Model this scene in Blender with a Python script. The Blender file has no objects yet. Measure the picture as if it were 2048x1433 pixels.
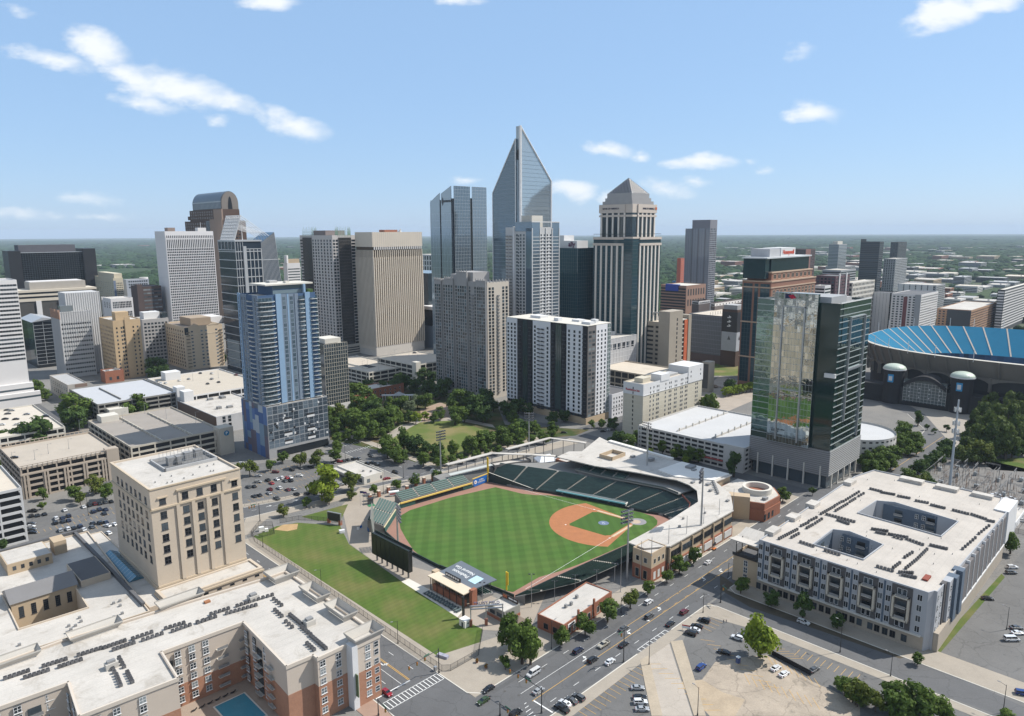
import bpy,math,random
from mathutils import Vector,Matrix
from mathutils.geometry import tessellate_polygon
R_=math.radians
random.seed(7)
S=bpy.context.scene
COL=S.collection
# ---- camera
F,CX,CY,H=1420.0,1024.0,716.5,155.0
MROT=Matrix.Rotation(math.pi/2-R_(10.06),3,'X')@Matrix.Rotation(R_(-0.28),3,'Z')
cam=bpy.data.cameras.new('camera');camo=bpy.data.objects.new('camera',cam);COL.objects.link(camo)
cam.sensor_width=36;cam.lens=36*F/2048;cam.clip_start=1;cam.clip_end=80000
camo.matrix_world=Matrix.Translation((0,0,H))@MROT.to_4x4()
S.camera=camo
S.view_settings.view_transform='Standard';S.view_settings.look='None'
S.view_settings.exposure=0.27;S.view_settings.gamma=1
S.cycles.max_bounces=6;S.cycles.diffuse_bounces=2;S.cycles.glossy_bounces=3;S.cycles.transmission_bounces=2
S.cycles.transparent_max_bounces=6;S.cycles.volume_bounces=0;S.cycles.sample_clamp_indirect=6
def ray(x,y):return MROT@Vector(((x-CX)/F,-(y-CY)/F,-1))
def G(x,y,z=0.0):
 d=ray(x,y);t=(z-H)/d.z
 return Vector((d.x*t,d.y*t,z))
def proj(p):
 v=MROT.transposed()@(Vector(p)-Vector((0,0,H)))
 return CX+F*v.x/-v.z,CY-F*v.y/-v.z
# ---- sun and sky
SUN_AZ,SUN_EL=14.0,48.0
sv=Vector((math.cos(R_(SUN_AZ))*math.cos(R_(SUN_EL)),math.sin(R_(SUN_AZ))*math.cos(R_(SUN_EL)),math.sin(R_(SUN_EL))))
sl=bpy.data.lights.new('sun','SUN');sl.energy=5.0;sl.angle=R_(0.5);sl.color=(1.0,0.955,0.88)
so=bpy.data.objects.new('sun',sl);COL.objects.link(so);so.location=sv*500
so.rotation_euler=sv.to_track_quat('Z','Y').to_euler()
wd=bpy.data.worlds.new('World');S.world=wd;wd.use_nodes=True
def world():
 nt=wd.node_tree;N=nt.nodes;K=nt.links;N.clear()
 out=N.new('ShaderNodeOutputWorld');bg=N.new('ShaderNodeBackground');bg.inputs[1].default_value=SKY_STR
 sk=N.new('ShaderNodeTexSky');sk.sky_type='NISHITA';sk.sun_disc=False
 sk.sun_elevation=R_(SUN_EL);sk.sun_rotation=R_(90-SUN_AZ);sk.altitude=200;sk.air_density=1.0;sk.dust_density=.35;sk.ozone_density=2.2
 tc=N.new('ShaderNodeTexCoord');sp=N.new('ShaderNodeSeparateXYZ');K.new(tc.outputs['Generated'],sp.inputs[0])
 def m(op,a,b=None,c=None):
  n=N.new('ShaderNodeMath');n.operation=op
  for i,v in enumerate((a,b,c)):
   if v is None:continue
   if isinstance(v,(int,float)):n.inputs[i].default_value=v
   else:K.new(v,n.inputs[i])
  return n.outputs[0]
 gx=m('DIVIDE',sp.outputs[0],sp.outputs[1]);gz=m('DIVIDE',sp.outputs[2],sp.outputs[1])
 cb=N.new('ShaderNodeCombineXYZ');K.new(gx,cb.inputs[0]);K.new(gz,cb.inputs[1])
 nz=N.new('ShaderNodeTexNoise');nz.inputs['Scale'].default_value=9;nz.inputs['Detail'].default_value=8;nz.inputs['Roughness'].default_value=.62
 mp=N.new('ShaderNodeMapping');mp.inputs['Scale'].default_value=(1,2.0,1);K.new(cb.outputs[0],mp.inputs[0]);K.new(mp.outputs[0],nz.inputs['Vector'])
 n2=N.new('ShaderNodeTexNoise');n2.inputs['Scale'].default_value=34;n2.inputs['Detail'].default_value=5;K.new(mp.outputs[0],n2.inputs['Vector'])
 wv=N.new('ShaderNodeVectorMath');wv.operation='MULTIPLY_ADD';wv.inputs[1].default_value=(.07,.035,0);K.new(nz.outputs['Color'],wv.inputs[0])
 av=N.new('ShaderNodeVectorMath');av.operation='ADD';av.inputs[1].default_value=(-.035,-.0175,0);K.new(cb.outputs[0],av.inputs[0]);K.new(av.outputs[0],wv.inputs[2])
 tot=None
 for(x,y,rx,ry,rot,amp)in CLOUDS:
  d=ray(x,y);px,pz=d.x/d.y,d.z/d.y
  mm=N.new('ShaderNodeMapping');mm.vector_type='TEXTURE'
  mm.inputs['Location'].default_value=(px,pz,0);mm.inputs['Rotation'].default_value=(0,0,R_(rot));mm.inputs['Scale'].default_value=(rx/F,ry/F,1)
  K.new(wv.outputs[0],mm.inputs[0])
  g=N.new('ShaderNodeTexGradient');g.gradient_type='SPHERICAL';K.new(mm.outputs[0],g.inputs[0])
  v=m('MULTIPLY',m('POWER',g.outputs['Fac'],.55),amp)
  tot=v if tot is None else m('MAXIMUM',tot,v)
 fr=m('SUBTRACT',tot,m('MULTIPLY',m('SUBTRACT',1.0,nz.outputs['Fac']),1.05))
 fr=m('ADD',fr,m('MULTIPLY',m('SUBTRACT',n2.outputs['Fac'],.5),.5))
 mr=N.new('ShaderNodeMapRange');mr.interpolation_type='SMOOTHSTEP';mr.inputs[1].default_value=-.10;mr.inputs[2].default_value=.55;K.new(fr,mr.inputs[0])
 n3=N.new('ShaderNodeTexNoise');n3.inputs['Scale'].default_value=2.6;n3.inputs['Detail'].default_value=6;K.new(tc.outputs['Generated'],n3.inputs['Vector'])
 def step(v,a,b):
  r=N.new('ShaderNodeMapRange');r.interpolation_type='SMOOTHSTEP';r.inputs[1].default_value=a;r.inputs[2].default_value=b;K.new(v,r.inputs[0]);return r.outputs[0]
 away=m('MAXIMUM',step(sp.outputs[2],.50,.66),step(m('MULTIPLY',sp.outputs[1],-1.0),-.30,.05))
 over=m('MULTIPLY',m('MULTIPLY',step(n3.outputs['Fac'],.42,.58),away),.9)  # clouds added outside the view to whiten the blue sky fill
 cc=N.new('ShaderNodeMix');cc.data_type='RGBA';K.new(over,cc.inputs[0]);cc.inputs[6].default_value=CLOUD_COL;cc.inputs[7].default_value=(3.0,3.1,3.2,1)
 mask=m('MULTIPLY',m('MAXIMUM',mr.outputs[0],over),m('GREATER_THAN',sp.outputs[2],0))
 mx=N.new('ShaderNodeMix');mx.data_type='RGBA';K.new(mask,mx.inputs[0])
 hs=N.new('ShaderNodeMix');hs.data_type='RGBA';hs.blend_type='MULTIPLY';hs.inputs[0].default_value=1;K.new(sk.outputs[0],hs.inputs[6]);hs.inputs[7].default_value=SKY_TINT
 fl=N.new('ShaderNodeMix');fl.data_type='RGBA';fl.inputs[0].default_value=SKY_MIX;K.new(hs.outputs[2],fl.inputs[6]);fl.inputs[7].default_value=SKY_FLAT
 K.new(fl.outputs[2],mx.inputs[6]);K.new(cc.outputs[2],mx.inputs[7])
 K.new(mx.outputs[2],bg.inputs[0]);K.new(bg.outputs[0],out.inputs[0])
HAZE=4.2e-5
SKY_STR=0.13
SKY_MIX=0.72
SKY_FLAT=(2.35,3.75,5.85,1)
SKY_TINT=(1.0,1.0,1.0,1)
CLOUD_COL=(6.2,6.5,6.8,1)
CLOUDS=[(190,92,95,48,-20,1.15),(265,150,120,42,-22,1.0),(110,118,130,26,-12,.95),(380,178,150,46,-20,1.05),(300,205,120,26,-10,.8),(460,205,90,34,-22,1.0),(590,248,100,32,-12,1.08),(430,243,45,18,0,.85),(520,232,60,24,-15,.8),(30,24,62,18,-12,.8),(540,6,75,28,0,1.15),(920,2,75,16,0,.95),(165,395,140,30,-4,.74),(60,428,150,20,-4,.72),(210,432,120,16,2,.7),(1218,298,66,26,-4,1.05),(1282,312,34,17,4,.95),(1410,324,95,22,0,1.08),(1525,342,50,17,4,.85),(1150,382,66,30,-6,1.1),(1230,397,45,20,0,.9),(1330,378,95,38,-6,.86),(1395,366,50,17,-4,.86),(1622,228,82,32,0,1.08),(1890,32,120,42,14,1.2),(1990,4,110,24,8,1.0),(1610,105,60,32,20,.62),(935,362,60,16,0,.82),(1495,322,30,12,0,.75)]
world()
# ---- helpers
U=Vector((1,1,0)).normalized();V=Vector((-1,1,0)).normalized()
def W(a,b,z=0.0):return U*a+V*b+Vector((0,0,z))
def ab(p):return p.dot(U),p.dot(V)
def nodes(m):
 m.use_nodes=True;nt=m.node_tree
 return nt,nt.nodes,nt.links,nt.nodes['Principled BSDF']
MC={}
def mat(name,col,rough=.85,metal=0.0,spec=.5,var=.10,scale=.15,isl=0.0,bump=0.0,obr=0.0,fine=0.0,stain=None,cracks=0.0,seams=0.0):
 """plain surface: base colour broken up by large soft noise, fine noise, per-island and per-object random"""
 if name in MC:return MC[name]
 m=bpy.data.materials.new(name);nt,N,K,B=nodes(m);MC[name]=m
 B.inputs['Roughness'].default_value=rough;B.inputs['Metallic'].default_value=metal;B.inputs['Specular IOR Level'].default_value=spec
 ge=N.new('ShaderNodeNewGeometry');val=None
 def addv(sock,amt):
  nonlocal val
  a=N.new('ShaderNodeMath');a.operation='MULTIPLY_ADD';K.new(sock,a.inputs[0]);a.inputs[1].default_value=2*amt
  if val is None:a.inputs[2].default_value=1-amt
  else:
   b=N.new('ShaderNodeMath');b.operation='SUBTRACT';K.new(val,b.inputs[0]);b.inputs[1].default_value=amt;K.new(b.outputs[0],a.inputs[2])
  val=a.outputs[0]
 if var:
  nz=N.new('ShaderNodeTexNoise');nz.inputs['Scale'].default_value=scale;nz.inputs['Detail'].default_value=6;nz.inputs['Roughness'].default_value=.65
  K.new(ge.outputs['Position'],nz.inputs['Vector']);addv(nz.outputs['Fac'],var*1.6)
 if fine:
  nf=N.new('ShaderNodeTexNoise');nf.inputs['Scale'].default_value=1.7;nf.inputs['Detail'].default_value=4
  K.new(ge.outputs['Position'],nf.inputs['Vector']);addv(nf.outputs['Fac'],fine*1.6)
 if isl:addv(ge.outputs['Random Per Island'],isl)
 if obr:
  oi=N.new('ShaderNodeObjectInfo');addv(oi.outputs['Random'],obr)
 if cracks:
  vo=N.new('ShaderNodeTexVoronoi');vo.feature='DISTANCE_TO_EDGE';vo.inputs['Scale'].default_value=.085
  dw=N.new('ShaderNodeVectorMath');dw.operation='MULTIPLY_ADD';dw.inputs[1].default_value=(4,4,0);nw=N.new('ShaderNodeTexNoise');nw.inputs['Scale'].default_value=.3;K.new(ge.outputs['Position'],nw.inputs['Vector']);K.new(nw.outputs['Color'],dw.inputs[0]);K.new(ge.outputs['Position'],dw.inputs[2]);K.new(dw.outputs[0],vo.inputs['Vector'])
  cr=N.new('ShaderNodeMapRange');cr.inputs[1].default_value=0;cr.inputs[2].default_value=.022;cr.inputs[3].default_value=0;cr.inputs[4].default_value=.5;K.new(vo.outputs['Distance'],cr.inputs[0]);addv(cr.outputs[0],cracks)
 if seams:
  mp=N.new('ShaderNodeMapping');mp.inputs['Rotation'].default_value=(0,0,R_(45));K.new(ge.outputs['Position'],mp.inputs[0]);wv=N.new('ShaderNodeTexWave');wv.wave_profile='SAW';wv.inputs['Scale'].default_value=.10;K.new(mp.outputs[0],wv.inputs['Vector'])
  cr=N.new('ShaderNodeMapRange');cr.inputs[1].default_value=0;cr.inputs[2].default_value=.16;cr.inputs[3].default_value=0;cr.inputs[4].default_value=.5;K.new(wv.outputs['Fac'],cr.inputs[0]);addv(cr.outputs[0],seams)
 if val is not None:
  vm=N.new('ShaderNodeVectorMath');vm.operation='SCALE';vm.inputs[0].default_value=col[:3];K.new(val,vm.inputs['Scale']);K.new(vm.outputs[0],B.inputs['Base Color'])
  if stain:
   sc,lo,hi_,s_=stain;ns=N.new('ShaderNodeTexNoise');ns.inputs['Scale'].default_value=sc;ns.inputs['Detail'].default_value=7;ns.inputs['Roughness'].default_value=.7;ns.inputs['Distortion'].default_value=.6;K.new(ge.outputs['Position'],ns.inputs['Vector'])
   rs_=N.new('ShaderNodeMapRange');rs_.inputs[1].default_value=lo;rs_.inputs[2].default_value=hi_;K.new(ns.outputs['Fac'],rs_.inputs[0]);ms_=N.new('ShaderNodeMix');ms_.data_type='RGBA';K.new(rs_.outputs[0],ms_.inputs[0]);K.new(vm.outputs[0],ms_.inputs[6]);ms_.inputs[7].default_value=(*s_,1);K.new(ms_.outputs[2],B.inputs['Base Color'])
 else:B.inputs['Base Color'].default_value=(*col[:3],1)
 if bump:
  nb=N.new('ShaderNodeTexNoise');nb.inputs['Scale'].default_value=2.5;nb.inputs['Detail'].default_value=5;K.new(ge.outputs['Position'],nb.inputs['Vector'])
  bp=N.new('ShaderNodeBump');bp.inputs['Strength'].default_value=bump;K.new(nb.outputs['Fac'],bp.inputs['Height']);K.new(bp.outputs[0],B.inputs['Normal'])
 return m
def glass(name,c0,c1,metal=.0,rough=.06,warp=0.0,wscale=.25,spec=.8):
 """window glass: each pane picks its own tone between c0 and c1 (blinds, rooms); warp bends the reflection"""
 if name in MC:return MC[name]
 m=bpy.data.materials.new(name);nt,N,K,B=nodes(m);MC[name]=m
 B.inputs['Roughness'].default_value=rough;B.inputs['Metallic'].default_value=metal;B.inputs['Specular IOR Level'].default_value=spec
 ge=N.new('ShaderNodeNewGeometry');oi=N.new('ShaderNodeObjectInfo')
 a=N.new('ShaderNodeMath');a.operation='ADD';K.new(ge.outputs['Random Per Island'],a.inputs[0]);K.new(oi.outputs['Random'],a.inputs[1])
 f=N.new('ShaderNodeMath');f.operation='FRACT';K.new(a.outputs[0],f.inputs[0])
 p=N.new('ShaderNodeMath');p.operation='POWER';K.new(f.outputs[0],p.inputs[0]);p.inputs[1].default_value=2.2
 mx=N.new('ShaderNodeMix');mx.data_type='RGBA';K.new(p.outputs[0],mx.inputs[0]);mx.inputs[6].default_value=(*c0,1);mx.inputs[7].default_value=(*c1,1)
 K.new(mx.outputs[2],B.inputs['Base Color'])
 if warp:
  nb=N.new('ShaderNodeTexNoise');nb.inputs['Scale'].default_value=wscale;nb.inputs['Detail'].default_value=2;K.new(ge.outputs['Position'],nb.inputs['Vector'])
  bp=N.new('ShaderNodeBump');bp.inputs['Strength'].default_value=1;bp.inputs['Distance'].default_value=warp;K.new(nb.outputs['Fac'],bp.inputs['Height']);K.new(bp.outputs[0],B.inputs['Normal'])
 return m
class MB:
 def __init__(s):s.v=[];s.f=[];s.m=[]
 def add(s,vs,fs,m=0):
  o=len(s.v);s.v+=[tuple(p)for p in vs];s.f+=[tuple(i+o for i in f)for f in fs];s.m+=[m]*len(fs);return s
 def box(s,x0,y0,z0,x1,y1,z1,m=0,bottom=False):
  vs=[(x0,y0,z0),(x1,y0,z0),(x1,y1,z0),(x0,y1,z0),(x0,y0,z1),(x1,y0,z1),(x1,y1,z1),(x0,y1,z1)]
  fs=[(0,1,5,4),(1,2,6,5),(2,3,7,6),(3,0,4,7),(4,5,6,7)]
  if bottom:fs.append((3,2,1,0))
  return s.add(vs,fs,m)
 def obox(s,c,ux,hx,hy,z0,z1,m=0):
  c=Vector(c);ux=Vector((ux[0],ux[1],0)).normalized();uy=Vector((-ux.y,ux.x,0))
  q=[c-ux*hx-uy*hy,c+ux*hx-uy*hy,c+ux*hx+uy*hy,c-ux*hx+uy*hy]
  return s.prism([(p.x,p.y)for p in q],z0,z1,m,m)
 def quad(s,a,b,c,d,m=0):return s.add([a,b,c,d],[(0,1,2,3)],m)
 def prism(s,poly,z0,z1,m=0,mt=None,bottom=False):
  n=len(poly);A=sum(poly[i][0]*poly[(i+1)%n][1]-poly[(i+1)%n][0]*poly[i][1]for i in range(n))
  if A<0:poly=poly[::-1]
  vs=[(p[0],p[1],z0)for p in poly]+[(p[0],p[1],z1)for p in poly]
  s.add(vs,[(i,(i+1)%n,n+(i+1)%n,n+i)for i in range(n)],m)
  o=len(s.v)-2*n;s.f.append(tuple(o+n+i for i in range(n)));s.m.append(m if mt is None else mt)
  if bottom:s.f.append(tuple(o+n-1-i for i in range(n)));s.m.append(m)
  return s
 def flat(s,outer,holes,z,m=0):
  loops=[[Vector((p[0],p[1],z))for p in outer]]+[[Vector((p[0],p[1],z))for p in h]for h in holes]
  tr=tessellate_polygon(loops);vs=[p for l in loops for p in l]
  fs=[]
  for t in tr:
   a,b,c=(vs[i]for i in t)
   fs.append(t if(b-a).cross(c-a).z>0 else t[::-1])
  return s.add(vs,fs,m)
 def cyl(s,p0,p1,r0,r1=None,n=8,m=0,cap=True):
  p0=Vector(p0);p1=Vector(p1);r1=r0 if r1 is None else r1
  d=(p1-p0).normalized();a=d.orthogonal().normalized();b=d.cross(a)
  vs=[p0+(a*math.cos(2*math.pi*i/n)+b*math.sin(2*math.pi*i/n))*r0 for i in range(n)]+[p1+(a*math.cos(2*math.pi*i/n)+b*math.sin(2*math.pi*i/n))*r1 for i in range(n)]
  fs=[(i,(i+1)%n,n+(i+1)%n,n+i)for i in range(n)]
  if cap:fs+=[tuple(range(n,2*n)),tuple(range(n-1,-1,-1))]
  return s.add(vs,fs,m)
 def mesh(s,name,mats,smooth=False):
  me=bpy.data.meshes.new(name);me.from_pydata(s.v,[],s.f)
  for x in(mats if isinstance(mats,(list,tuple))else[mats]):me.materials.append(x)
  me.polygons.foreach_set('material_index',s.m)
  if smooth:me.polygons.foreach_set('use_smooth',[True]*len(s.f))
  me.update();return me
 def build(s,name,mats,parent=None,smooth=False):
  return link(bpy.data.objects.new(name,s.mesh(name,mats,smooth)),parent)
def link(o,parent=None):
 COL.objects.link(o)
 if parent is not None:o.parent=parent
 return o
def tag(o,label,cat,group=None):
 o['label']=label;o['category']=cat
 if group:o['group']=group
 return o
def struct(o,kind='structure',label=None):
 o['kind']=kind
 if label:o['label']=label
 return o
def thing(name,label,cat,loc=(0,0,0),rot=0.0,group=None):
 o=bpy.data.objects.new(name,None);COL.objects.link(o);o.empty_display_size=1
 o.location=loc;o.rotation_euler=(0,0,rot)
 return tag(o,label,cat,group)
ORD=['first','second','third','fourth','fifth','sixth','seventh','eighth','ninth','tenth','eleventh','twelfth','thirteenth','fourteenth','fifteenth','sixteenth','seventeenth','eighteenth','nineteenth','twentieth']
def ordn(i):return ORD[i]if i<20 else 'number %d'%(i+1)
def repeat(parent,name,insts,cap=100,plural=None):
 """insts: (mesh, location, rot z). The hundred that show largest become parts, the rest one part marked stuff."""
 if not insts:return
 pm=Matrix.Translation(parent.location)@parent.rotation_euler.to_matrix().to_4x4()
 if len(insts)>cap:
  eye=Vector((0,0,H))
  def score(t):
   p=pm@Vector(t[1]);n=pm.to_3x3()@(Matrix.Rotation(t[2],3,'Z')@Vector((0,-1,0)))
   d=eye-p
   x,y=proj(p)
   return(max(0.0,n.dot(d.normalized()))+.001)/d.length_squared*(1 if 0<x<2048 and y<1433 else.01)
  insts=sorted(insts,key=score,reverse=True)
 for me,loc,rz in insts[:cap]:
  o=bpy.data.objects.new(name,me);o.location=loc;o.rotation_euler=(0,0,rz);link(o,parent)
 if len(insts)>cap:
  vs=[];fs=[];ms=[];mats=[]
  for me,loc,rz in insts[cap:]:
   T=Matrix.Translation(loc)@Matrix.Rotation(rz,4,'Z');o=len(vs)
   vs+=[tuple(T@v.co)for v in me.vertices]
   mi=[]
   for x in me.materials:
    if x not in mats:mats.append(x)
    mi.append(mats.index(x))
   for p in me.polygons:fs.append(tuple(i+o for i in p.vertices));ms.append(mi[p.material_index])
  me=bpy.data.meshes.new(plural or name+'s');me.from_pydata(vs,[],fs)
  for x in mats:me.materials.append(x)
  me.polygons.foreach_set('material_index',ms);me.update()
  o=link(bpy.data.objects.new(plural or name+'s',me),parent);o['kind']='stuff'
WM={}
def winmesh(w,h,gm,fm=None,fw=.12,nx=1,nz=1,sill=0,out=.05):
 """window: pane, surround and glazing bars, centred on x, sitting on z = 0, facing -y"""
 k=(round(w,2),round(h,2),gm.name,fm.name if fm else '',fw,nx,nz,sill)
 if k in WM:return WM[k]
 b=MB()
 if fm is None:b.box(-w/2,-out,0,w/2,.3,h,0,True)
 else:
  b.box(-w/2,-out*.4,0,w/2,.3,h,0)
  for i in range(nx+1):
   x=-w/2+(w-fw)*i/nx;b.box(x,-out,0,x+fw,0,h,1,True)
  for j in range(nz+1):
   z=(h-fw)*j/nz;b.box(-w/2,-out*.9,z,w/2,0,z+fw,1,True)
  if sill:b.box(-w/2-.15,-.2,-sill,w/2+.15,0,0,1,True)
 WM[k]=b.mesh('window',[gm,fm]if fm else[gm]);return WM[k]
FACE={'R':0.0,'L':-math.pi/2,'B':math.pi,'E':math.pi/2}
def fpos(face,s,z,off=0.0):
 """point on a face of a box building: R is the plane y = off, L is x = off, B and E the far sides"""
 return Vector((s,off,z))if face in 'RB' else Vector((off,s,z))
class Bld:
 """a building whose near corner is the origin: x runs along the right face, y along the left face"""
 def __init__(s,name,label,cat,P0,L,Wd,H_,rot=math.pi/4,group=None):
  s.o=thing(name,label,cat,(P0[0],P0[1],0),rot,group);s.L,s.W,s.H=L,Wd,H_;s.w=[];s.bal=[]
 def part(s,name,mb,mats,smooth=False):return mb.build(name,mats,s.o,smooth)
 def body(s,wm,rm,x0=0,y0=0,z0=0,x1=None,y1=None,z1=None,par=.9,wname='wall',rname='roof',t=.4):
  x1=s.L if x1 is None else x1;y1=s.W if y1 is None else y1;z1=s.H if z1 is None else z1
  b=MB();zt=z1
  vs=[(x0,y0),(x1,y0),(x1,y1),(x0,y1)];b.add([(x,y,z0)for x,y in vs]+[(x,y,zt)for x,y in vs],[(0,1,5,4),(1,2,6,5),(2,3,7,6),(3,0,4,7)])
  iv=[(x0+t,y0+t),(x1-t,y0+t),(x1-t,y1-t),(x0+t,y1-t)];zr=zt-par
  b.add([(x,y,zt)for x,y in vs]+[(x,y,zt)for x,y in iv]+[(x,y,zr)for x,y in iv],[(0,1,5,4),(1,2,6,5),(2,3,7,6),(3,0,4,7),(4,5,9,8),(5,6,10,9),(6,7,11,10),(7,4,8,11)])
  w=s.part(wname,b,wm)
  r=s.part(rname,MB().quad((x0+t,y0+t,zr),(x1-t,y0+t,zr),(x1-t,y1-t,zr),(x0+t,y1-t,zr)),rm)
  return w,r
 def box(s,name,m,*c):return s.part(name,MB().box(*c,bottom=True),m)
 def wins(s,face,ss,zs,me,off=0.0,skip=None):
  for i,q in enumerate(ss):
   for j,z in enumerate(zs):
    if skip and skip(i,j):continue
    s.w.append((me,fpos(face,q,z,off),FACE[face]))
 def bals(s,face,ss,zs,me,off=0.0):
  for q in ss:
   for z in zs:s.bal.append((me,fpos(face,q,z,off),FACE[face]))
 def units(s,n,z,m,x0=.15,x1=.85,y0=.15,y1=.85,hmax=3.0,seed=1,big=.12):
  r=random.Random(seed)
  for i in range(n):
   w=r.uniform(.4,1)*big*s.L;d=r.uniform(.4,1)*big*s.W;x=s.L*r.uniform(x0,x1);y=s.W*r.uniform(y0,y1)
   s.box('roof_unit',m,x-w/2,y-d/2,z,x+w/2,y+d/2,z+r.uniform(.4,1)*hmax)
 def grid(s,name,m,face,s0,s1,z0,z1,ds,dz,t=.25,out=.25,off=0.0,hz=None,vt=True):
  """mullions: real bars over a glazed face"""
  b=MB();n=max(1,round((s1-s0)/ds));k=max(1,round((z1-z0)/dz));hz=t if hz is None else hz
  def bar(a0,b0,a1,b1):
   if face=='R':b.box(a0,off-out,b0,a1,off+.05,b1,0,True)
   elif face=='L':b.box(off-out,a0,b0,off+.05,a1,b1,0,True)
   elif face=='B':b.box(a0,off-.05,b0,a1,off+out,b1,0,True)
   else:b.box(off-.05,a0,b0,off+out,a1,b1,0,True)
  if vt:
   for i in range(n+1):c=s0+(s1-s0)*i/n;bar(c-t/2,z0,c+t/2,z1)
  for j in range(k+1):c=z0+(z1-z0)*j/k;bar(s0,c-hz/2,s1,c+hz/2)
  return s.part(name,b,m)
 def fin(s):
  repeat(s.o,'window',s.w);repeat(s.o,'balcony',s.bal,plural='balconies');return s.o
def rng(a,b,n):
 return[a+(b-a)*(i+.5)/n for i in range(n)]
def site(c,l,r,base=None,D=None):
 """near roof corner, left and right roof ends in pixels, base pixel or distance -> corner point, lengths along the two faces, height"""
 if base:P=G(*base)
 else:
  d=ray(*c);P=Vector((d.x,d.y,0)).normalized()*D
 lo,hi=-50.0,600.0
 for _ in range(50):
  mid=(lo+hi)/2
  if proj((P.x,P.y,mid))[1]>c[1]:lo=mid
  else:hi=mid
 def ext(ax,px):
  d=ray(*px);det=-d.x*ax.y+d.y*ax.x
  return(d.x*P.y-d.y*P.x)/det if abs(det)>1e-9 else 0
 return P,abs(ext(U,r)),abs(ext(V,l)),lo
def hat(P,y):
 lo,hi=-50.0,600.0
 for _ in range(50):
  mid=(lo+hi)/2
  if proj((P[0],P[1],mid))[1]>y:lo=mid
  else:hi=mid
 return lo
def pxpoly(pts,z=0.0):return[(p.x,p.y)for p in(G(x,y,z)for x,y in pts)]
def sheet(name,poly,z,m,holes=(),kind='structure'):
 o=MB().flat(poly,holes,z).build(name,m);o['kind']=kind;return o
def text_mesh(txt,size,m,name='lettering',depth=.05,bold=0.0):
 c=bpy.data.curves.new(name,'FONT');c.body=txt;c.size=size;c.extrude=depth;c.align_x='CENTER';c.align_y='CENTER';c.offset=bold
 o=bpy.data.objects.new(name,c);COL.objects.link(o);dg=bpy.context.evaluated_depsgraph_get()
 me=bpy.data.meshes.new_from_object(o.evaluated_get(dg));bpy.data.objects.remove(o);bpy.data.curves.remove(c)
 me.materials.clear();me.materials.append(m);me.name=name
 return me
def lettering(parent,txt,size,m,loc,rot,depth=.06,bold=.0):
 o=bpy.data.objects.new('lettering',text_mesh(txt,size,m,depth=depth,bold=bold));o.location=loc;o.rotation_euler=rot
 return link(o,parent)
# ---- materials
WHITEROOF=mat('white_membrane_roof',(.465,.435,.395),var=.20,scale=.06,fine=.09,stain=(.11,.54,.80,(.22,.185,.14)),seams=.09)
GREYROOF=mat('grey_roof',(.36,.36,.36),var=.15,scale=.08,fine=.06)
TANROOF=mat('tan_roof',(.52,.46,.38),var=.12,scale=.08,fine=.05)
DARKROOF=mat('dark_roof',(.10,.10,.105),var=.2,scale=.1)
CONC=mat('concrete',(.42,.385,.33),var=.13,scale=.05,fine=.06)
PALECONC=mat('pale_concrete',(.56,.53,.47),var=.1,scale=.06,fine=.05)
SIDEWALK=mat('sidewalk',(.30,.268,.228),var=.16,scale=.06,fine=.08)
ASPH=mat('asphalt',(.098,.098,.10),var=.2,scale=.07,fine=.10,cracks=.22,stain=(.35,.62,.8,(.055,.055,.055)),bump=.1)
LOTASPH=mat('worn_asphalt',(.125,.122,.118),var=.26,scale=.05,fine=.12,cracks=.28,stain=(.45,.58,.78,(.055,.052,.05)),bump=.1)
WHITEP=mat('white_paint',(.72,.72,.70),var=.1,scale=.4)
YELP=mat('yellow_road_paint',(.62,.36,.08),var=.12,scale=.4)
METAL=mat('galvanised_metal',(.42,.43,.44),rough=.45,metal=.7,var=.08)
BLACKM=mat('black_metal',(.02,.02,.022),rough=.5,var=.1)
DARKM=mat('dark_grey_metal',(.08,.08,.085),rough=.5,var=.1)
UNIT=mat('rooftop_unit_metal',(.22,.22,.22),rough=.6,var=.2,scale=.6)
BRICK=mat('red_brick',(.27,.105,.06),var=.14,scale=.25,fine=.12)
TANBR=mat('tan_stucco',(.44,.34,.23),var=.08,scale=.1,fine=.05)
GDARK=glass('dark_window_glass',(.008,.010,.013),(.07,.09,.105),rough=.1,spec=.35)
GMID=glass('grey_window_glass',(.02,.028,.035),(.22,.25,.26),rough=.12,spec=.45)
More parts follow.
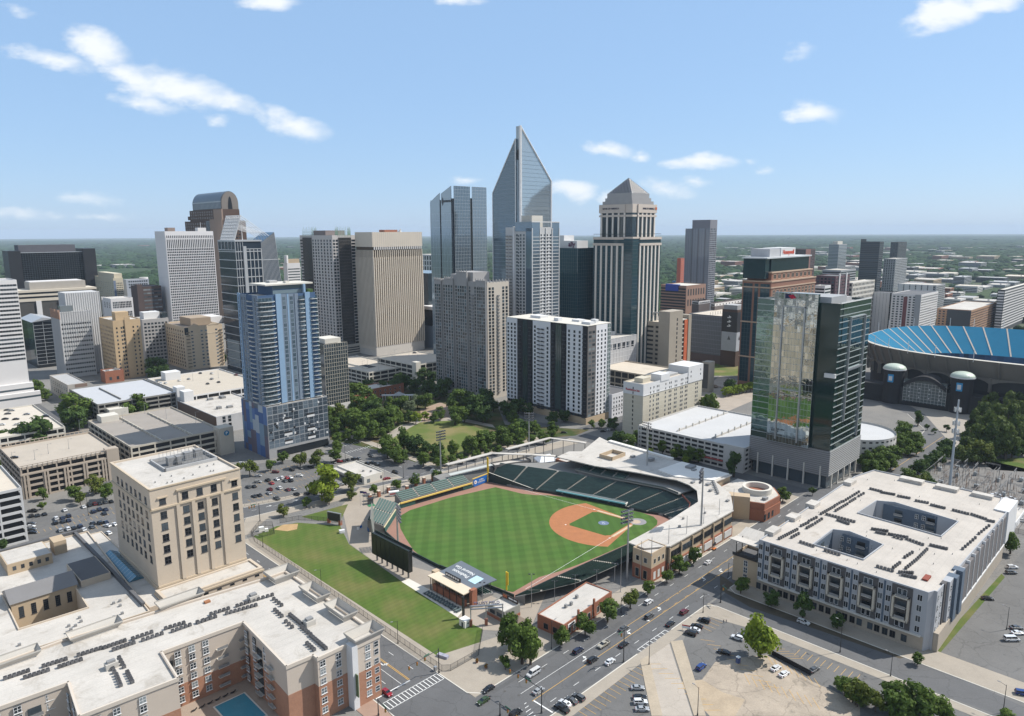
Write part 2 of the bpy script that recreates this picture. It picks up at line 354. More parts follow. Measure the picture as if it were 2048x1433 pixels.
# ---- the ground, roads, lots, lawns
def ground_mat():
 m=bpy.data.materials.new('ground');nt,N,K,B=nodes(m);B.inputs['Roughness'].default_value=.95;B.inputs['Specular IOR Level'].default_value=.2
 ge=N.new('ShaderNodeNewGeometry');pos=ge.outputs['Position']
 def noise(sc,det=5,ro=.6):
  n=N.new('ShaderNodeTexNoise');n.inputs['Scale'].default_value=sc;n.inputs['Detail'].default_value=det;n.inputs['Roughness'].default_value=ro;K.new(pos,n.inputs['Vector']);return n.outputs['Fac']
 def ramp(f,a,b):
  r=N.new('ShaderNodeMapRange');r.inputs[1].default_value=a;r.inputs[2].default_value=b;K.new(f,r.inputs[0]);return r.outputs[0]
 def mix(f,a,b):
  x=N.new('ShaderNodeMix');x.data_type='RGBA';K.new(f,x.inputs[0])
  for i,v in((6,a),(7,b)):
   if isinstance(v,tuple):x.inputs[i].default_value=(*v,1)
   else:K.new(v,x.inputs[i])
  return x.outputs[2]
 ln=N.new('ShaderNodeVectorMath');ln.operation='LENGTH';K.new(pos,ln.inputs[0])
 city=mix(ramp(noise(.03),.4,.6),(.20,.19,.175),(.12,.12,.12))
 city=mix(ramp(noise(.9),.3,.7),city,(.21,.20,.185))
 wood=mix(ramp(noise(.02,8,.7),.35,.65),(.022,.040,.016),(.055,.085,.030))
 wood=mix(ramp(noise(.0022,6,.7),.56,.62),wood,(.16,.15,.12))
 gl=ramp(ln.outputs['Value'],1250,1500)
 K.new(mix(gl,city,wood),B.inputs['Base Color']);return m
def ground():
 rr=[0,300,700,1300,2500,5000,9000,16000,30000];n=96;b=MB();vs=[(0,0,0)]
 for r in rr[1:]:vs+=[(r*math.cos(2*math.pi*i/n),r*math.sin(2*math.pi*i/n),0)for i in range(n)]
 fs=[(0,1+i,1+(i+1)%n)for i in range(n)]
 for k in range(1,len(rr)-1):
  o=1+(k-1)*n;q=o+n;fs+=[(o+i,q+i,q+(i+1)%n,o+(i+1)%n)for i in range(n)]
 struct(b.add(vs,fs).build('ground',ground_mat()))
ground()
def lawn_mat(name,c0,c1,c2,sc=.06,stripe=None):
 if name in MC:return MC[name]
 m=bpy.data.materials.new(name);MC[name]=m;nt,N,K,B=nodes(m);B.inputs['Roughness'].default_value=.95;B.inputs['Specular IOR Level'].default_value=.15
 ge=N.new('ShaderNodeNewGeometry')
 n1=N.new('ShaderNodeTexNoise');n1.inputs['Scale'].default_value=sc;n1.inputs['Detail'].default_value=5;K.new(ge.outputs['Position'],n1.inputs['Vector'])
 n2=N.new('ShaderNodeTexNoise');n2.inputs['Scale'].default_value=1.3;n2.inputs['Detail'].default_value=5;K.new(ge.outputs['Position'],n2.inputs['Vector'])
 r=N.new('ShaderNodeMapRange');r.inputs[1].default_value=.42;r.inputs[2].default_value=.66;K.new(n1.outputs['Fac'],r.inputs[0])
 a=N.new('ShaderNodeMix');a.data_type='RGBA';a.inputs[6].default_value=(*c0,1);a.inputs[7].default_value=(*c1,1);K.new(n2.outputs['Fac'],a.inputs[0])
 x=N.new('ShaderNodeMix');x.data_type='RGBA';K.new(r.outputs[0],x.inputs[0]);K.new(a.outputs[2],x.inputs[6]);x.inputs[7].default_value=(*c2,1);last=x.outputs[2]
 for(ang,freq,amt)in(stripe or[]):
  mp=N.new('ShaderNodeMapping');mp.inputs['Rotation'].default_value=(0,0,R_(ang));K.new(ge.outputs['Position'],mp.inputs[0])
  if freq<1:
   d=N.new('ShaderNodeVectorMath');d.operation='MULTIPLY_ADD';d.inputs[1].default_value=(.6,.6,0);K.new(n2.outputs['Color'],d.inputs[0]);K.new(mp.outputs[0],d.inputs[2]);src=d.outputs[0]
  else:src=mp.outputs[0]
  w=N.new('ShaderNodeTexWave');w.wave_profile='SIN';w.inputs['Scale'].default_value=freq;K.new(src,w.inputs['Vector'])
  s=N.new('ShaderNodeMapRange');s.interpolation_type='SMOOTHSTEP';s.inputs[1].default_value=.3;s.inputs[2].default_value=.7;s.inputs[3].default_value=1-amt;s.inputs[4].default_value=1+amt;K.new(w.outputs['Fac'],s.inputs[0])
  v=N.new('ShaderNodeVectorMath');v.operation='SCALE';K.new(last,v.inputs[0]);K.new(s.outputs[0],v.inputs['Scale']);last=v.outputs[0]
 K.new(last,B.inputs['Base Color']);return m
GRASS=lawn_mat('mown_grass',(.055,.095,.018),(.085,.125,.028),(.15,.135,.055),.05)
PARKGRASS=lawn_mat('dry_park_grass',(.085,.125,.03),(.12,.145,.04),(.20,.17,.075),.045)
GROUNDCOVER=lawn_mat('planting_bed',(.03,.05,.014),(.055,.075,.022),(.12,.09,.05),.08)  # dark green groundcover with brown patches
DIRT=mat('bare_dirt',(.36,.285,.20),var=.25,scale=.12,fine=.12)
def road(name,pab,z=.03,m=None,label=None):return sheet(name,[tuple(W(a,b).xy)for a,b in pab],z,m or ASPH)
road('road',[(60,138),(418,138),(470,127),(600,127),(637,139),(672,165),(715,222),(760,330),(745,345),(700,230),(657,178),(612,152),(563,147),(451,152),(418,162),(60,162)],.03)
road('road',[(119,60),(143.5,60),(143.5,900),(119,900)],.034)
road('road',[(20,376),(157,367),(213,360),(288,348),(401,338),(900,336),(900,352),(401,352),(262,357),(227,364),(164,382),(20,398)],.038)
road('road',[(258,355),(284,350),(284,900),(262,900)],.042)
road('road',[(402,163),(418,163),(418,900),(402,900)],.046)
road('road',[(255,137),(270,137),(270,-120),(255,-120)],.05)
LOTS=dict(lot_behind=[(483,1014),(484,935),(545,923),(640,915),(668,934),(662,973),(600,988)],lot_left=[(40,1110),(45,1035),(236,1003),(236,1090),(190,1063)],lot_front=[(1060,1433),(1278,1322),(1304,1433)],lot_right=[(1367,1282),(1376,1262),(1420,1213),(1452,1196),(1560,1270),(1700,1322),(1860,1380),(2000,1433),(1412,1433)],lot_edge=[(1862,1330),(2003,1150),(2060,1090),(2150,1110),(2150,1433),(2060,1420)],lot_street=[(700,972),(688,925),(745,900),(762,948)])
for k,p in LOTS.items():sheet('parking_lot',pxpoly(p),.056,LOTASPH)
sheet('old_slab',pxpoly([(1430,1325),(1480,1316),(1534,1310),(1623,1363),(1720,1406),(1720,1433),(1446,1433),(1399,1367)]),.062,mat('cracked_slab',(.33,.275,.215),var=.28,scale=.12,fine=.14,cracks=.3,stain=(.2,.55,.75,(.15,.13,.10))))
sheet('bare_ground',pxpoly([(1180+175,1365),(1404,1360),(1445,1385),(1490,1400),(1470,1433),(1420,1433)]),.066,DIRT)
sheet('ramp',pxpoly([(1297,1312),(1338,1286),(1385,1433),(1325,1433)]),.07,mat('ramp_concrete',(.37,.325,.275),var=.14,scale=.15,fine=.08,cracks=.12))
for p in([(1280,1321),(1297,1312),(1325,1433),(1303,1433)],[(1341,1284),(1365,1281),(1412,1433),(1388,1433)]):
 o=MB().prism(pxpoly(p),0,.16).build('sidewalk',mat('walk_concrete',(.36,.30,.225),var=.15,scale=.2,fine=.1));struct(o)
sheet('lawn',pxpoly([(507,1073),(553,1053),(596,1046),(680,1052),(698,1089),(804,1164),(914,1235),(965,1259),(957,1311),(901,1346),(700,1216),(507,1086)]),.06,lawn_mat('berm_grass',(.060,.105,.020),(.088,.130,.028),(.125,.130,.042),.06,[(45,.12,.045),(-20,.07,.03)]))
sheet('bare_patch',pxpoly([(548,1060),(566,1050),(596,1048),(594,1059),(575,1063)]),.066,mat('bare_soil',(.38,.25,.12),var=.2,scale=.3,fine=.1))
sheet('lawn',pxpoly([(603,1034),(683,1012),(696,1009),(681,1043),(636,1042)]),.06,GRASS)
sheet('lawn',pxpoly([(778,881),(820,856),(841,845),(912,841),(967,860),(985,880),(933,905),(891,912),(828,893)]),.066,PARKGRASS)
sheet('planting',pxpoly([(660,880),(668,800),(690,765),(765,762),(870,790),(990,800),(1010,850),(1180,860),(1150,872),(1050,880),(985,905),(890,930),(830,925),(775,905)]),.056,GROUNDCOVER)
sheet('path',pxpoly([(770,890),(775,868),(800,852),(845,838),(912,834),(985,850),(990,856),(912,841),(841,846),(820,857),(780,884)]),.062,SIDEWALK)
sheet('plaza',pxpoly([(840,820),(880,805),(905,815),(900,835),(845,845)]),.07,mat('brown_paving',(.30,.22,.16),var=.15))
sheet('lawn',pxpoly([(1855,1310),(2003,1148),(2010,1155),(1862,1328)]),.06,GRASS)
sheet('lawn',pxpoly([(1420,720),(1508,712),(1508,752),(1425,752)]),.06,PARKGRASS)
sheet('lawn',pxpoly([(1960,920),(2060,915),(2060,945),(1985,940)]),.06,GRASS)
sheet('lawn',pxpoly([(1062,1290),(1120,1275),(1130,1262),(1095,1250),(1050,1262)]),.066,GRASS)
sheet('planting',pxpoly([(1440,1150),(1500,1190),(1640,1245),(1800,1300),(1830,1310),(1800,1318),(1640,1262),(1500,1215),(1440,1180)]),.058,mat('mulch_and_shrubs',(.07,.055,.035),var=.3,scale=.3))
sheet('plaza',pxpoly([(1800,800),(1960,790),(2060,840),(2060,900),(1930,920),(1850,830)]),.058,SIDEWALK)
sheet('gravel_yard',pxpoly([(1865,970),(1905,905),(2060,940),(2060,1080),(1960,1050)]),.06,mat('gravel',(.16,.15,.14),var=.2,scale=.2,fine=.2))
sheet('plaza',pxpoly([(700,1089),(683,1012),(720,975),(800,985),(770,1080),(810,1130),(885,1150),(1000,1200),(1095,1180),(1060,1260),(990,1262),(960,1260),(914,1235),(804,1164)]),.05,mat('plaza_paving',(.31,.265,.215),var=.14,scale=.1,fine=.06))
sheet('path',pxpoly([(803,1164),(818,1158),(930,1218),(915,1235)]),.062,PALECONC)
def slab(poly,h=.13,m=None,name='sidewalk'):return struct(MB().prism([tuple(W(a,b).xy)for a,b in poly],0,h).build(name,m or SIDEWALK))
PAVE=mat('kerbside_pavement',(.31,.27,.22),var=.15,scale=.12,fine=.08)
slab([(143.8,162.3),(401.7,162.3),(401.7,168),(215,172),(150,190),(150,340),(143.8,340)],.13,PAVE)
slab([(270.3,137.7),(418,137.7),(418,128),(283,128),(283,-100),(270.3,-100)],.12,PAVE)
slab([(144,345),(158,366.5),(213,359.5),(288,347.5),(400,337.5),(400,325),(290,338),(213,352),(165,357),(150,345)],.12,PAVE)
slab([(60,137.7),(200,137.7),(254.7,137.7),(254.7,126),(245,132.5),(200,133.5),(60,131)],.11,PAVE)
slab([(254.7,126),(254.7,-100),(252,-100),(250,110),(245,132.5)],.1,PAVE)
slab([(108,162.5),(118.7,162.5),(118.7,366),(112,366),(112,175),(108,170)],.12,mat('brick_paving',(.30,.20,.15),var=.15))
slab([(284.3,353),(400,353),(400,358),(290,362),(290,600),(284.3,600)],.12,PAVE)
slab([(144,385),(164,383),(227,366),(257.5,358),(257.5,362),(228,371),(165,388),(144,390)],.12,PAVE)
def kerb(pab,w=.35,h=.15):
 b=MB()
 for(a0,b0),(a1,b1)in zip(pab,pab[1:]):
  p,q=W(a0,b0),W(a1,b1);c=(p+q)/2;b.obox(c,q-p,(q-p).length/2,w/2,.02,h)
 struct(b.build('kerb',PALECONC))
kerb([(143.6,340),(143.6,166),(147,162.2),(401,162.2)]);kerb([(118.9,60),(118.9,366)]);kerb([(60,137.8),(203,137.8)]);kerb([(226,137.8),(252,137.8),(254.9,134),(254.9,-100)])
kerb([(270.2,-100),(270.2,134),(273,137.8),(418,137.8),(470,126.8),(600,126.8)]);kerb([(418,162.2),(451,152.2),(563,147.2),(612,152.2),(657,178.2)]);kerb([(157,366.8),(213,359.8),(288,347.8),(400,337.8)]);kerb([(164,382.2),(227,364.4),(257,358)])
kerb([(284.2,352.6),(284.2,600)]);kerb([(257.8,358),(261.8,600)])
mk=MB();my=MB();ZM=.085
def strip(mb,p,q,w=.16,z=ZM):
 d=(q-p);n=Vector((-d.y,d.x,0)).normalized()*w/2
 mb.quad((p.x-n.x,p.y-n.y,z),(q.x-n.x,q.y-n.y,z),(q.x+n.x,q.y+n.y,z),(p.x+n.x,p.y+n.y,z))
 if mb.f and(Vector(mb.v[-3])-Vector(mb.v[-4])).cross(Vector(mb.v[-2])-Vector(mb.v[-4])).z<0:mb.f[-1]=mb.f[-1][::-1]
def dash(mb,p,q,on=3,off=9,w=.16):
 L=(q-p).length;d=(q-p)/L;t=0
 while t<L:strip(mb,p+d*t,p+d*min(t+on,L),w);t+=on+off
def arrow(c,d,turn=0,s=1.0):
 """lane arrow at c heading d: 0 straight, 1 left, -1 right"""
 d=Vector((d.x,d.y,0)).normalized();n=Vector((-d.y,d.x,0))
 strip(mk,c-d*1.6*s,c+d*.5*s,.3*s)
 if turn==0:tip=c+d*2*s;e=d;base=c+d*.5*s
 else:strip(mk,c+d*.35*s,c+d*.6*s+n*turn*.9*s,.35*s);e=n*turn;base=c+d*.6*s+n*turn*.7*s;tip=base+e*1.2*s
 m_=Vector((-e.y,e.x,0))*.7*s
 a,b,c2=base-m_,tip,base+m_
 mk.add([(a.x,a.y,ZM),(b.x,b.y,ZM),(c2.x,c2.y,ZM)],[(0,1,2)])
 if(b-a).cross(c2-a).z<0:mk.f[-1]=mk.f[-1][::-1]
for bb in(157.6,142.6):
 dash(mk,W(160,bb),W(400,bb))
strip(my,W(156,147.2),W(402,147.0));strip(my,W(215,151.8),W(402,152.0));strip(mk,W(156,152.6),W(212,152.3),.14)
dash(my,W(235,147.6),W(400,147.4),2.5,6,.12);dash(my,W(235,151.4),W(400,151.6),2.5,6,.12)
for a,t in((187,1),(213,-1),(226,-1),(236,1),(272,1),(285,-1),(300,1),(312,-1),(330,1)):arrow(W(a,149.4),U if t>0 else-U,1,1.1)
strip(my,W(134.2,186),W(134.2,340),.18);strip(my,W(133.7,186),W(133.7,340),.18)
strip(mk,W(130.6,186),W(130.6,225),.15)
for aa in(126.8,138.8):dash(mk,W(aa,190),W(aa,345))
strip(mk,W(126.8,290),W(126.8,340),.15);strip(mk,W(130.6,290),W(130.6,340),.15)
for(aa,bb)in((132.5,200),(132.4,292),(128.8,298),(132.4,318),(128.8,322),(132.3,240)):arrow(W(aa,bb),-V,1,1.15)
strip(mk,W(119.8,185.5),W(134,185.5),.5)
def zebra(p,q,width,n,edge=True):
 d=(q-p);L=d.length;d=d/L;nn=Vector((-d.y,d.x,0))
 if edge:strip(mk,p-nn*width/2,q-nn*width/2,.2);strip(mk,p+nn*width/2,q+nn*width/2,.2)
 for i in range(n+1):
  c=p+d*L*i/n;strip(mk,c-nn*width/2,c+nn*width/2,.28)
zebra(W(120,179.8),W(143,179.8),4.2,15)
zebra(W(205.5,137.3),W(224,137.3),4.4,7)
strip(mk,W(156.5,138.5),W(156.5,147),.5)
for k in range(6):strip(mk,W(146.5+k*1.3,140+k*1.6),W(151+k*.6,140+k*1.6),.2)
dash(mk,W(270,375),W(270,560));zebra(W(262,430),W(283,430),4,10,False);zebra(W(262,446),W(283,446),4,10,False);zebra(W(284,357),W(284,345),4,8,False)
for c,t in(((175,374),0),((190,371),0),((235,358),0),((205,370),0)):arrow(W(*c),U,t)
strip(my,W(150,373.6),W(160,373.2),.2);dash(mk,W(165,374.5),W(285,353));dash(mk,W(404,180),W(404,330))
strip(my,W(420,145),W(455,139.6),.2);strip(my,W(455,139.6),W(600,137),.2)
def bays(p0,p1,d,n,ln=5.2,w=.12,mb=my):
 for i in range(n+1):
  c=p0+(p1-p0)*i/n;strip(mb,c,c+d*ln,w,.1)
bays(W(163,133),W(199,133.5),-V,13);bays(W(204,128),W(196,100),Vector((-1,0,0)),9)
bays(W(228,126),W(218,96),(U*.5-V*.87).normalized(),9);bays(W(253,131),W(236,131),-V,6)
bays(G(1525,1290),G(1580,1318),(U-V).normalized(),6,5);bays(G(1600,1300),G(1720,1350),-U,9,5)
bays(G(1500,1370),G(1640,1420),(U+V).normalized(),9,6);bays(G(1545,1330),G(1640,1375),(U+V).normalized(),7,5)
for q in((495,1000),(500,972),(505,950),(590,960)):
 p=G(*q);bays(p,p+U*38,-V,14,4.5)
for q in((70,1085),(75,1062),(120,1040)):
 p=G(*q);bays(p,p+U*36,-V,13,4.5)
struct(mk.build('road_marking',WHITEP));struct(my.build('road_marking',YELP))
pt=MB();rp=random.Random(3)
for i in range(60):
 a=rp.uniform(150,400);b=rp.uniform(139,161);p=W(a,b);pt.cyl((p.x,p.y,.06),(p.x,p.y,.088),.45,n=10)
for i in range(14):
 a=rp.uniform(120,143);b=rp.uniform(180,330);p=W(a,b);pt.cyl((p.x,p.y,.06),(p.x,p.y,.088),.45,n=10)
struct(pt.build('manhole_cover',mat('cast_iron',(.08,.075,.07),var=.2)))
pp=MB()
for i in range(26):
 a=rp.uniform(150,395);b=rp.choice([140.5,144.5,154.5,159.5])+rp.uniform(-.8,.8);l=rp.uniform(4,22);c=W(a,b)
 pp.obox((c.x,c.y,0),U,l/2,rp.uniform(.3,1.2),.05,.062+.0006*i)
for i in range(10):
 a=rp.uniform(121,141);b=rp.uniform(180,340);l=rp.uniform(4,16);c=W(a,b);pp.obox((c.x,c.y,0),V,l/2,rp.uniform(.3,.9),.05,.06+.0007*i)
struct(pp.build('road_patch',mat('patched_asphalt',(.088,.088,.09),var=.2,scale=.3)))
# ---- the ballpark
def ang(d):return Vector((math.cos(R_(d)),math.sin(R_(d)),0))
HP=G(1274,1044);D0=ang(184.9);D1=ang(141.0);D3=ang(229.8)
TRACK=mat('warning_track',(.27,.145,.105),var=.14,scale=.2,fine=.08)
CLAY=mat('infield_clay',(.345,.135,.052),var=.16,scale=.3,fine=.06)
FIELD=lawn_mat('outfield_grass',(.052,.112,.022),(.066,.126,.028),(.075,.125,.030),.05,[(-4,.046,.085),(78,.05,.05)])
INGR=lawn_mat('infield_grass',(.048,.104,.022),(.062,.120,.028),(.056,.11,.026),.05,[(-5,.06,.05)])
WALLAB=[(291,313),(298,282),(303,271),(312,241),(318,212),(321,205),(320,198),(313,192.5),(300,191.5),(277,195),(223,198.5),(200.5,199.5),(196.5,244),(195.5,272),(200.5,295),(226.5,316.5),(277,312)]
sheet('warning_track',[tuple(W(a,b).xy)for a,b in WALLAB],.058,TRACK)
gpx=[(991,975),(1044,988),(1072,991),(1094,991),(1140,996),(1200,1006),(1245,1017),(1287,1027),(1307,1034),(1315,1042),(1314,1050),(1300,1062),(1257,1087),(1200,1112),(1156,1130),(1120,1143),(1078,1155),(1026,1185),(1015,1183),(960,1162),(880,1134),(850,1120),(827,1101),(812,1078),(801,1058),(798,1042),(801,1032),(820,1021),(900,996)]
sheet('field_grass',pxpoly(gpx),.064,FIELD)
C0=HP+D0*18.4
arc=[]
for k in range(41):
 a=184.9-82+164*k/40;arc.append(C0+ang(a)*29.3)
def dperp(p,d):q=p-HP;return abs(d.x*q.y-d.y*q.x)
arc=[p for p in arc if(p-HP).dot(D0)>17]
poly=[HP+D1*3]+[HP+D1*19+Vector((-D1.y,D1.x,0))*-2.2]+[p for p in arc]+[HP+D3*19+Vector((-D3.y,D3.x,0))*2.2]+[HP+D3*3]
a1=[p for p in arc]
sheet('infield_clay',[tuple(p.xy)for p in poly],.070,CLAY)
SEC=HP+D0*38.8
def bp(s,t):return HP+D1*s+D3*t
ig=[]
def corner(cx,cy,a0,a1,r=3.6,n=6):
 for k in range(n+1):
  a=R_(a0+(a1-a0)*k/n);ig.append(bp(cx+r*math.cos(a),cy+r*math.sin(a)))
corner(27.4,0,155,110);corner(27.4,27.4,250,200,2.2);corner(0,27.4,-20,-65);ig.append(bp(1.6,1.6))
sheet('infield_grass',[tuple(p.xy)for p in ig],.076,INGR)
def disc(name,c,r,z,m,n=28,sx=1):return sheet(name,[(c.x+r*sx*math.cos(2*math.pi*i/n),c.y+r*math.sin(2*math.pi*i/n))for i in range(n)],z,m)
TARP=mat('grey_tarp',(.20,.21,.25),var=.12,scale=.5)
disc('home_plate_circle',HP+D0*-.5,4.6,.080,mat('home_clay',(.23,.22,.23),var=.15,scale=.4));disc('home_plate_clay',HP+D0*.6,2.6,.084,mat('pale_clay',(.42,.33,.25),var=.15))
disc('mound',C0,2.9,.082,mat('mound_tarp',(.12,.16,.24),var=.1,scale=.6))
o=bpy.data.objects.new('mound_emblem',text_mesh('CK',2.2,mat('tarp_print',(.5,.55,.6)),'mound_emblem',.005));o.location=(C0.x,C0.y,.092);o.rotation_euler=(0,0,R_(95));link(o);struct(o)
ch=MB()
for d in(D1,D3):
 q=HP+d*6;e=HP+d*25;n=Vector((-d.y,d.x,0))*.9
 pth=MB().quad(*[(x.x,x.y,.079)for x in(q-n,e-n,e+n,q+n)]);struct(pth.build('base_path',mat('base_path_clay',(.46,.33,.20),var=.12,scale=.4)))
 strip(ch,HP+d*3,HP+d*96,.14,.09)
struct(ch.build('foul_line',WHITEP))
for s,t in((27.4,0),(27.4,27.4),(0,27.4)):
 p=bp(s,t);o=MB().obox((p.x,p.y,0),D1,.35,.35,.07,.2).build('base_bag',WHITEP);tag(o,['white first base bag by the right end of the clay','white second base bag at the clay corner nearest the outfield','white third base bag on the clay nearest the road'][[(27.4,0),(27.4,27.4),(0,27.4)].index((s,t))],'base bag','base bags on the infield')
GREENSEAT=mat('dark_green_seats',(.018,.042,.036),rough=.5,var=.15,scale=.8,isl=.2)
STANDC=mat('stand_concrete',(.20,.195,.185),var=.12,scale=.2)
STEPC=mat('pale_steps',(.42,.38,.32),var=.1)
PADDING=mat('wall_padding',(.012,.028,.026),rough=.6,var=.12)
YELRAIL=mat('yellow_rail',(.62,.42,.10),var=.06)
BSTAND=thing('grandstand','ballpark grandstand of dark green seats wrapped round home plate under a white roof','grandstand',(0,0,0))
def resample(pl,n):
 L=[0]
 for p,q in zip(pl,pl[1:]):L.append(L[-1]+(q-p).length)
 out=[]
 for i in range(n):
  t=L[-1]*i/(n-1);k=0
  while k<len(L)-2 and L[k+1]<t:k+=1
  f=(t-L[k])/max(1e-6,L[k+1]-L[k]);out.append(pl[k].lerp(pl[k+1],min(1,f)))
 return out
def seating(parent,front,back,z0,z1,rows,sections,aisle=1.3,seatm=None,nm='seating_section',res=49,seath=.42):
 fr=resample([W(*p)for p in front],res);bk=resample([W(*p)for p in back],res)
 def P(t,r):
  x=t*(res-1);i=min(int(x),res-2);f=x-i;return fr[i].lerp(fr[i+1],f).lerp(bk[i].lerp(bk[i+1],f),r)
 Lf=sum((q-p).length for p,q in zip(fr,fr[1:]));st=MB()
 zs=[z0+(z1-z0)*k/(rows-1)for k in range(rows)]
 T=[i/24 for i in range(25)]
 for k in range(rows):
  r0,r1=k/rows,(k+1)/rows;zp=zs[k-1]if k else 0.0
  for t0,t1 in zip(T,T[1:]):
   a,b,c,d=P(t0,r0),P(t1,r0),P(t1,r1),P(t0,r1)
   st.quad((a.x,a.y,zs[k]),(b.x,b.y,zs[k]),(c.x,c.y,zs[k]),(d.x,d.y,zs[k]));st.quad((a.x,a.y,zp),(b.x,b.y,zp),(b.x,b.y,zs[k]),(a.x,a.y,zs[k]))
 for t in(0,1):
  for k in range(rows):
   a,b=P(t,k/rows),P(t,(k+1)/rows);st.quad((a.x,a.y,0),(b.x,b.y,0),(b.x,b.y,zs[k]),(a.x,a.y,zs[k]))
 st.build('stand_steps',STANDC,parent)
 for i,(s0,s1)in enumerate(zip(sections,sections[1:])):
  da=aisle/2/Lf;u0=s0+da;u1=s1-da;m=MB();n=5
  for k in range(rows):
   for q in range(n):
    ta,tb=u0+(u1-u0)*q/n,u0+(u1-u0)*(q+1)/n
    p=[P(ta,(k+.35)/rows),P(tb,(k+.35)/rows),P(tb,(k+.80)/rows),P(ta,(k+.80)/rows)];z=zs[k]
    vs=[(x.x,x.y,z+.05)for x in p]+[(p[0].x,p[0].y,z+seath),(p[1].x,p[1].y,z+seath),(p[2].x,p[2].y,z+seath+.38),(p[3].x,p[3].y,z+seath+.38)]
    m.add(vs,[(0,1,5,4),(1,2,6,5),(2,3,7,6),(3,0,4,7),(4,5,6,7)])
  m.build(nm,seatm or GREENSEAT,parent)
  if i:
   ai=MB()
   for k in range(rows):
    p=[P(s0-da*.8,k/rows),P(s0+da*.8,k/rows),P(s0+da*.8,(k+.55)/rows),P(s0-da*.8,(k+.55)/rows)]
    ai.prism([(x.x,x.y)for x in p],zs[k]+.02,zs[k]+.2)
   ai.build('aisle_steps',STEPC,parent)
FR1=[(291.5,313),(298.6,282.3),(303.6,271.3),(312.6,241.3),(318.6,212.3),(321.6,205.3),(320.6,197.5),(313.4,191.8),(300,190.8),(279,194)]
BK1=[(306,318),(318,287),(322.5,274),(331,243),(337,214),(339.5,204),(336,190),(322,181),(301,178.5),(279,178.5)]
seating(BSTAND,FR1,BK1,1.0,7.2,20,[0,.10,.21,.31,.41,.49,.565,.635,.70,.78,.86,.93,1])
seating(BSTAND,[(278,194.5),(250,196.6),(223,198),(200,198.8)],[(278,180),(250,180.5),(223,183),(199,192)],1.0,4.6,12,[0,.36,.66,.90,1])
def wallrun(name,pab,z0,z1,m,parent,t=.35):
 b=MB()
 for i,((a0,b0),(a1,b1))in enumerate(zip(pab,pab[1:])):
  p,q=W(a0,b0),W(a1,b1);c=(p+q)/2;b.obox(c,q-p,(q-p).length/2,t/2,z0[i]if isinstance(z0,list)else z0,z1[i]if isinstance(z1,list)else z1)
 return b.build(name,m,parent)
wallrun('field_rail',[(299,281.5),(303.3,271.2),(312.3,241.2),(318.3,212.2),(321.3,205.2),(320.3,197.6),(313.2,192.1),(300,191.1),(277,194.7),(223,198.2),(200.5,199.2)],0,1.25,mat('dark_padding',(.015,.02,.022),rough=.5),BSTAND)
p0,p1=W(291.3,312.6),W(299.2,281.5);n=(W(1,0)*.5)
MB().add([(p0.x,p0.y,0),(p1.x,p1.y,0),(p1.x,p1.y,1.3),(p0.x,p0.y,6.2),(p0.x+n.x,p0.y+n.y,0),(p1.x+n.x,p1.y+n.y,0),(p1.x+n.x,p1.y+n.y,1.3),(p0.x+n.x,p0.y+n.y,6.2)],[(0,1,2,3)[::-1],(3,2,6,7)[::-1],(4,5,6,7)]).build('corner_wall',PADDING,BSTAND)
cp=MB();d=p1-p0
for k in range(24):
 a=p0+d*(k/24);b=p0+d*((k+1)/24);za=6.25-(4.9)*k/24;zb=6.25-(4.9)*(k+1)/24
 cp.add([(a.x,a.y,za),(b.x,b.y,zb),(b.x+n.x,b.y+n.y,zb),(a.x+n.x,a.y+n.y,za)],[(0,1,2,3)[::-1]])
cp.build('wall_cap',PALECONC,BSTAND)
INN=[(341,288),(346,262),(350,236),(353,212),(349,197),(343,187),(331,179),(300,175),(266,174.5)]
OUT=[(266,164.5),(324,164.5),(343.5,176.5),(355.5,192.5),(372.5,191.5),(372.5,228),(375.5,282),(347,282.5)]
def plan(l):return[tuple(W(a,b).xy)for a,b in l]
MB().prism(plan(BK1+INN[::-1]),0,7.2).build('concourse',STANDC,BSTAND)
MB().prism(plan(INN+OUT),0,13.2).build('wall',[TANBR],BSTAND)
ws=MB()
for(p,q)in zip(INN,INN[1:]):
 A,B_=W(*p),W(*q);L=(B_-A).length;dd=(B_-A)/L;nn=Vector((dd.y,-dd.x,0));nn=nn if nn.dot(W(300,235)-A)>0 else-nn
 k=max(1,int(L/4))
 for i in range(k):
  c=A+dd*(L*(i+.5)/k)+nn*.1;ws.obox(c,dd,L/k*.42,.08,9.6,12.4);ws.obox(c,dd,L/k*.4,.08,7.4,9.0)
ws.build('suite_window',GDARK,BSTAND)
SFR=[(327,272),(328.5,255),(332,236),(337,214),(335,203)];SBK=[(345,268),(347,254),(350.5,236),(353,214),(350,200)]
MB().prism(plan(SFR+SBK[::-1]),8.6,9.3,bottom=True).build('suite_balcony',mat('balcony_edge',(.30,.29,.27)),BSTAND)
seating(BSTAND,[(327.5,270),(329,255),(332.5,238)],[(334,270),(335.5,256),(339,239)],9.5,10.6,4,[0,.25,.5,.75,1],nm='suite_seating')
wallrun('suite_rail',SFR,9.3,10.2,mat('rail_glass',(.10,.12,.13),rough=.2),BSTAND,.12)
wallrun('suite_rail',[(334,200),(326,190),(313,184),(298,182.5),(268,182)],9.0,10.2,mat('rail_panel',(.22,.07,.05)),BSTAND,.15)
ROOFAB=[(327,287),(330,259),(338,233),(343,209),(341,200),(336,192),(322,183),(293,180.5),(255,180),(255,171),(265,163.8),(324,163.8),(344,176),(356,191.7),(373.2,190.8),(373.2,228),(376.2,282.5),(381,295),(347,283),(341,289)]
MB().prism(plan(ROOFAB),13.3,13.9,bottom=True).build('roof',WHITEROOF,BSTAND)
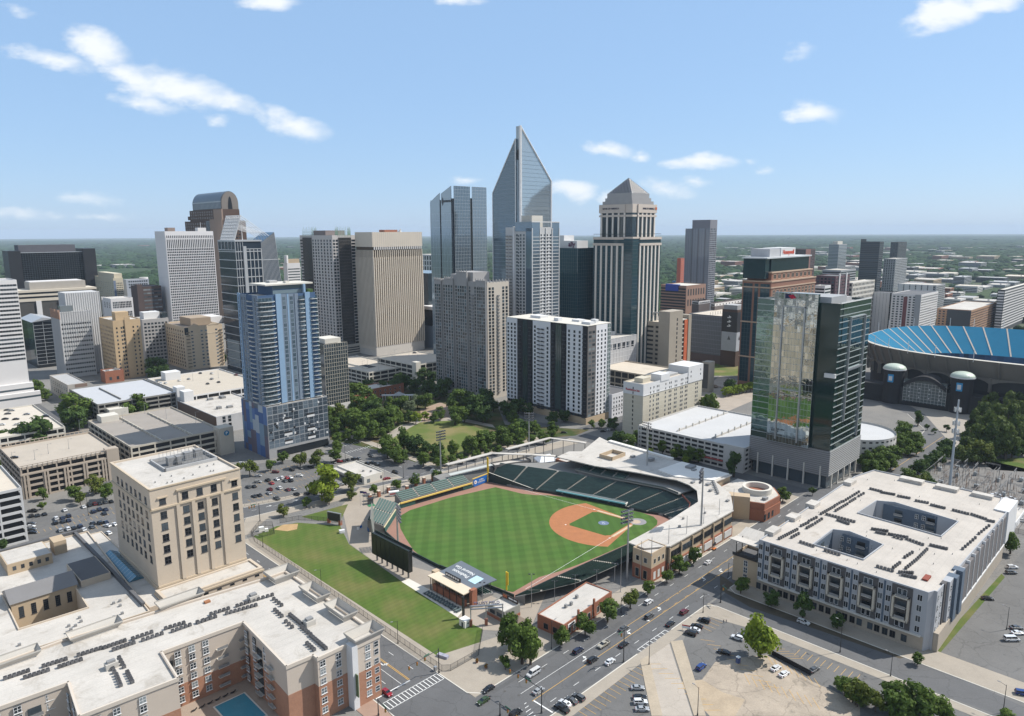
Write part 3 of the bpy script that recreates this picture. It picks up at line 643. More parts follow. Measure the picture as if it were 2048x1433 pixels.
hi=MB();hi.prism(plan([(356,193),(372.2,192),(372.2,224),(349,226),(346,212)]),13.9,14.6);hi.prism(plan([(375,283),(372,232),(374.5,231),(378,283)]),13.9,15.0)
hi.build('raised_roof',mat('roof_membrane_light',(.70,.67,.62),var=.08,scale=.1),BSTAND)
b=MB();c=W(352,262)
for(x0,x1,y0,y1)in((-7,7,-5,-4.5),(-7,7,4.5,5),(-7,-6.5,-5,5),(6.5,7,-5,5)):
 q=[c+U*x0+V*y0,c+U*x1+V*y0,c+U*x1+V*y1,c+U*x0+V*y1];b.prism([(p.x,p.y)for p in q],13.9,16.2)
b.build('roof_well',TANBR,BSTAND)
for a,bb,w,h in((362,240,2.2,1.8),(360,252,1.5,1.2),(366,214,3,2.0),(363,210,1.5,1.4),(340,186,1,1.2),(333,172,1,.9),(348,192,1.4,1.1),(310,172,.5,1),(296,176,.5,1),(286,172,.6,1.1),(345,200,1.2,.9)):
 p=W(a,bb);MB().obox(p,U,w,w*.7,13.9,13.9+h).build('roof_unit',UNIT,BSTAND)
for k in range(8):
 p=W(339+k*2.1,181+k*1.6);MB().obox(p,U,.7,.5,13.9,15.3).build('roof_unit',UNIT,BSTAND)
WHITEPANEL=mat('white_shutter',(.56,.55,.53),rough=.6,var=.1)
fb=MB()
def fbox(mb,a0,a1,b0,b1,z0,z1):mb.prism(plan([(a0,b0),(a1,b0),(a1,b1),(a0,b1)]),z0,z1,bottom=True)
fbox(fb,264,324,163.9,164.5,0,5.4);fb.build('brick_base',BRICK,BSTAND)
for k in range(6):
 a0=265.5+k*9.8
 m=MB();fbox(m,a0+1,a0+8.2,163.6,163.95,1.2,4.6);m.build('shutter',WHITEPANEL,BSTAND)
 m=MB();fbox(m,a0+.2,a0+9,164.2,164.45,7.6,10.4);w=m.build('window',GDARK,BSTAND)
 m=MB()
 for i in range(8):fbox(m,a0+.2+i*1.24,a0+.32+i*1.24,164.0,164.25,7.6,10.4)
 m.build('frame',DARKM,w)
 m=MB();fbox(m,a0-.5,a0+.1,163.7,164.5,0,12.6);m.build('pier',TANBR,BSTAND)
CB=Bld('corner_block','tan and brick corner block with square windows at the end of the ballpark roof','building',W(252,165),12,10,14.2)
CB.body(TANBR,WHITEROOF,par=1.2);CB.box('brick_base',BRICK,-.08,-.08,0,12,10.08,7.0)
CB.wins('R',rng(1,11,3),[8.6],winmesh(1.7,2.4,GDARK,PALECONC,.16,1,1),-.02);CB.wins('L',rng(1,9.5,2),[8.6],winmesh(1.9,2.6,GDARK,PALECONC,.16,1,1),-.02)
CB.wins('R',rng(1,11,3),[1.2],winmesh(1.8,3.6,WHITEPANEL,PALECONC,.16,1,1),-.1);CB.wins('L',rng(1,9.5,2),[1.0],winmesh(2.2,4.2,GDARK,TANBR,.16,1,1),-.1);CB.fin()
EN=thing('entrance_building','red brick ballpark entrance building with a hollow round drum on its roof','building',tuple(W(351,160)))
e0=W(351,160)
def loc(l):return[((W(a,b)-e0).x,(W(a,b)-e0).y)for a,b in l]
PLN=[(344.5,175.5),(349.5,167),(352,160),(370,159.5),(380,167.5),(380,190),(373,190.3),(356.5,191)]
MB().prism(loc(PLN),0,6.6).build('brick_wall',BRICK,EN);MB().prism(loc([(344.8,175.3),(349.8,167.4),(352.3,160.4),(369.8,159.9),(379.6,167.8),(379.6,190),(356.7,190.8)]),6.6,10.2).build('upper_wall',BRICK,EN)
MB().prism(loc([(345.4,175.2),(350.2,168),(353,161),(369.4,160.6),(379,168.3),(379,190),(357,190)]),10.2,10.35).build('roof',WHITEROOF,EN)
c=W(367,172)-e0;n=40;dm=MB();vo=[(c.x+8*math.cos(2*math.pi*i/n),c.y+8*math.sin(2*math.pi*i/n))for i in range(n)];vi=[(c.x+6.4*math.cos(2*math.pi*i/n),c.y+6.4*math.sin(2*math.pi*i/n))for i in range(n)]
for i in range(n):
 j=(i+1)%n;dm.add([(*vo[i],10.3),(*vo[j],10.3),(*vo[j],13.4),(*vo[i],13.4),(*vi[i],10.3),(*vi[j],10.3),(*vi[j],13.4),(*vi[i],13.4)],[(0,1,2,3),(3,2,6,7),(7,6,5,4)])
dm.build('drum',PALECONC,EN);MB().cyl((c.x,c.y,10.3),(c.x,c.y,10.45),6.4,n=40).build('drum_floor',BRICK,EN)
tw=MB();q=loc([(344,176.5),(349,167.2),(354,170),(349,179.5)]);tw.prism(q,0,13.0);tw.build('stair_block',TANBR,EN)
for(a,b)in((351.5,173),(358,163)):
 p=W(a,b)-e0;MB().obox(p,U,1.6,1.1,10.3,11.8).build('roof_unit',UNIT,EN)
for k in range(2):
 p=W(372.3+k*4.4,161.0+k*3.5)-e0;MB().obox(p,(U+V*.8),1.2,.25,6.2,8.6).build('emblem',mat('dark_emblem',(.04,.03,.03)),EN)
for k in range(4):
 p=W(352.6+k*4.3,159.85)-e0;MB().obox(p,U,1.0,.2,1.0,4.2).build('window',GDARK,EN)
for a in(354,):pass
def canopy(name,label,pab,w,z,cols):
 o=thing(name,label,'canopy',tuple(W(*pab[0])));o0=W(*pab[0]);b=MB();pm=MB()
 P=[W(*p)-o0 for p in pab];offs=[]
 for i,p in enumerate(P):
  d=(P[min(i+1,len(P)-1)]-P[max(i-1,0)]).normalized();offs.append(Vector((d.y,-d.x,0))*-w)
 pl=[(p.x,p.y)for p in P]+[((p+q).x,(p+q).y)for p,q in zip(P[::-1],offs[::-1])]
 b.prism(pl,z,z+.45,bottom=True).build('roof',WHITEROOF,o)
 L=resample(P,cols)
 for p in L:MB().cyl((p.x,p.y+.3,0),(p.x,p.y+.3,z),.22).build('column',DARKM,o)
canopy('canopy','long narrow white canopy over the concourse above the blue field sign',[(274,331),(309,328),(325,307),(333,294)],3.4,10.6,12)
canopy('canopy','bent white canopy behind the white tent at the park corner of the ballpark',[(323,327),(362,324),(370,299)],3.2,10.6,9)
t=thing('event_tent','peaked white event tent between the two white canopies','tent',tuple(W(343,311)))
tv=[(-7,-6,3.2),(7,-6,3.2),(7,6,3.2),(-7,6,3.2),(-3,0,6.6),(3,0,6.6)]
MB().add(tv+[(x,y,2.4)for x,y,z in tv[:4]],[(0,1,5,4),(1,2,5),(2,3,4,5),(3,0,4),(0,1,7,6)[::-1],(1,2,8,7)[::-1],(2,3,9,8)[::-1],(3,0,6,9)[::-1]]).build('tent_roof',mat('tent_fabric',(.66,.68,.72),rough=.6,var=.05),t)
for x in(-6.8,6.8):
 for y in(-5.8,5.8):MB().cyl((x,y,0),(x,y,2.6),.12).build('pole',METAL,t)
t.rotation_euler=(0,0,R_(20))
o=Bld('restroom_block','small brick and cream service block beside the white event tent','building',W(338,288),14,10,7.5);o.body(BRICK,WHITEROOF);o.wins('R',rng(1,13,4),[1.5],winmesh(1.4,2.2,GDARK,PALECONC),-.02);o.fin()
o=Bld('concession_block','low white roofed concession block under the long canopy','building',W(300,316),26,7,8.0,rot=math.pi/4-.35);o.body(mat('dim_block',(.16,.15,.14)),WHITEROOF);o.wins('L',rng(.5,6.5,2),[1,4.5],winmesh(2.2,1.8,GDARK),-.02);o.wins('R',rng(1,25,8),[1,4.6],winmesh(2.2,1.8,GDARK),-.02);o.fin()
OW=thing('outfield_wall','dark outfield wall with a yellow rail and blue sign in front of the bleachers','wall',tuple(W(226,317)))
o0=W(226,317)
def lw(name,pab,z0,z1,m,t=.4):
 b=MB()
 for(a0,b0),(a1,b1)in zip(pab,pab[1:]):
  p,q=W(a0,b0)-o0,W(a1,b1)-o0;c=(p+q)/2;b.obox(c,q-p,(q-p).length/2,t/2,z0,z1)
 return b.build(name,m,OW)
lw('wall_panel',[(226.5,317),(277,312.6)],0,2.6,mat('black_screen',(.012,.014,.015)));lw('wall_pad',[(226.4,316.7),(236,315.9)],0,2.7,mat('green_padding',(.02,.075,.062)));lw('wall_pad',[(270,312.9),(277,312.3)],0,2.7,MC['green_padding'])
lw('yellow_rail',[(226,316.6),(277,312.2)],2.7,3.4,YELRAIL,.9);lw('yellow_rail',[(277.2,312.1),(277.2,311.9),(291.5,312.9)],5.4,5.9,YELRAIL,.5)
sg=lw('blue_sign',[(278,312.0),(290,312.85)],.4,5.3,mat('blue_sign_panel',(.01,.12,.42),rough=.5,var=.04),.3)
d=(W(290,312.85)-W(278,312)).normalized();q=W(284.6,312.45)-o0;nn=Vector((d.y,-d.x,0))
ry=math.atan2(d.y,d.x)
for txt,z,s in(('ortho',3.6,1.7),('CAROLINA',2.2,1.25)):lettering(OW,txt,s,WHITEP,(q.x+nn.x*.22,q.y+nn.y*.22,z),(math.pi/2,0,ry),.04)
q2=W(279.6,312.1)-o0;MB().cyl((q2.x+nn.x*.1,q2.y+nn.y*.1,3.0),(q2.x+nn.x*.25,q2.y+nn.y*.25,3.0),1.15,n=24).build('emblem',WHITEP,OW);MB().cyl((q2.x+nn.x*.2,q2.y+nn.y*.2,3.0),(q2.x+nn.x*.3,q2.y+nn.y*.3,3.0),.5,n=20).build('emblem_centre',mat('emblem_red',(.3,.12,.2)),OW)
lw('wall_pad',[(200.3,295.2),(226.3,317)],0,2.9,MC['green_padding']);lw('yellow_rail',[(200.1,295.4),(226.1,317.2)],2.9,3.3,mat('pale_cap',(.55,.48,.30)),.5)
lw('wall_pad',[(195.2,244),(195.2,272),(200.3,295.2)],0,1.6,PADDING);lw('wall_pad',[(200.2,199.7),(195.6,244)],0,1.6,PADDING)
BL=thing('bleachers','rows of green bench bleachers above the dark outfield wall','bleachers',(0,0,0))
seating(BL,[(228,318.5),(277,314)],[(229,326),(278,322)],3.4,5.6,5,[0,.25,.5,.75,1],nm='bench_section',seatm=mat('green_benches',(.05,.10,.085),rough=.5,var=.1))
BL2=thing('bleachers','short bank of bench bleachers behind the angled outfield wall by the grey screen','bleachers',(0,0,0))
seating(BL2,[(201,297),(225,317.5)],[(195,303),(218,325)],3.3,6.2,7,[0,.5,1],nm='bench_section',seatm=MC['green_benches'])
PD=thing('party_deck','raised party deck with pale awning between the bleachers and the blue sign','deck',(0,0,0))
MB().prism(plan([(262,323),(291,320),(304,318),(306,330),(264,334)]),0,5.5).build('deck',STANDC,PD);MB().prism(plan([(268,322),(300,317.5),(300.6,320.5),(269,325.5)]),7.6,7.8,bottom=True).build('awning',mat('pale_awning',(.42,.44,.42)),PD)
for k in range(7):
 p=W(270+k*5,322.6-k*.7);MB().cyl((p.x,p.y,5.5),(p.x,p.y,7.6),.1).build('post',DARKM,PD)
for k in range(6):
 p=W(292+k*1.4,324-k*.2);MB().cyl((p.x,p.y,5.5),(p.x,p.y,6.6),.35,.05).build('parasol',WHITEP,PD)
p_,q_=W(203,308),W(190,290)
SC=thing('screen_panel','tilted grey screen panel standing behind the angled bleachers','screen',tuple(p_));d=q_-p_
MB().add([(0,0,3),(d.x,d.y,3),(d.x-1.2,d.y+.6,12),(-1.2,.6,12)]+[(-.5,.4,3),(d.x-.5,d.y+.4,3),(d.x-1.7,d.y+1,12),(-1.7,1,12)],[(0,1,2,3),(7,6,5,4),(3,2,6,7),(0,3,7,4),(1,2,6,5)[::-1]]).build('panel',mat('grey_mesh_panel',(.17,.175,.16),var=.1,scale=.3),SC)
for f in(.05,.35,.65,.95):MB().cyl((d.x*f-.8,d.y*f+.5,0),(d.x*f-1.4,d.y*f+.8,11.5),.2).build('post',METAL,SC)
DG=thing('dugout','long low dugout with a pale blue roof edge by the infield','dugout',tuple(W(304.5,268)))
o0=W(304.5,268);p,q=W(305,268)-o0,W(316.5,226)-o0;c=(p+q)/2;nrm=(q-p).normalized();nrm=Vector((-nrm.y,nrm.x,0));nrm=nrm if nrm.dot(U)>0 else-nrm
MB().obox(c+nrm*1.8,q-p,(q-p).length/2,2.0,2.3,2.6).build('roof',mat('dugout_roof',(.10,.12,.12)),DG);MB().obox(c-nrm*.3,q-p,(q-p).length/2,.15,2.0,2.75).build('fascia',mat('pale_blue_trim',(.22,.52,.58)),DG)
MB().obox(c+nrm*3.4,q-p,(q-p).length/2,.2,0,2.3).build('back_wall',DARKM,DG);MB().obox(q-nrm*-.8+(q-p).normalized()*.6,nrm,1.6,.3,0,2.7).build('end_wall',PALECONC,DG)
P,L_,W_,z_=site((822.5,1102),(743,1069),(830,1100),base=(818,1161))
zb=hat(P,1147)
SB=Bld('scoreboard','big black scoreboard seen from behind, raised on posts above the lawn','scoreboard',P,3.2,W_,z_)
BKM=mat('black_cladding',(.012,.014,.013),rough=.35,var=.15,scale=.1)
SB.box('cabinet',BKM,0,0,zb,2.2,W_,z_-.4)
b=MB()
for k in range(9):b.box(-.12,W_*k/8-.08,zb,.02,W_*k/8+.08,z_-.5,0,True)
SB.part('rib',b,mat('black_rib',(.02,.024,.02),rough=.5));b=MB();b.box(-.15,0,z_-.5,.1,W_,z_,0,True);b.box(2.2,0,z_-1,2.5,W_,z_+.4,0,True);SB.part('top_frame',b,mat('dark_green_frame',(.02,.035,.028)))
for k in range(7):SB.box('post',DARKM,1.0,W_*(k+.5)/7-.3,0,1.6,W_*(k+.5)/7+.3,zb)
w=SB.box('walkway',DARKM,2.5,1,z_-2.4,4.2,W_*.75,z_-2.2)
b=MB()
for k in range(18):b.box(2.6,2+k*(W_*.66)/18,z_-2.2,3.8,2.7+k*(W_*.66)/18,z_-.6)
SB.part('purple_bunting',b,mat('purple_cloth',(.10,.035,.16),isl=.4))
SB.fin()
for bx,by,ty,lab in((1013,1181,1144,'yellow foul pole standing on the outfield corner by the grey roofed pavilion'),(975,964,915,'yellow foul pole standing beside the blue field sign')):
 p=G(bx,by);h=hat(p,ty);o=thing('foul_pole',lab,'foul pole',tuple(p),0,'foul poles');m=mat('foul_pole_yellow',(.75,.50,.03),rough=.4,var=.05)
 MB().cyl((0,0,0),(0,0,h),.35).build('pole',m,o);b=MB()
 for k in range(4):b.box(.3,-.05-.2+k*.13,h*.3,.9,-.2+k*.13+.02,h*.98,0,True)
 b.build('screen',m,o);o.rotation_euler=(0,0,R_(-30))
PV=thing('pavilion','open pavilion with a grey and tan roof carrying large white letters','pavilion',tuple(W(180,208)));o0=W(180,208)
def l3(a,b,z):v=W(a,b)-o0;return(v.x,v.y,z)
def slab3(name,pts,th,m):
 n=len(pts);vs=[l3(*p)for p in pts]+[(l3(*p)[0],l3(*p)[1],p[2]-th)for p in pts]
 fs=[tuple(range(n)),tuple(range(2*n-1,n-1,-1))]+[(i,n+i,n+(i+1)%n,(i+1)%n)for i in range(n)]
 A=sum(vs[i][0]*vs[(i+1)%n][1]-vs[(i+1)%n][0]*vs[i][1]for i in range(n))
 if A<0:fs=[f[::-1]for f in fs]
 return MB().add(vs,fs).build(name,m,PV)
GROOF=mat('grey_blue_roof',(.13,.15,.175),rough=.6,var=.06,scale=.2)
slab3('roof',[(184.5,231,6.6),(196.2,229.5,8.4),(195.2,205,8.4),(184.5,208.5,6.6)],.35,GROOF);slab3('tan_roof',[(178.5,231.5,6.9),(184.3,231.5,7.0),(184.3,207.7,7.0),(178.5,207.7,6.9)],.4,mat('tan_roof_panel',(.60,.50,.38),var=.06))
rz=math.atan2(V.y,V.x)
import itertools
tilt=math.atan2(1.8,11.5)
def roof_text(txt,size,a,b,zz):
 me=text_mesh(txt,size,WHITEP,depth=.02,bold=.02);o=bpy.data.objects.new('lettering',me);link(o,PV)
 X=V.copy();X=Vector((X.x,X.y,0));slope=(U*math.cos(tilt)+Vector((0,0,math.sin(tilt))));Yv=slope*-1;Zv=X.cross(Yv)
 o.matrix_local=Matrix(((X.x,Yv.x,Zv.x,l3(a,b,0)[0]),(X.y,Yv.y,Zv.y,l3(a,b,0)[1]),(X.z,Yv.z,Zv.z,zz),(0,0,0,1)))
roof_text('Piedmont',2.7,189.3,222,7.40);roof_text('Natural Gas',2.5,192.0,222.2,7.82)
slab3('roof_emblem',[(187.6,215.2,7.16),(192.6,214.6,7.9),(192.4,210.2,7.9),(187.5,210.6,7.16)],.03,mat('pale_blue_emblem',(.45,.66,.74),var=.1,scale=.8))
b=MB();b.prism([l3(184,226,0)[:2],l3(184.4,226,0)[:2],l3(184.4,216,0)[:2],l3(184,216,0)[:2]],7.0,8.7,bottom=True);b.build('roof_sign',BLACKM,PV)
b=MB();[b.prism([l3(183.9,225.4-k*1.5,0)[:2],l3(184.0,225.4-k*1.5,0)[:2],l3(184.0,224.4-k*1.5,0)[:2],l3(183.9,224.4-k*1.5,0)[:2]],7.5,8.3,bottom=True)for k in range(6)];b.build('sign_marks',WHITEP,PV)
for a in(179.3,184.2,195):
 for k in range(6):
  p=l3(a,209+k*4.3,0);MB().cyl(p,(p[0],p[1],6.8),.16).build('column',BLACKM,PV)
MB().prism([l3(*p,0)[:2]for p in((180,209),(181.4,209),(181.4,230),(180,230))],0,3.0).build('bar',BRICK,PV);MB().prism([l3(*p,0)[:2]for p in((182.2,206.4),(185,206.4),(185,208.3),(182.2,208.3))],0,7.6).build('end_pier',BRICK,PV)
MB().prism([l3(*p,0)[:2]for p in((182.2,231),(185,231),(185,233.4),(182.2,233.4))],0,7.4).build('end_pier',TANBR,PV)
seating(PV,[(196,208),(196.3,229)],[(187,208.5),(187,229.5)],.9,2.6,6,[0,.5,1],nm='bench_section',seatm=MC['green_benches'])
for o in PV.children:
 if o.name.startswith(('bench_section','aisle_steps','stand_steps')):o.location=tuple(-o0)
for k in range(13):
 p=W(176.2+.2*(k%2),208.5+k*1.75);o=thing('picnic_table','dark picnic table in the row along the shaded side of the pavilion','table',tuple(p),math.pi/4,'picnic tables beside the pavilion')
 if k==0:tb=MB().box(-1.6,-.42,.7,1.6,.42,.78,bottom=True).mesh('tabletop',mat('table_green',(.10,.13,.13)));bn=MB().box(-1.6,-.14,.4,1.6,.14,.46,bottom=True).mesh('bench',mat('table_green',(0,0,0)));lg=MB().box(-.1,-.7,0,.1,.7,.68,bottom=True).mesh('leg',BLACKM)
 for nm,me,l in(('tabletop',tb,(0,0,0)),('bench',bn,(0,.75,0)),('bench',bn,(0,-.75,0)),('leg',lg,(-1.1,0,0)),('leg',lg,(1.1,0,0))):
  c=bpy.data.objects.new(nm,me);c.location=l;link(c,o)
K1=Bld('concession_kiosk','white roofed concession kiosk with a dark rooftop sign near the yellow foul pole','kiosk',W(183,188),9,10,5.0);K1.body(mat('kiosk_panel',(.24,.235,.21)),WHITEROOF,par=.5);K1.box('brick_base',BRICK,-.1,-.1,0,9,10.1,1.4)
K1.box('rooftop_sign',mat('dark_sign',(.045,.03,.025)),8.2,.6,4.9,8.5,9.6,6.7);K1.box('sign_panel',mat('orange_sign',(.42,.13,.06)),8.12,6.8,5.2,8.2,9.2,6.5)
K1.part('sign_marks',MB().box(8.14,1.2,5.5,8.25,3.0,6.1,0,True).box(8.14,3.4,5.5,8.25,5.8,6.1,0,True),WHITEP);K1.wins('L',[3,7],[1.8],winmesh(3,1.8,GDARK,DARKM),-.02);K1.fin()
SH=Bld('shed','small white shed standing at the edge of the sloping lawn','shed',W(169.5,196.6),3.2,3.6,3.0);SH.body(mat('white_siding',(.72,.70,.66)),mat('shed_roof',(.68,.67,.65)),par=.1);SH.box('door',GDARK,-.05,1.2,0,0,2.1,2.1);SH.wins('R',[1.6],[1.2],winmesh(.9,.9,GDARK,WHITEP));SH.fin()
GA=thing('gateway','ballpark gateway of grey posts carrying a lettered beam beside the white shed','gateway',tuple(W(172.5,196.5)),math.atan2((W(182.5,188.5)-W(172.5,196.5)).y,(W(182.5,188.5)-W(172.5,196.5)).x))
GL=(W(182.5,188.5)-W(172.5,196.5)).length
for f in(0,.48,1):MB().cyl((GL*f,0,0),(GL*f,0,8.6),.22).build('post',METAL,GA)
for f in(0,.48):MB().box(GL*f-.6,-.6,0,GL*f+.6,.6,2.6).build('brick_pier',BRICK,GA)
MB().box(-.3,-.3,8.2,GL+.3,.3,8.6,bottom=True).build('beam',METAL,GA);MB().box(-.3,-.3,7.0,GL+.3,.3,7.3,bottom=True).build('beam',METAL,GA)
lettering(GA,'TRUIST FIELD',1.75,mat('purple_grey_letters',(.16,.15,.24)),(GL*.5,-.2,9.5),(math.pi/2,0,0),.15,.02)
HU=thing('gazebo','small wooden gatehouse hut with a brown hipped roof behind the leafy trees','hut',tuple(G(1035,1252)),math.pi/4)
for x in(-1.6,1.6):
 for y in(-1.6,1.6):MB().box(x-.2,y-.2,0,x+.2,y+.2,2.8).build('post',PALECONC,HU)
MB().add([(-2.4,-2.4,2.8),(2.4,-2.4,2.8),(2.4,2.4,2.8),(-2.4,2.4,2.8),(0,-.8,4.6),(0,.8,4.6)],[(0,1,4),(1,2,5,4),(2,3,5),(3,0,4,5),(3,2,1,0)]).build('roof',mat('brown_shingle',(.17,.13,.10),var=.2,scale=.8),HU);MB().box(-1,-1,0,1,1,2.4).build('booth',DARKM,HU)
BB=Bld('brick_shop','long low red brick building with a white roof beside the kerb trees','building',W(191,163.5),34,13,6.2,rot=math.pi/4+.08);BB.body(BRICK,WHITEROOF,par=.4)
BB.wins('R',rng(2,32,9),[1.0],winmesh(2.0,3.0,GDARK,mat('shop_stone',(.5,.46,.4)),.2,1,1),-.02);BB.wins('L',rng(2,11,2),[1.2],winmesh(2.2,2.4,GDARK,DARKM),-.02)
for x,y in((11,7),(14,6.5),(20,8)):BB.box('roof_unit',UNIT,x,y,5.8,x+1.1,y+1.0,7.2)
for x in(9,20):BB.box('chimney_pier',BRICK,x,-.5,0,x+.8,.2,8.6)
BB.box('sign_panel',WHITEP,2.6,-.2,3.9,7.4,.0,5.2);BB.box('sign_mark',BLACKM,3.2,-.26,4.3,6.8,-.15,4.8);BB.fin()
FL={}
def light_tower(bx,by,ty,lab,z0=0.0,facing=None,n=6,rows=4):
 p=G(bx,by,z0);h=hat(p,ty)-z0;o=thing('floodlight_tower',lab,'floodlight',tuple(p),0,'ballpark floodlight towers')
 MB().cyl((0,0,0),(0,0,h),.55,.3,n=10).build('pole',METAL,o)
 d=(W(265,250)-p);o.rotation_euler=(0,0,math.atan2(d.y,d.x)-math.pi/2)
 if 'arm' not in FL:
  FL['arm']=MB().box(-3.2,-.15,-.12,3.2,.15,.12,bottom=True).mesh('crossarm',METAL)
  m=MB();m.cyl((0,-.35,.1),(0,.55,-.25),.28,.52,n=10);FL['lamp']=m.mesh('floodlight',mat('lamp_housing',(.10,.10,.11),rough=.4,var=.1))
 for r in range(rows):
  z=h-.4-r*1.75;c=bpy.data.objects.new('crossarm',FL['arm']);c.location=(0,.4,z);link(c,o)
  for i in range(n):
   c=bpy.data.objects.new('floodlight',FL['lamp']);c.location=(-3+6*i/(n-1),.75,z+.3);link(c,o)
light_tower(1254,1160,1022,'tall floodlight tower on the pavement beside the corner block')
light_tower(1402,1051,941,'floodlight tower rising from the white roof nearest the street',13.9)
light_tower(1294,931,845,'slim floodlight tower rising from the middle of the long white roof',13.9,n=5,rows=3)
light_tower(882,958,862,'floodlight tower beside the street in front of the park lawn',n=6)
light_tower(1058,903,826,'floodlight tower behind the white event tent',n=6)
light_tower(796,1094,1014,'floodlight tower standing behind the black scoreboard',0,n=5,rows=5)
for i,(x,yb,yt,z0)in enumerate(((1281,1160,1082,0),(1303,1112,1075,13.4),(1337,1090,1050,13.4),(1373,1070,1032,13.4),(1407,1050,1015,13.4),(1438,1032,998,13.4),(1466,1022,978,13.4),(1241,1185,1098,0))):
 p=G(x,yb,z0);h=hat(p,yt)-z0;o=thing('net_pole',('%s slim bare net pole from the left along the street edge of the ballpark'%ordn(i)if i<7 else 'slim bare net pole standing behind the brick shop beside the ballpark'),'pole',tuple(p),0,'net poles')
 MB().cyl((0,0,0),(0,0,h),.16,.1).build('pole',METAL,o);MB().box(-.3,-.3,0,.3,.3,.3).build('base',METAL,o)
for i,(x,yb,yt)in enumerate(((1063,1215,1148),(1109,1203,1162),(1150,1188,1150),(1193,1176,1140),(1229,1165,1127),(965,1214,1165))):
 p=G(x,yb);h=hat(p,yt);o=thing('lamp_post','%s twin-headed lamp post %s'%(ordn(i),'behind the third base seats, counted from the left' if i<5 else 'in front of the pavilion'),'lamp',tuple(p),0,'lamp posts behind the seats')
 MB().cyl((0,0,0),(0,0,h),.14,.09).build('pole',METAL,o)
 for s in(-1,1):MB().box(s*.9-.4,-.3,h-.25,s*.9+.4,.3,h).build('lamp_head',BLACKM,o)
PIER=None
for i,(x,y)in enumerate(((740,1002),(758,994),(777,986),(795,975),(814,984),(832,972),(848,967),(866,962))):
 p=G(x,y);o=thing('brick_pier','%s red brick pier from the left along the ballpark street fence'%ordn(i),'pier',tuple(p),math.pi/4,'brick piers along the fence')
 if PIER is None:PIER=(MB().box(-.8,-.8,0,.8,.8,3.6).mesh('shaft',BRICK),MB().box(-1,-1,3.6,1,1,4.0).mesh('cap',mat('brick_cap',(.5,.42,.34))))
 for nm,me in zip(('shaft','cap'),PIER):link(bpy.data.objects.new(nm,me),o)
for x,y,lab in((832,972,'left round white disc sign on a brick pier above the street'),(866,962,'right round white disc sign on a brick pier above the street')):
 p=G(x,y);z=5.6;o=thing('disc_sign',lab,'sign',(p.x,p.y,4.0),0,'round disc signs');d=Vector((-p.x,-p.y,0)).normalized()
 MB().cyl((0,0,0),(0,0,.6),.15).build('stem',METAL,o);MB().cyl((d.x*-.1,d.y*-.1,2.2),(d.x*.1,d.y*.1,2.2),1.75,n=32).build('disc',WHITEP,o)
 MB().cyl((d.x*.08,d.y*.08,2.2),(d.x*.14,d.y*.14,2.2),1.1,n=28).build('emblem',mat('pale_emblem',(.55,.55,.58)),o)
# ---- buildings round the ballpark
def polybody(bl,outer,holes,z,wm,rm,par=.9,t=.45,z0=0.0,wname='wall',rname='roof'):
 """walls, parapet and roof over any plan (building coordinates), with courtyards"""
 def area(l):return sum(l[i][0]*l[(i+1)%len(l)][1]-l[(i+1)%len(l)][0]*l[i][1]for i in range(len(l)))
 if area(outer)<0:outer=outer[::-1]
 holes=[h if area(h)<0 else h[::-1]for h in holes]
 b=MB()
 def inset(l,d):
  n=len(l);out=[]
  for i in range(n):
   p,q,r=(Vector((*l[(i+k-1)%n],0))for k in range(3));e1=(q-p).normalized();e2=(r-q).normalized()
   n1=Vector((-e1.y,e1.x,0));n2=Vector((-e2.y,e2.x,0));m=n1+n2;m=m/max(.3,m.dot(n1))if m.length>.01 else n1
   out.append((q.x+m.x*d,q.y+m.y*d))
  return out
 ins=[]
 for l in[outer]+holes:
  n=len(l);i2=inset(l,t);ins.append(i2)
  b.add([(*p,z0)for p in l]+[(*p,z)for p in l]+[(*p,z)for p in i2]+[(*p,z-par)for p in i2],[f for i in range(n)for f in((i,(i+1)%n,n+(i+1)%n,n+i),(n+i,n+(i+1)%n,2*n+(i+1)%n,2*n+i),(2*n+i,2*n+(i+1)%n,3*n+(i+1)%n,3*n+i))])
 w=bl.part(wname,b,wm)
 r=bl.part(rname,MB().flat(ins[0],ins[1:],z-par),rm)
 return w,r
def rel(l,a0,b0):return[(a-a0,b-b0)for a,b in l]
def ACMESH():
 m=MB();m.box(-.5,-.5,0,.5,.5,1.05,0);m.cyl((0,0,1.05),(0,0,1.12),.42,n=12,m=1);return m.mesh('air_conditioner',[mat('condenser_metal',(.10,.10,.105),rough=.5,var=.15,obr=.2),mat('fan_grille',(.035,.035,.038))])
ACM=ACMESH()
def ac_rows(rows,z,label,group):
 for(x0,y0,x1,y1,n)in rows:
  p,q=G(x0,y0,z),G(x1,y1,z)
  for i in range(n):
   o=bpy.data.objects.new('air_conditioner',ACM);o.location=p.lerp(q,i/max(1,n-1));o.rotation_euler=(0,0,math.pi/4);link(o);tag(o,label,'air conditioner',group)
CREAM=mat('cream_stone',(.50,.42,.33),var=.09,scale=.08,fine=.04)
WHITEW=mat('white_render',(.60,.60,.60),var=.06,scale=.1)
FRAMEW=mat('white_frames',(.62,.62,.62),var=.05)
FRAMED=mat('dark_frames',(.045,.045,.05),rough=.5)
CHB=proj(W(87.5,291));P,L,W_,z=site((292,980),(218,905),(480,940),base=CHB)
CH=Bld('courthouse','tall cream stone courthouse with square windows and a white roof in the left foreground','building',P,L,W_,z)
CH.body(CREAM,WHITEROOF,par=.8,t=.7)
fl=[z-7.4]+[z-13.4-i*4.85 for i in range(5)]
cw=winmesh(2.5,3.0,GDARK,FRAMED,.14,2,2,.2)
CH.wins('R',[4.6,13.4,19.3,25.2,34],fl,cw);CH.wins('L',[5.5,12,17.5,23,28.5,34.5,40],fl,cw)
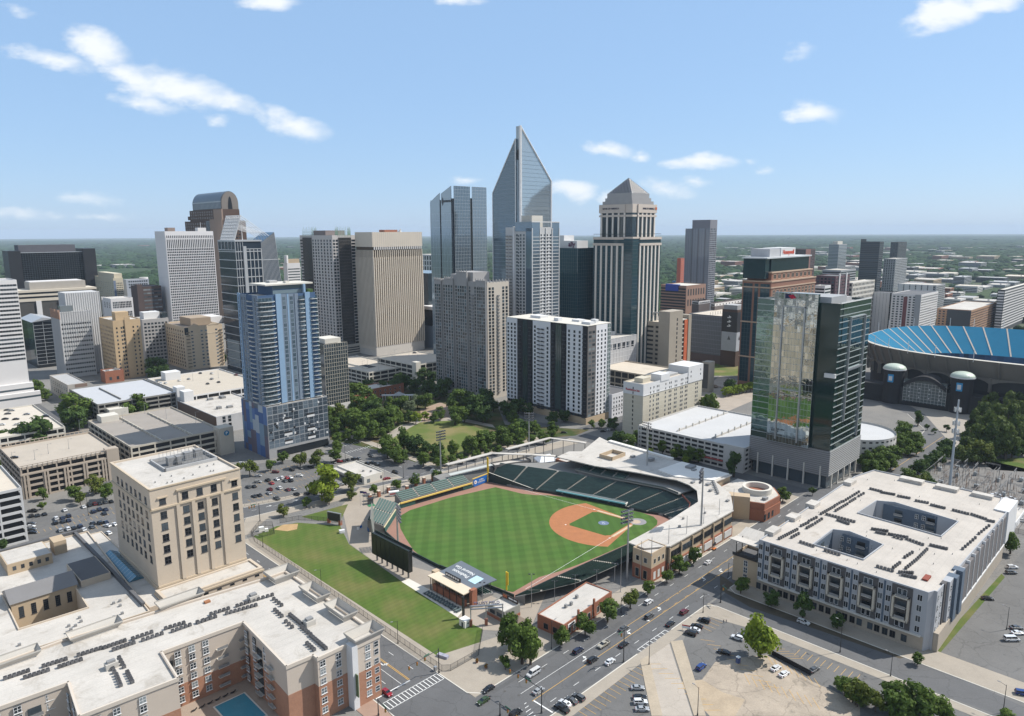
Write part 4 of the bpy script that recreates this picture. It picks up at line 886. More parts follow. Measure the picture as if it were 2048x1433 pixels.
for f in('R','L'):
 e=L if f=='R' else W_
 b=MB()
 for(z0,z1,o_)in((z-9.1,z-8.4,.55),(z-.5,z+.05,.3),(13.2,14,.4)):b.box(-o_,-o_,z0,e if f=='R' else.1,.1 if f=='R' else e,z1,0,True)
 CH.part('cornice',b,mat('cornice_stone',(.47,.385,.28),var=.06))
for x in(10.2,16.3,22.3,28.4):CH.box('pilaster',CREAM,x-.7,-.55,14,x+.7,.1,z-9.1)
for x in(11,29):CH.box('pilaster',CREAM,x-.35,-.35,z-8.4,x+.35,.1,z-3.0)
CH.box('lintel',MC['cornice_stone'],10,-.7,z-3.3,30.5,.1,z-2.6)
for x in(4.6,34):CH.box('lintel',MC['cornice_stone'],x-2,-.5,z-4.7,x+2,.1,z-4.2)
rz=z-.8
b=MB()
for(x0,y0,x1,y1)in((13,20,36,20.6),(13,38,36,38.6),(13,20,13.6,38.6),(35.4,20,36,38.6)):b.box(x0,y0,rz,x1,y1,rz+1.3)
CH.part('plant_screen',b,GREYROOF);CH.part('plant_floor',MB().quad((13.6,20.6,rz+.02),(35.4,20.6,rz+.02),(35.4,38,rz+.02),(13.6,38,rz+.02)),mat('plant_deck',(.16,.16,.16),var=.2))
for x,y,w in((17,27,3),(20.5,26,2),(25,29,3.4),(30,30,3.2)):CH.box('cooling_tower',UNIT,x,y,rz,x+w,y+3.2,rz+3.6)
b=MB()
for i in range(12):
 for j in(0,1):b.box(16+i*1.6,24+j*11,rz,16.12+i*1.6,24.12+j*11,rz+4.4)
b.box(16,24,rz+4.3,34,24.12,rz+4.42,0,True);b.box(16,35,rz+4.3,34,35.12,rz+4.42,0,True);b.box(16,24,rz+2.2,34,24.12,rz+2.3,0,True);CH.part('catwalk',b,METAL)
rr=random.Random(4)
for i in range(12):x=rr.uniform(3,L-3);y=rr.uniform(3,17);CH.box('roof_vent',UNIT,x,y,rz,x+.4,y+.4,rz+.7)
CH.fin()
CP=Bld('courthouse_wing','low cream stone front wing at the foot of the tall courthouse','building',W(86,279),40,11.9,13.0)
CP.body(CREAM,WHITEROOF,par=.6,t=1.2);CP.box('cornice',MC['cornice_stone'],-.5,-.5,11.4,40.5,.1,12.1);CP.box('cornice',MC['cornice_stone'],-.5,.1,11.4,.1,11.8,12.1);CP.wins('R',rng(2,40,7),[3.2],winmesh(2.2,5.2,GDARK,CREAM,.2,2,3,.15));CP.wins('R',rng(2,40,7),[9.4],winmesh(2.2,1.2,GDARK,CREAM));CP.wins('L',[4,8],[3.2],winmesh(2.4,6,GDARK,CREAM,.2,2,3));CP.fin()
CL=Bld('civic_hall','low cream civic building with a white roof and a grey-roofed hall in its courtyard','building',W(28,276),51,102,13)
polybody(CL,rel([(28,279),(79,275.5),(84,376),(28,379)],28,276),[rel([(41,297),(63,296),(64.5,331),(42,332)],28,276)],13,CREAM,WHITEROOF,par=.6)
b=MB();b.box(14,40,0,36.5,54,14.5,0);CL.part('hall_wall',b,TANBR)
CL.part('hall_roof',MB().add([(13.5,39.5,14.5),(37,39.5,14.5),(37,54.5,14.5),(13.5,54.5,14.5),(13.5,47,18),(37,47,18)],[(0,1,5,4),(1,2,5),(2,3,4,5),(3,0,4)]),mat('standing_seam_roof',(.17,.165,.165),rough=.5,var=.08))
CL.wins('R',rng(15,35.5,5),[8],winmesh(1.7,4.4,GDARK,FRAMED,.15,3,5,.15),40.0)
b=MB();b.box(19,74,12,35.5,91,17.2);CL.part('upper_block',b,TANBR);CL.part('upper_roof',MB().quad((19.4,74.4,17.25),(35.1,74.4,17.25),(35.1,90.6,17.25),(19.4,90.6,17.25)),WHITEROOF)
CL.wins('R',rng(20,35,5),[14],winmesh(1.3,1.8,GDARK,FRAMED,.12,2,2),74.0)
CL.box('stair_head',TANBR,38,82,12,43,90,18.5);CL.box('plant_block',CREAM,38,40,12,49,62,15.2);CL.box('plant_roof',DARKROOF,38.3,40.3,15.2,48.7,61.7,15.25)
CL.box('parapet_wall',DARKROOF,50.2,6,12.4,51.4,101,13.9);CL.box('roof_ridge',DARKROOF,0,101,12.4,54,102.6,14.2)
for i in range(12):x=rr.uniform(3,48);y=rr.uniform(4,18);CL.box('roof_vent',UNIT,x,y,12.4,x+.9,y+.8,13.3)
CL.fin()
LK=Bld('glazed_link','low link roof with a long blue glass skylight between the civic hall and courthouse','building',W(80.5,281),9,94,11.5)
LK.body(CREAM,WHITEROOF,par=.3);SKG=glass('blue_skylight_glass',(.05,.17,.25),(.09,.24,.33),rough=.12)
LK.part('skylight',MB().add([(1.2,28,11.3),(4.2,28,13.2),(7.4,28,11.3),(1.2,64,11.3),(4.2,64,13.2),(7.4,64,11.3)],[(0,1,4,3)[::-1],(1,2,5,4)[::-1],(0,2,1)[::-1],(3,4,5)[::-1]]),SKG)
b=MB()
for k in range(13):b.add([(1.2,28+3*k-.06,11.36),(4.2,28+3*k-.06,13.28),(7.4,28+3*k-.06,11.36),(1.2,28+3*k+.06,11.36),(4.2,28+3*k+.06,13.28),(7.4,28+3*k+.06,11.36)],[(0,1,4,3)[::-1],(1,2,5,4)[::-1]])
LK.part('glazing_bar',b,FRAMEW);LK.fin()
BA=Bld('apartment_block','cream and brick apartment block with a broad white roof round a pool court','building',W(20,186),104,72,22.4)
APTC=mat('apartment_cream',(.50,.43,.36),var=.06,scale=.1,fine=.03);APTB=mat('apartment_brick',(.34,.175,.11),var=.14,scale=.4,fine=.1)
OUTL=[(20,258),(48,258.5),(115,251),(122.5,251),(122.5,186),(113.3,186),(113.3,189),(101,189),(101,191.5),(92,192),(94,226.5),(67.5,228),(66,210),(40,212),(42,231.5),(20,233)]
polybody(BA,rel(OUTL,20,186),[],22.4,APTC,WHITEROOF,par=.7,t=.5)
bw=MB();
def bwall(p0,p1,z0,z1,o_=.06):
 a,b=Vector((*p0,0)),Vector((*p1,0));c=(a+b)/2;bw.obox(c,b-a,(b-a).length/2,o_,z0,z1)
for p0,p1 in zip(rel(OUTL,20,186),rel(OUTL,20,186)[1:]):bwall(p0,p1,0,8.4 if p0[1]>30 else 12.2)
BA.part('brick_base',bw,APTB)
cn=MB()
for p0,p1 in zip(rel(OUTL,20,186),rel(OUTL,20,186)[1:]+rel(OUTL,20,186)[:1]):
 a,b=Vector((*p0,0)),Vector((*p1,0));c=(a+b)/2;cn.obox(c,b-a,(b-a).length/2+.2,.28,21.3,22.5)
BA.part('cornice',cn,mat('cornice_cream',(.53,.47,.40),var=.05))
aw=winmesh(2.0,2.1,GMID,FRAMEW,.13,2,2,.12);aw2=winmesh(1.1,2.1,GMID,FRAMEW,.13,1,2,.12)
AF=[2.2,5.6,9.0,12.4,15.8,18.6]
BA.wins('R',[52,56.5,61,70],AF,aw,41.1);BA.wins('R',[82.8,88.5],AF,aw,2.95);BA.wins('R',[97.7],AF,aw,-.05);BA.wins('R',[101],AF,winmesh(1.8,2.1,GMID,FRAMEW,.13,1,2),-.06)
BA.wins('L',[9,14,23,31,37],AF,aw,73.0);BA.wins('R',[24,29,36,43],AF,aw,24.6);BA.wins('R',[4,9,17],AF,aw,45.9);BA.wins('L',[30,36,42],AF,aw,20.7);BA.wins('L',[2.4],AF,aw2,93.2)
bl=MB();bl.box(-1.8,-1.4,0,1.8,.2,.2,0,True);bl.box(-1.8,-1.42,.2,1.8,-1.36,1.2,1,True)
for k in range(9):bl.box(-1.8+k*.45,-1.44,.2,-1.77+k*.45,-1.34,1.25,2)
bl.box(-1.7,-.04,.2,1.7,.2,2.6,3,True)
BALM=bl.mesh('balcony',[PALECONC,mat('balcony_rail',(.22,.22,.22)),METAL,GDARK])
BA.bals('R',[66],AF[:-1],BALM,41.1);BA.bals('L',[18,27],AF[:-1],BALM,72.9);BA.bals('R',[13],AF[:-1],BALM,45.9);BA.bals('R',[48.6,73.6],AF[:-1],BALM,40.9)
HOOD=mat('hood_white',(.46,.435,.395),var=.1)
def hood(x0,y0,x1,y1,z0,z1):
 b=MB();t=1.2;vs=[(x0,y0,z1),(x1,y0,z1),(x1,y1,z1),(x0,y1,z1),(x0+t,y0+t,z0),(x1-t,y0+t,z0),(x1-t,y1-t,z0),(x0+t,y1-t,z0),(x0,y0,z1+.5),(x1,y0,z1+.5),(x1,y1,z1+.5),(x0,y1,z1+.5)]
 b.add(vs,[(4,5,1,0),(5,6,2,1),(6,7,3,2),(7,4,0,3),(0,1,9,8),(1,2,10,9),(2,3,11,10),(3,0,8,11)]);BA.part('roof_hood',b,HOOD)
hood(92.5,-1.2,104,6,21.8,24.4);hood(98,15,104,28,21.8,24.2);hood(98,33,104,46,21.8,24.2);hood(94,57,104.5,66,21.8,24.4)
for x in(4,28,56):hood(x,68,x+16,73.5,21.8,23.6)
for(x0,y0,x1,y1)in((32,44,35.5,46.5),(82,52,85.5,55),(88,22,91.5,25)):BA.box('stair_head',HOOD,x0,y0,21.6,x1,y1,23.6);BA.box('roof_unit',UNIT,x0+.6,y0+.5,23.6,x1-.6,y1-.6,24.3)
BA.box('access_hatch',mat('rust_hatch',(.30,.13,.06)),70,63,21.7,72,64.5,22.4)
BA.box('white_panel',WHITEW,91.5,-.5,0,93.6,3.2,22.6)
BA.box('green_blade_sign',mat('green_sign',(.10,.13,.06)),92.3,-1.9,5,92.6,-.5,13)
BA.fin()
A6=[(40,1165,205,1110,6),(185,1158,350,1105,6),(320,1075,480,1025,6),(435,1080,590,1028,6),(575,995,735,945,6),(765,940,910,890,6),(830,955,975,905,6),(970,875,1105,828,5),(1045,885,1180,838,5),(1210,800,1340,760,5),(1260,820,1385,775,5),(1440,755,1525,728,3),(870,1015,905,1080,4),(805,1050,835,1120,4),(850,1140,880,1215,5),(930,1120,965,1190,5)]
A7=[(60,758,185,715,5),(155,695,280,655,5),(345,635,465,595,5),(270,690,480,630,8),(500,585,600,555,4),(612,585,668,630,4),(620,665,670,710,4),(730,700,815,770,7),(700,750,745,790,3),(815,790,880,845,5),(885,855,990,945,8),(855,910,905,955,4)]
ac_rows([(a/3.645,1040+b/3.645,c/3.645,1040+d/3.645,n)for a,b,c,d,n in A6]+[(380+a/3.645,1040+b/3.645,380+c/3.645,1040+d/3.645,n)for a,b,c,d,n in A7],21.7,'small dark air conditioner in the rows on the white roof above the pool court','air conditioners on the pool court apartments')
sheet('pool_deck',[tuple(W(a,b).xy)for a,b in((66,192),(92,192),(94,226.5),(67.5,228))],.5,mat('pool_deck_paving',(.30,.24,.19),var=.12,scale=.4))
PO=Bld('swimming_pool','blue swimming pool in the courtyard of the cream and brick apartments','pool',W(79,203),11,17,.7);PO.box('kerb',PALECONC,0,0,.3,11,17,.62);PO.part('water',MB().quad((.5,.5,.66),(10.5,.5,.66),(10.5,16.5,.66),(.5,16.5,.66)),mat('pool_water',(.05,.22,.30),rough=.05,var=.1,scale=.3));PO.fin()
lg=None
for k in range(14):
 a,b=(70.5+(k%2)*2.2,196+(k//2)*2.4)if k<8 else(74+(k-8)*2.6,222.5)
 o=thing('sun_lounger','dark sun lounger in the row beside the courtyard pool','lounger',tuple(W(a,b,.52)),math.pi/4,'loungers round the courtyard pool')
 if lg is None:lg=(MB().box(-.9,-.32,.25,.3,.32,.36,bottom=True).mesh('seat',BLACKM),MB().add([(.3,-.32,.3),(.95,-.32,.75),(.95,.32,.75),(.3,.32,.3)],[(0,1,2,3)]).mesh('backrest',BLACKM),MB().box(-.8,-.3,0,-.7,.3,.25).mesh('leg',METAL))
 for nm,me in zip(('seat','backrest','leg'),lg):link(bpy.data.objects.new(nm,me),o)
RA=Bld('apartment_block','grey and white apartment block with beige balcony frames and a white roof over two courts','building',W(279,63),134,65.5,23.8)
RW=mat('pale_grey_siding',(.36,.37,.39),var=.05,scale=.1);RD=mat('charcoal_siding',(.085,.08,.08),var=.08);RB=mat('slate_blue_siding',(.085,.115,.155),var=.06);RS=mat('beige_stone',(.36,.31,.25),var=.08,scale=.3,fine=.05);RF=mat('beige_frame',(.50,.45,.37),var=.04)
Hs=[rel([(291,90),(311,89),(315,104),(312,110),(291,110)],279,63),rel([(338,74),(361,73),(366,101),(362,108),(340,109)],279,63)]
polybody(RA,[(0,0),(3,-1.2),(3,-2.2),(110,-3.8),(110,0),(131,2),(131,62),(112,66),(0,65.5)],Hs,23.8,RW,mat('right_white_roof',(.44,.40,.355),var=.2,scale=.07,fine=.08,stain=(.09,.60,.82,(.24,.19,.14)),seams=.07),par=.6,t=.4)
b=MB();b.box(-.1,0,0,0,65.5,6.2);b.box(-.1,-2.3,0,131,-2.2,6.2);
RA.part('stone_base',MB().box(-.08,.2,0,.1,65.4,5.6,0,True),RS)
RA.box('canopy_band',PALECONC,-1.2,1,5.7,.1,64.5,6.1)
rf=[1.6,6.8,11.0,15.2,19.4];rw=winmesh(1.75,2.5,GDARK,FRAMEW,.1,2,1)
fr=MB()
for i,yc in enumerate((8.6,20.7,32.8,44.9,57.0)):
 RA.part('dark_bay',MB().box(-.12,yc-3.6,5.8,.1,yc+3.6,23.2,0,True),RD)
 b=MB()
 for(y0,y1,z0,z1)in((yc-3,yc-2.3,9.6,19.3),(yc+2.3,yc+3,9.6,19.3),(yc-3,yc+3,9.6,10.3),(yc-3,yc+3,18.6,19.3)):b.box(-1.5,y0,z0,-.1,y1,z1,0,True)
 RA.part('balcony_frame',b,RF);RA.part('blue_strip',MB().box(-.1,yc+5.8,5.9,.1,yc+6.5,23.2,0,True),RB)
 for zf in(11.0,15.2):RA.bal.append((BALM,fpos('L',yc,zf-.6,-.14),FACE['L']))
 RA.wins('L',[yc-.9,yc+.9],[6.6,19.6],winmesh(1.5,2.5,GDARK,FRAMEW,.12,1,1),-.14)
 RA.wins('L',[yc+4.7,yc+7.6],rf,rw)
 RA.bal.append((BALM,fpos('L',yc,18.9,-.14),FACE['L']))
RA.wins('L',[2.6],rf,rw);RA.wins('L',[y for yc in(8.6,20.7,32.8,44.9,57.0)for y in(yc-2,yc+2,yc+4.7,yc+7.6)],[1.3],winmesh(2.0,2.8,GDARK,FRAMED,.12,2,1),-.12)
for x0,x1,m,o_ in((11,14,RD,.3),(14,19,RW,1.2),(19,23,RB,2.2),(27,31,RB,2.4)):RA.box('projecting_bay',m,x0,-2.4-o_,5.8,x1,-1,23.9)
RA.bals('R',[25],[6.2,10.4,14.6,18.8],BALM,-2.5);RA.wins('R',[5,9],rf[1:],winmesh(1.3,2.3,GMID,FRAMEW,.14,1,2),-2.35);RA.wins('R',[16.5],rf[1:],winmesh(1.5,2.3,GDARK,FRAMEW,.14,1,2),-3.65)
RA.box('garage_base',RS,3,-4.0,0,110,-2.3,7.4);RA.box('ledge',WHITEW,31,-4.4,7.4,110,-2.4,7.9)
for k in range(9):
 x=33+k*8.5;RA.box('mesh_screen',mat('grey_mesh_screen',(.13,.12,.12),var=.08),x,-4.05,8,x+7.4,-2.6,22.2);RA.box('screen_fin',FRAMEW,x-.9,-4.3,8,x-.5,-2.6,23.4)
RA.box('far_end_panel',WHITEW,110.2,-4.5,8,131,1.5,23.9)
for h,f in((0,0),(1,1)):
 ys=Hs[h];x0=ys[0][0];x1=ys[1][0];yt=ys[4][1];y0=ys[0][1]
 RA.part('court_panel',MB().box(x0+6,yt-.15,3,x0+13,yt,22.6,0,True),RB);RA.part('court_lining',MB().box(x0,yt-.1,1,x0+24,yt,22.9,0,True),RD if h else RB);RA.part('court_lining',MB().box(x1+1.5,y0+1,1,x1+1.6,yt-4,22.9,0,True),RB);RA.wins('R',[x0+3,x0+16,x0+19],rf[2:],winmesh(1.6,2.3,GDARK,FRAMEW,.14,2,2),yt-.02);RA.bals('R',[x0+9.5],[10.4,14.6,18.8],BALM,yt-.2)
 for q in([y0+8]if h==0 else[y0+10,y0+24]):
  RA.part('court_panel',MB().box(x1+1.6,q-3,3,x1+2.6,q+3,22.6,0,True),RB);RA.bals('L',[q],[10.4,14.6,18.8],BALM,x1+1.5)
 RA.wins('L',[y0+3,y0+13,y0+16],rf[2:],winmesh(1.6,2.3,GDARK,FRAMEW,.14,2,2),x1+1.2)
 RA.part('court_floor',MB().flat(ys,[],.3),GREYROOF)
for(x0,y0,x1,y1)in((8,63,16,67),(30,63,37,67.5),(52,63,59,67.5),(96,62,104,66)):RA.box('raised_bay',WHITEROOF,x0,y0,22,x1,y1,25)
for(x0,y0,x1,y1)in((111,20,116,30),(111,36,116,47),(112,5,116,14)):RA.box('raised_bay',WHITEROOF,x0+12,y0,22,x1+12,y1,25)
RA.box('roof_hatch',mat('rust_roof',(.22,.05,.03)),10,3,23.2,15,5,23.9)
b=MB()
for i in range(40):x=rr.uniform(2,125);y=rr.uniform(2,62);b.cyl((x,y,23.2),(x,y,23.9),.12,n=6)
RA.part('roof_vents',b,UNIT)['kind']='stuff'
RA.fin()
TB=Bld('terrace_pavilion','tan corner pavilion with a dark roof terrace under a butterfly canopy','building',W(281,129),13,12,12.5);TB.body(TANBR,DARKROOF,par=1.1);TB.wins('L',[6],[2,5.2,8.4],winmesh(1.9,2.7,GDARK,FRAMEW,.15,2,2));TB.box('terrace_rail',BLACKM,-.6,-.2,12.2,-.4,12.2,13.6)
for x in(.5,6,12):
 for y in(1,11):TB.box('post',BLACKM,x-.15,y-.15,12,x+.15,y+.15,19.2)
TB.part('canopy',MB().add([(-2,-1,20),(6,-1,18.6),(14,-1,20.4),(14,13.5,20.4),(6,13.5,18.6),(-2,13.5,20)]+[(-2,-1,19.6),(6,-1,18.2),(14,-1,20),(14,13.5,20),(6,13.5,18.2),(-2,13.5,19.6)],[(0,1,4,5),(1,2,3,4),(11,10,7,6),(10,9,8,7),(0,6,7,1),(1,7,8,2),(3,9,10,4),(4,10,11,5),(5,11,6,0),(2,8,9,3)]),WHITEROOF);TB.fin()
R5=[(470,858,640,770,10),(590,845,655,810,4),(680,735,745,705,4),(755,690,825,655,4),(735,755,790,725,4),(815,710,875,670,4),(870,620,995,550,8),(1005,540,1065,505,4),(1010,590,1120,525,7),(1085,500,1230,410,8),(1145,505,1195,475,4),(1230,450,1275,425,3),(925,625,1185,695,10),(1030,680,1130,715,5),(675,890,795,930,5),(910,970,1040,1010,5),(1360,765,1500,785,6),(1400,795,1480,812,4),(1520,815,1690,845,7),(1570,840,1640,860,3),(1690,860,1840,915,6),(1410,1125,1550,1165,5),(1560,1135,1620,1090,4),(1670,1035,1740,990,4),(1780,1060,1880,960,7),(1680,1140,1760,1075,5),(1620,1180,1740,1185,6),(1650,1205,1770,1230,5)]
R6=[(540,475,640,500,5),(650,510,765,530,6),(805,545,910,565,5),(975,590,1085,610,5),(1120,630,1245,660,6),(1330,680,1470,715,6),(1505,720,1640,765,6),(1660,780,1715,790,3),(1575,905,1670,830,5),(1420,1050,1540,945,6),(1115,1015,1265,1050,6)]
ac_rows([(1460+a/4.776,900+b/4.776,1460+c/4.776,900+d/4.776,n)for a,b,c,d,n in R5]+[(1628+a/4.776,880+b/4.776,1628+c/4.776,880+d/4.776,n)for a,b,c,d,n in R6],23.2,'small dark air conditioner in the rows on the white roof round the two open courts','air conditioners on the two-court apartments')
MIR=glass('mirror_glass',(.34,.38,.38),(.52,.56,.56),metal=1.0,rough=.015,warp=.03,wscale=.3)
MIRG=glass('green_mirror_glass',(.10,.17,.16),(.20,.29,.27),metal=.9,rough=.03,warp=.05,wscale=.3);MIRD=glass('shade_toned_green_glass',(.004,.013,.013),(.012,.035,.033),metal=.1,rough=.06,spec=.5)  # dark glass: shade and dark reflections of the setback strip put into colour
MT=Bld('glass_tower','mirror glass tower reflecting the ballpark above a grey louvred base','tower',W(425,155),50,51,113)
MT.body(MIRD,GREYROOF,z0=23,par=1.5,wname='glazing',x0=.5,y0=.5)
MT.part('crown_box',MB().box(-2.1,12.5,24,.5,39,118,0,True),MIRD)
rp_=random.Random(6);b=MB()
for i in range(14):
 for j in range(24):
  y0,y1,z0,z1=12.5+26.5*i/14,12.5+26.5*(i+1)/14,24+94*j/24,24+94*(j+1)/24;k=.012+.05*max(0,(j-11)/13);d=[rp_.uniform(-k,k)for _ in range(3)]
  b.add([(-2.2,y0,z0),(-2.2+d[0],y1,z0),(-2.2+d[0]+d[1],y1,z1),(-2.2+d[1],y0,z1)],[(3,2,1,0)])
MT.part('mirror_panel',b,MIR);MT.part('side_glazing',MB().box(.2,39,24,.5,51,112.9,0,True),MIRG);MT.part('side_glazing',MB().box(5,.2,24,50,.5,112.9,0,True),MIRG)
b=MB()
for j in range(24):zz=24+j*3.9;b.box(-2.35,12.4,zz-.08,-2.15,39.1,zz+.08,0,True);b.box(.02,39.1,zz-.2,.3,51,zz+.2,0,True);b.box(0,.02,zz-.22,50.1,.3,zz+.22,0,True)
for i in range(14):y=12.5+26.5*i/13;b.box(-2.28,y-.04,24,-2.15,y+.04,117.9,0,True)
MT.part('mullions',b,mat('pale_mullion',(.40,.43,.43),rough=.4,metal=.3))
b=MB();b.box(-3,19.4,26,-2.1,20.1,110,0,True);b.box(-3,33,26,-2.1,33.7,110,0,True);b.box(-3,19.4,109.4,-2.1,33.7,110,0,True);b.box(-2.9,19.4,58,-2.1,33.7,58.5,0,True);MT.part('frame',b,METAL)
b=MB();b.box(16,-.9,40,16.6,.3,104,0,True);b.box(40,-.9,26,40.6,.3,104,0,True);b.box(16,-.9,103.4,40.6,.3,104,0,True);b.box(16,-.7,71.5,40.6,.3,72.6,0,True);MT.part('frame',b,METAL)
b=MB();b.box(0,0,8,50.5,51.2,24);MT.part('podium',b,mat('podium_grey',(.20,.195,.195),var=.06))
b=MB()
for j in range(13):zz=8.6+j*1.22;b.box(-.25,0,zz,.05,51,zz+.22,0,True);b.box(-.2,-.3,zz,50.6,.05,zz+.55,0,True)
MT.part('louvres',b,mat('louvre_metal',(.33,.33,.325),rough=.5,var=.06))
b=MB();b.box(2,2,0,49,49,8);MT.part('lobby',b,GDARK)
for y in rng(0,50,5):MT.box('lobby_column',PALECONC,-.4,y-.4,0,.6,y+.4,14)
for x in rng(0,50,5):MT.box('lobby_column',PALECONC,x-.4,-.4,0,x+.4,.6,9)
MT.box('roof_plant',mat('plant_grey',(.30,.31,.32)),6,8,111.5,30,40,116);MT.box('roof_plant',GREYROOF,28,10,111.5,44,36,114)
MT.part('crown_sign',MB().box(-2.5,29,114.6,-2.2,32.4,117.4,0,True),mat('navy_sign',(.015,.02,.07)));MT.part('crown_emblem',MB().add([(-2.6,25.6,115),(-2.6,28.6,114.4),(-2.6,30.4,116.4),(-2.6,27.6,117.2)],[(0,1,2,3)]),mat('red_emblem',(.42,.01,.04)));MT.box('parapet_trim',WHITEW,0,0,113,50.2,.6,113.7);MT.box('dark_ledge',mat('pale_ledge',(.55,.55,.54)),-1,.2,69,1,6.5,71.5)
MT.fin()
P,L,W_,z=site((1286,770),(1247,764),(1405,740),base=(1284,875))
HO=Bld('hotel','cream hotel block with a white top storey and red lettering on its end wall','building',P,L,W_,z)
HC=mat('hotel_cream',(.50,.46,.37),var=.05,scale=.1)
HO.body(HC,TANROOF,par=1.0);z2=z-8.6
HO.part('white_band',MB().box(-.1,-.1,z2,L,0,z+.2,0,True),WHITEW);HO.part('white_band',MB().box(-.1,0,z2,0,W_,z+.2,0,True),WHITEW);HO.part('string_course',MB().box(-.35,-.35,z2-.3,L+.1,W_,z2+.1,0,True),WHITEW)
b=MB()
for j in range(8):b.box(-.06,-.06,3.6+j*3.5,L+.05,W_,3.75+j*3.5,0,True)
HO.part('joint',b,mat('joint_cream',(.56,.53,.45)))
hf=[4.6+j*3.5 for j in range(10)];hw=winmesh(1.2,1.8,GDARK,FRAMEW,.08,1,1)
HO.wins('R',[9.6,14,18.6,20.8,30.5,36,38.3,44,46.3,53,55.3,60,62.3,76,78.6],[f for f in hf if f<z-3],hw,-.12);HO.wins('L',[W_*.5],[f for f in hf if f<z-3],winmesh(.8,1.9,GDARK),-.12)
HO.box('stair_tower',WHITEW,23,-.5,z-1,35,9,z+4.2);HO.box('end_tower',WHITEW,63,-.5,z2,L+.3,W_+.2,z+5);HO.wins('R',[67,82],[z-4.2,z-.4],hw,-.52);HO.box('roof_plant',HC,8,6,z-1,18,14,z+2.6);HO.box('roof_plant',GREYROOF,40,5,z-1,56,14,z+.8)
lettering(HO.o,'Residence Inn',2.3,mat('red_letters',(.42,.02,.03)),(-.2,W_*.52,z-5.4),(math.pi/2,0,-math.pi/2),.1,.03);HO.fin()
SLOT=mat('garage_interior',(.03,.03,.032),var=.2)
def garage(name,label,a0,b0,a1,b1,z,levels,wm,dm,faces='RL',slot=.45,bay=9.0,ramps=(),par=1.1,rot=math.pi/4,sol=None):
 g=Bld(name,label,'parking garage',W(a0,b0),a1-a0,b1-b0,z,rot);L,Wd=g.L,g.W;h=(z-par)/levels
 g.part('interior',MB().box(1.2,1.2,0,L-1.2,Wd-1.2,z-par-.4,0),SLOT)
 for k in range(levels+1):
  zz=k*h;b=MB();hh=min(par,h*(1-slot))if k else h*(1-slot)*.6
  b.add([(0,0,zz-.25 if k else 0),(L,0,zz-.25 if k else 0),(L,Wd,zz-.25 if k else 0),(0,Wd,zz-.25 if k else 0)],[(3,2,1,0)])
  for(x0,y0,x1,y1)in((0,0,L,.35),(0,Wd-.35,L,Wd),(0,.35,.35,Wd-.35),(L-.35,.35,L,Wd-.35)):b.box(x0,y0,zz-.25 if k else 0,x1,y1,zz+hh,0,True)
  g.part('parapet',b,wm)
 g.part('deck',MB().quad((.35,.35,z-par),(L-.35,.35,z-par),(L-.35,Wd-.35,z-par),(.35,Wd-.35,z-par)),dm)
 b=MB()
 for x in rng(0,L,max(2,int(L/bay))):b.box(x-.4,-.03,0,x+.4,.5,z-par,0)
 for y in rng(0,Wd,max(2,int(Wd/bay))):b.box(-.03,y-.4,0,.5,y+.4,z-par,0)
 b.box(-.02,-.02,0,.9,.9,z,0);b.box(L-.9,-.02,0,L+.02,.9,z,0);b.box(-.02,Wd-.9,0,.9,Wd+.02,z,0);g.part('columns',b,wm)
 for(x0,y0,x1,y1)in ramps:
  g.box('ramp_wall',wm,x0,y0,z-par,x1,y1,z-par+1.2)
 return g
g=garage('parking_garage','long white parking garage with a pale roof deck between the hotel and glass tower',417,206,500,288,16.8,5,mat('garage_white',(.50,.48,.45),var=.08),mat('pale_deck',(.46,.46,.46),var=.08,scale=.06),ramps=((8,27,80,27.6),(8,54,80,54.6)),slot=.4,bay=5)
for k in range(8):g.box('deck_post',PALECONC,12+k*9,26.6,15.7,12.8+k*9,27.4,18.4);
for k in range(8):g.box('deck_post',PALECONC,10+k*9,53.6,15.7,10.8+k*9,54.4,18.0)
g.box('end_wall',MC['garage_white'],-.3,-.2,0,1.2,14,17.2);g.box('awning',mat('red_awning',(.35,.06,.05)),-1.2,14,5,0,30,5.6)
g.part('ramp_floor',MB().add([(8,27.6,15.75),(80,27.6,12.6),(80,54,12.6),(8,54,15.75)],[(0,1,2,3)]),MC['pale_deck'])
g.fin()
g=garage('parking_garage','curved end of a white parking garage behind the mirror glass tower',500,188,540,215,16.0,4,MC['garage_white'],MC['pale_deck'],bay=4);g.fin()
cg=thing('parking_garage','white drum-ended parking garage with rows of small square openings beside the curved street','parking garage',tuple(W(512,172)));n=40;b=MB();r0=27
for j in range(4):
 for i in range(n):
  t0,t1=2*math.pi*i/n,2*math.pi*(i+1)/n
  for(za,zb)in((j*4,j*4+2.6),):
   b.quad((r0*math.cos(t0),r0*math.sin(t0),za),(r0*math.cos(t1),r0*math.sin(t1),za),(r0*math.cos(t1),r0*math.sin(t1),zb),(r0*math.cos(t0),r0*math.sin(t0),zb))
  tm=(t0+t1)/2;b.quad((r0*math.cos(t0),r0*math.sin(t0),j*4+2.6),(r0*math.cos(tm),r0*math.sin(tm),j*4+2.6),(r0*math.cos(tm),r0*math.sin(tm),j*4+4),(r0*math.cos(t0),r0*math.sin(t0),j*4+4))
b.build('wall',MC['garage_white'],cg);MB().cyl((0,0,0),(0,0,15.6),r0-.6,n=40).build('core',SLOT,cg);MB().cyl((0,0,15.6),(0,0,15.7),r0-.3,n=40).build('deck',MC['pale_deck'],cg)
b=MB()
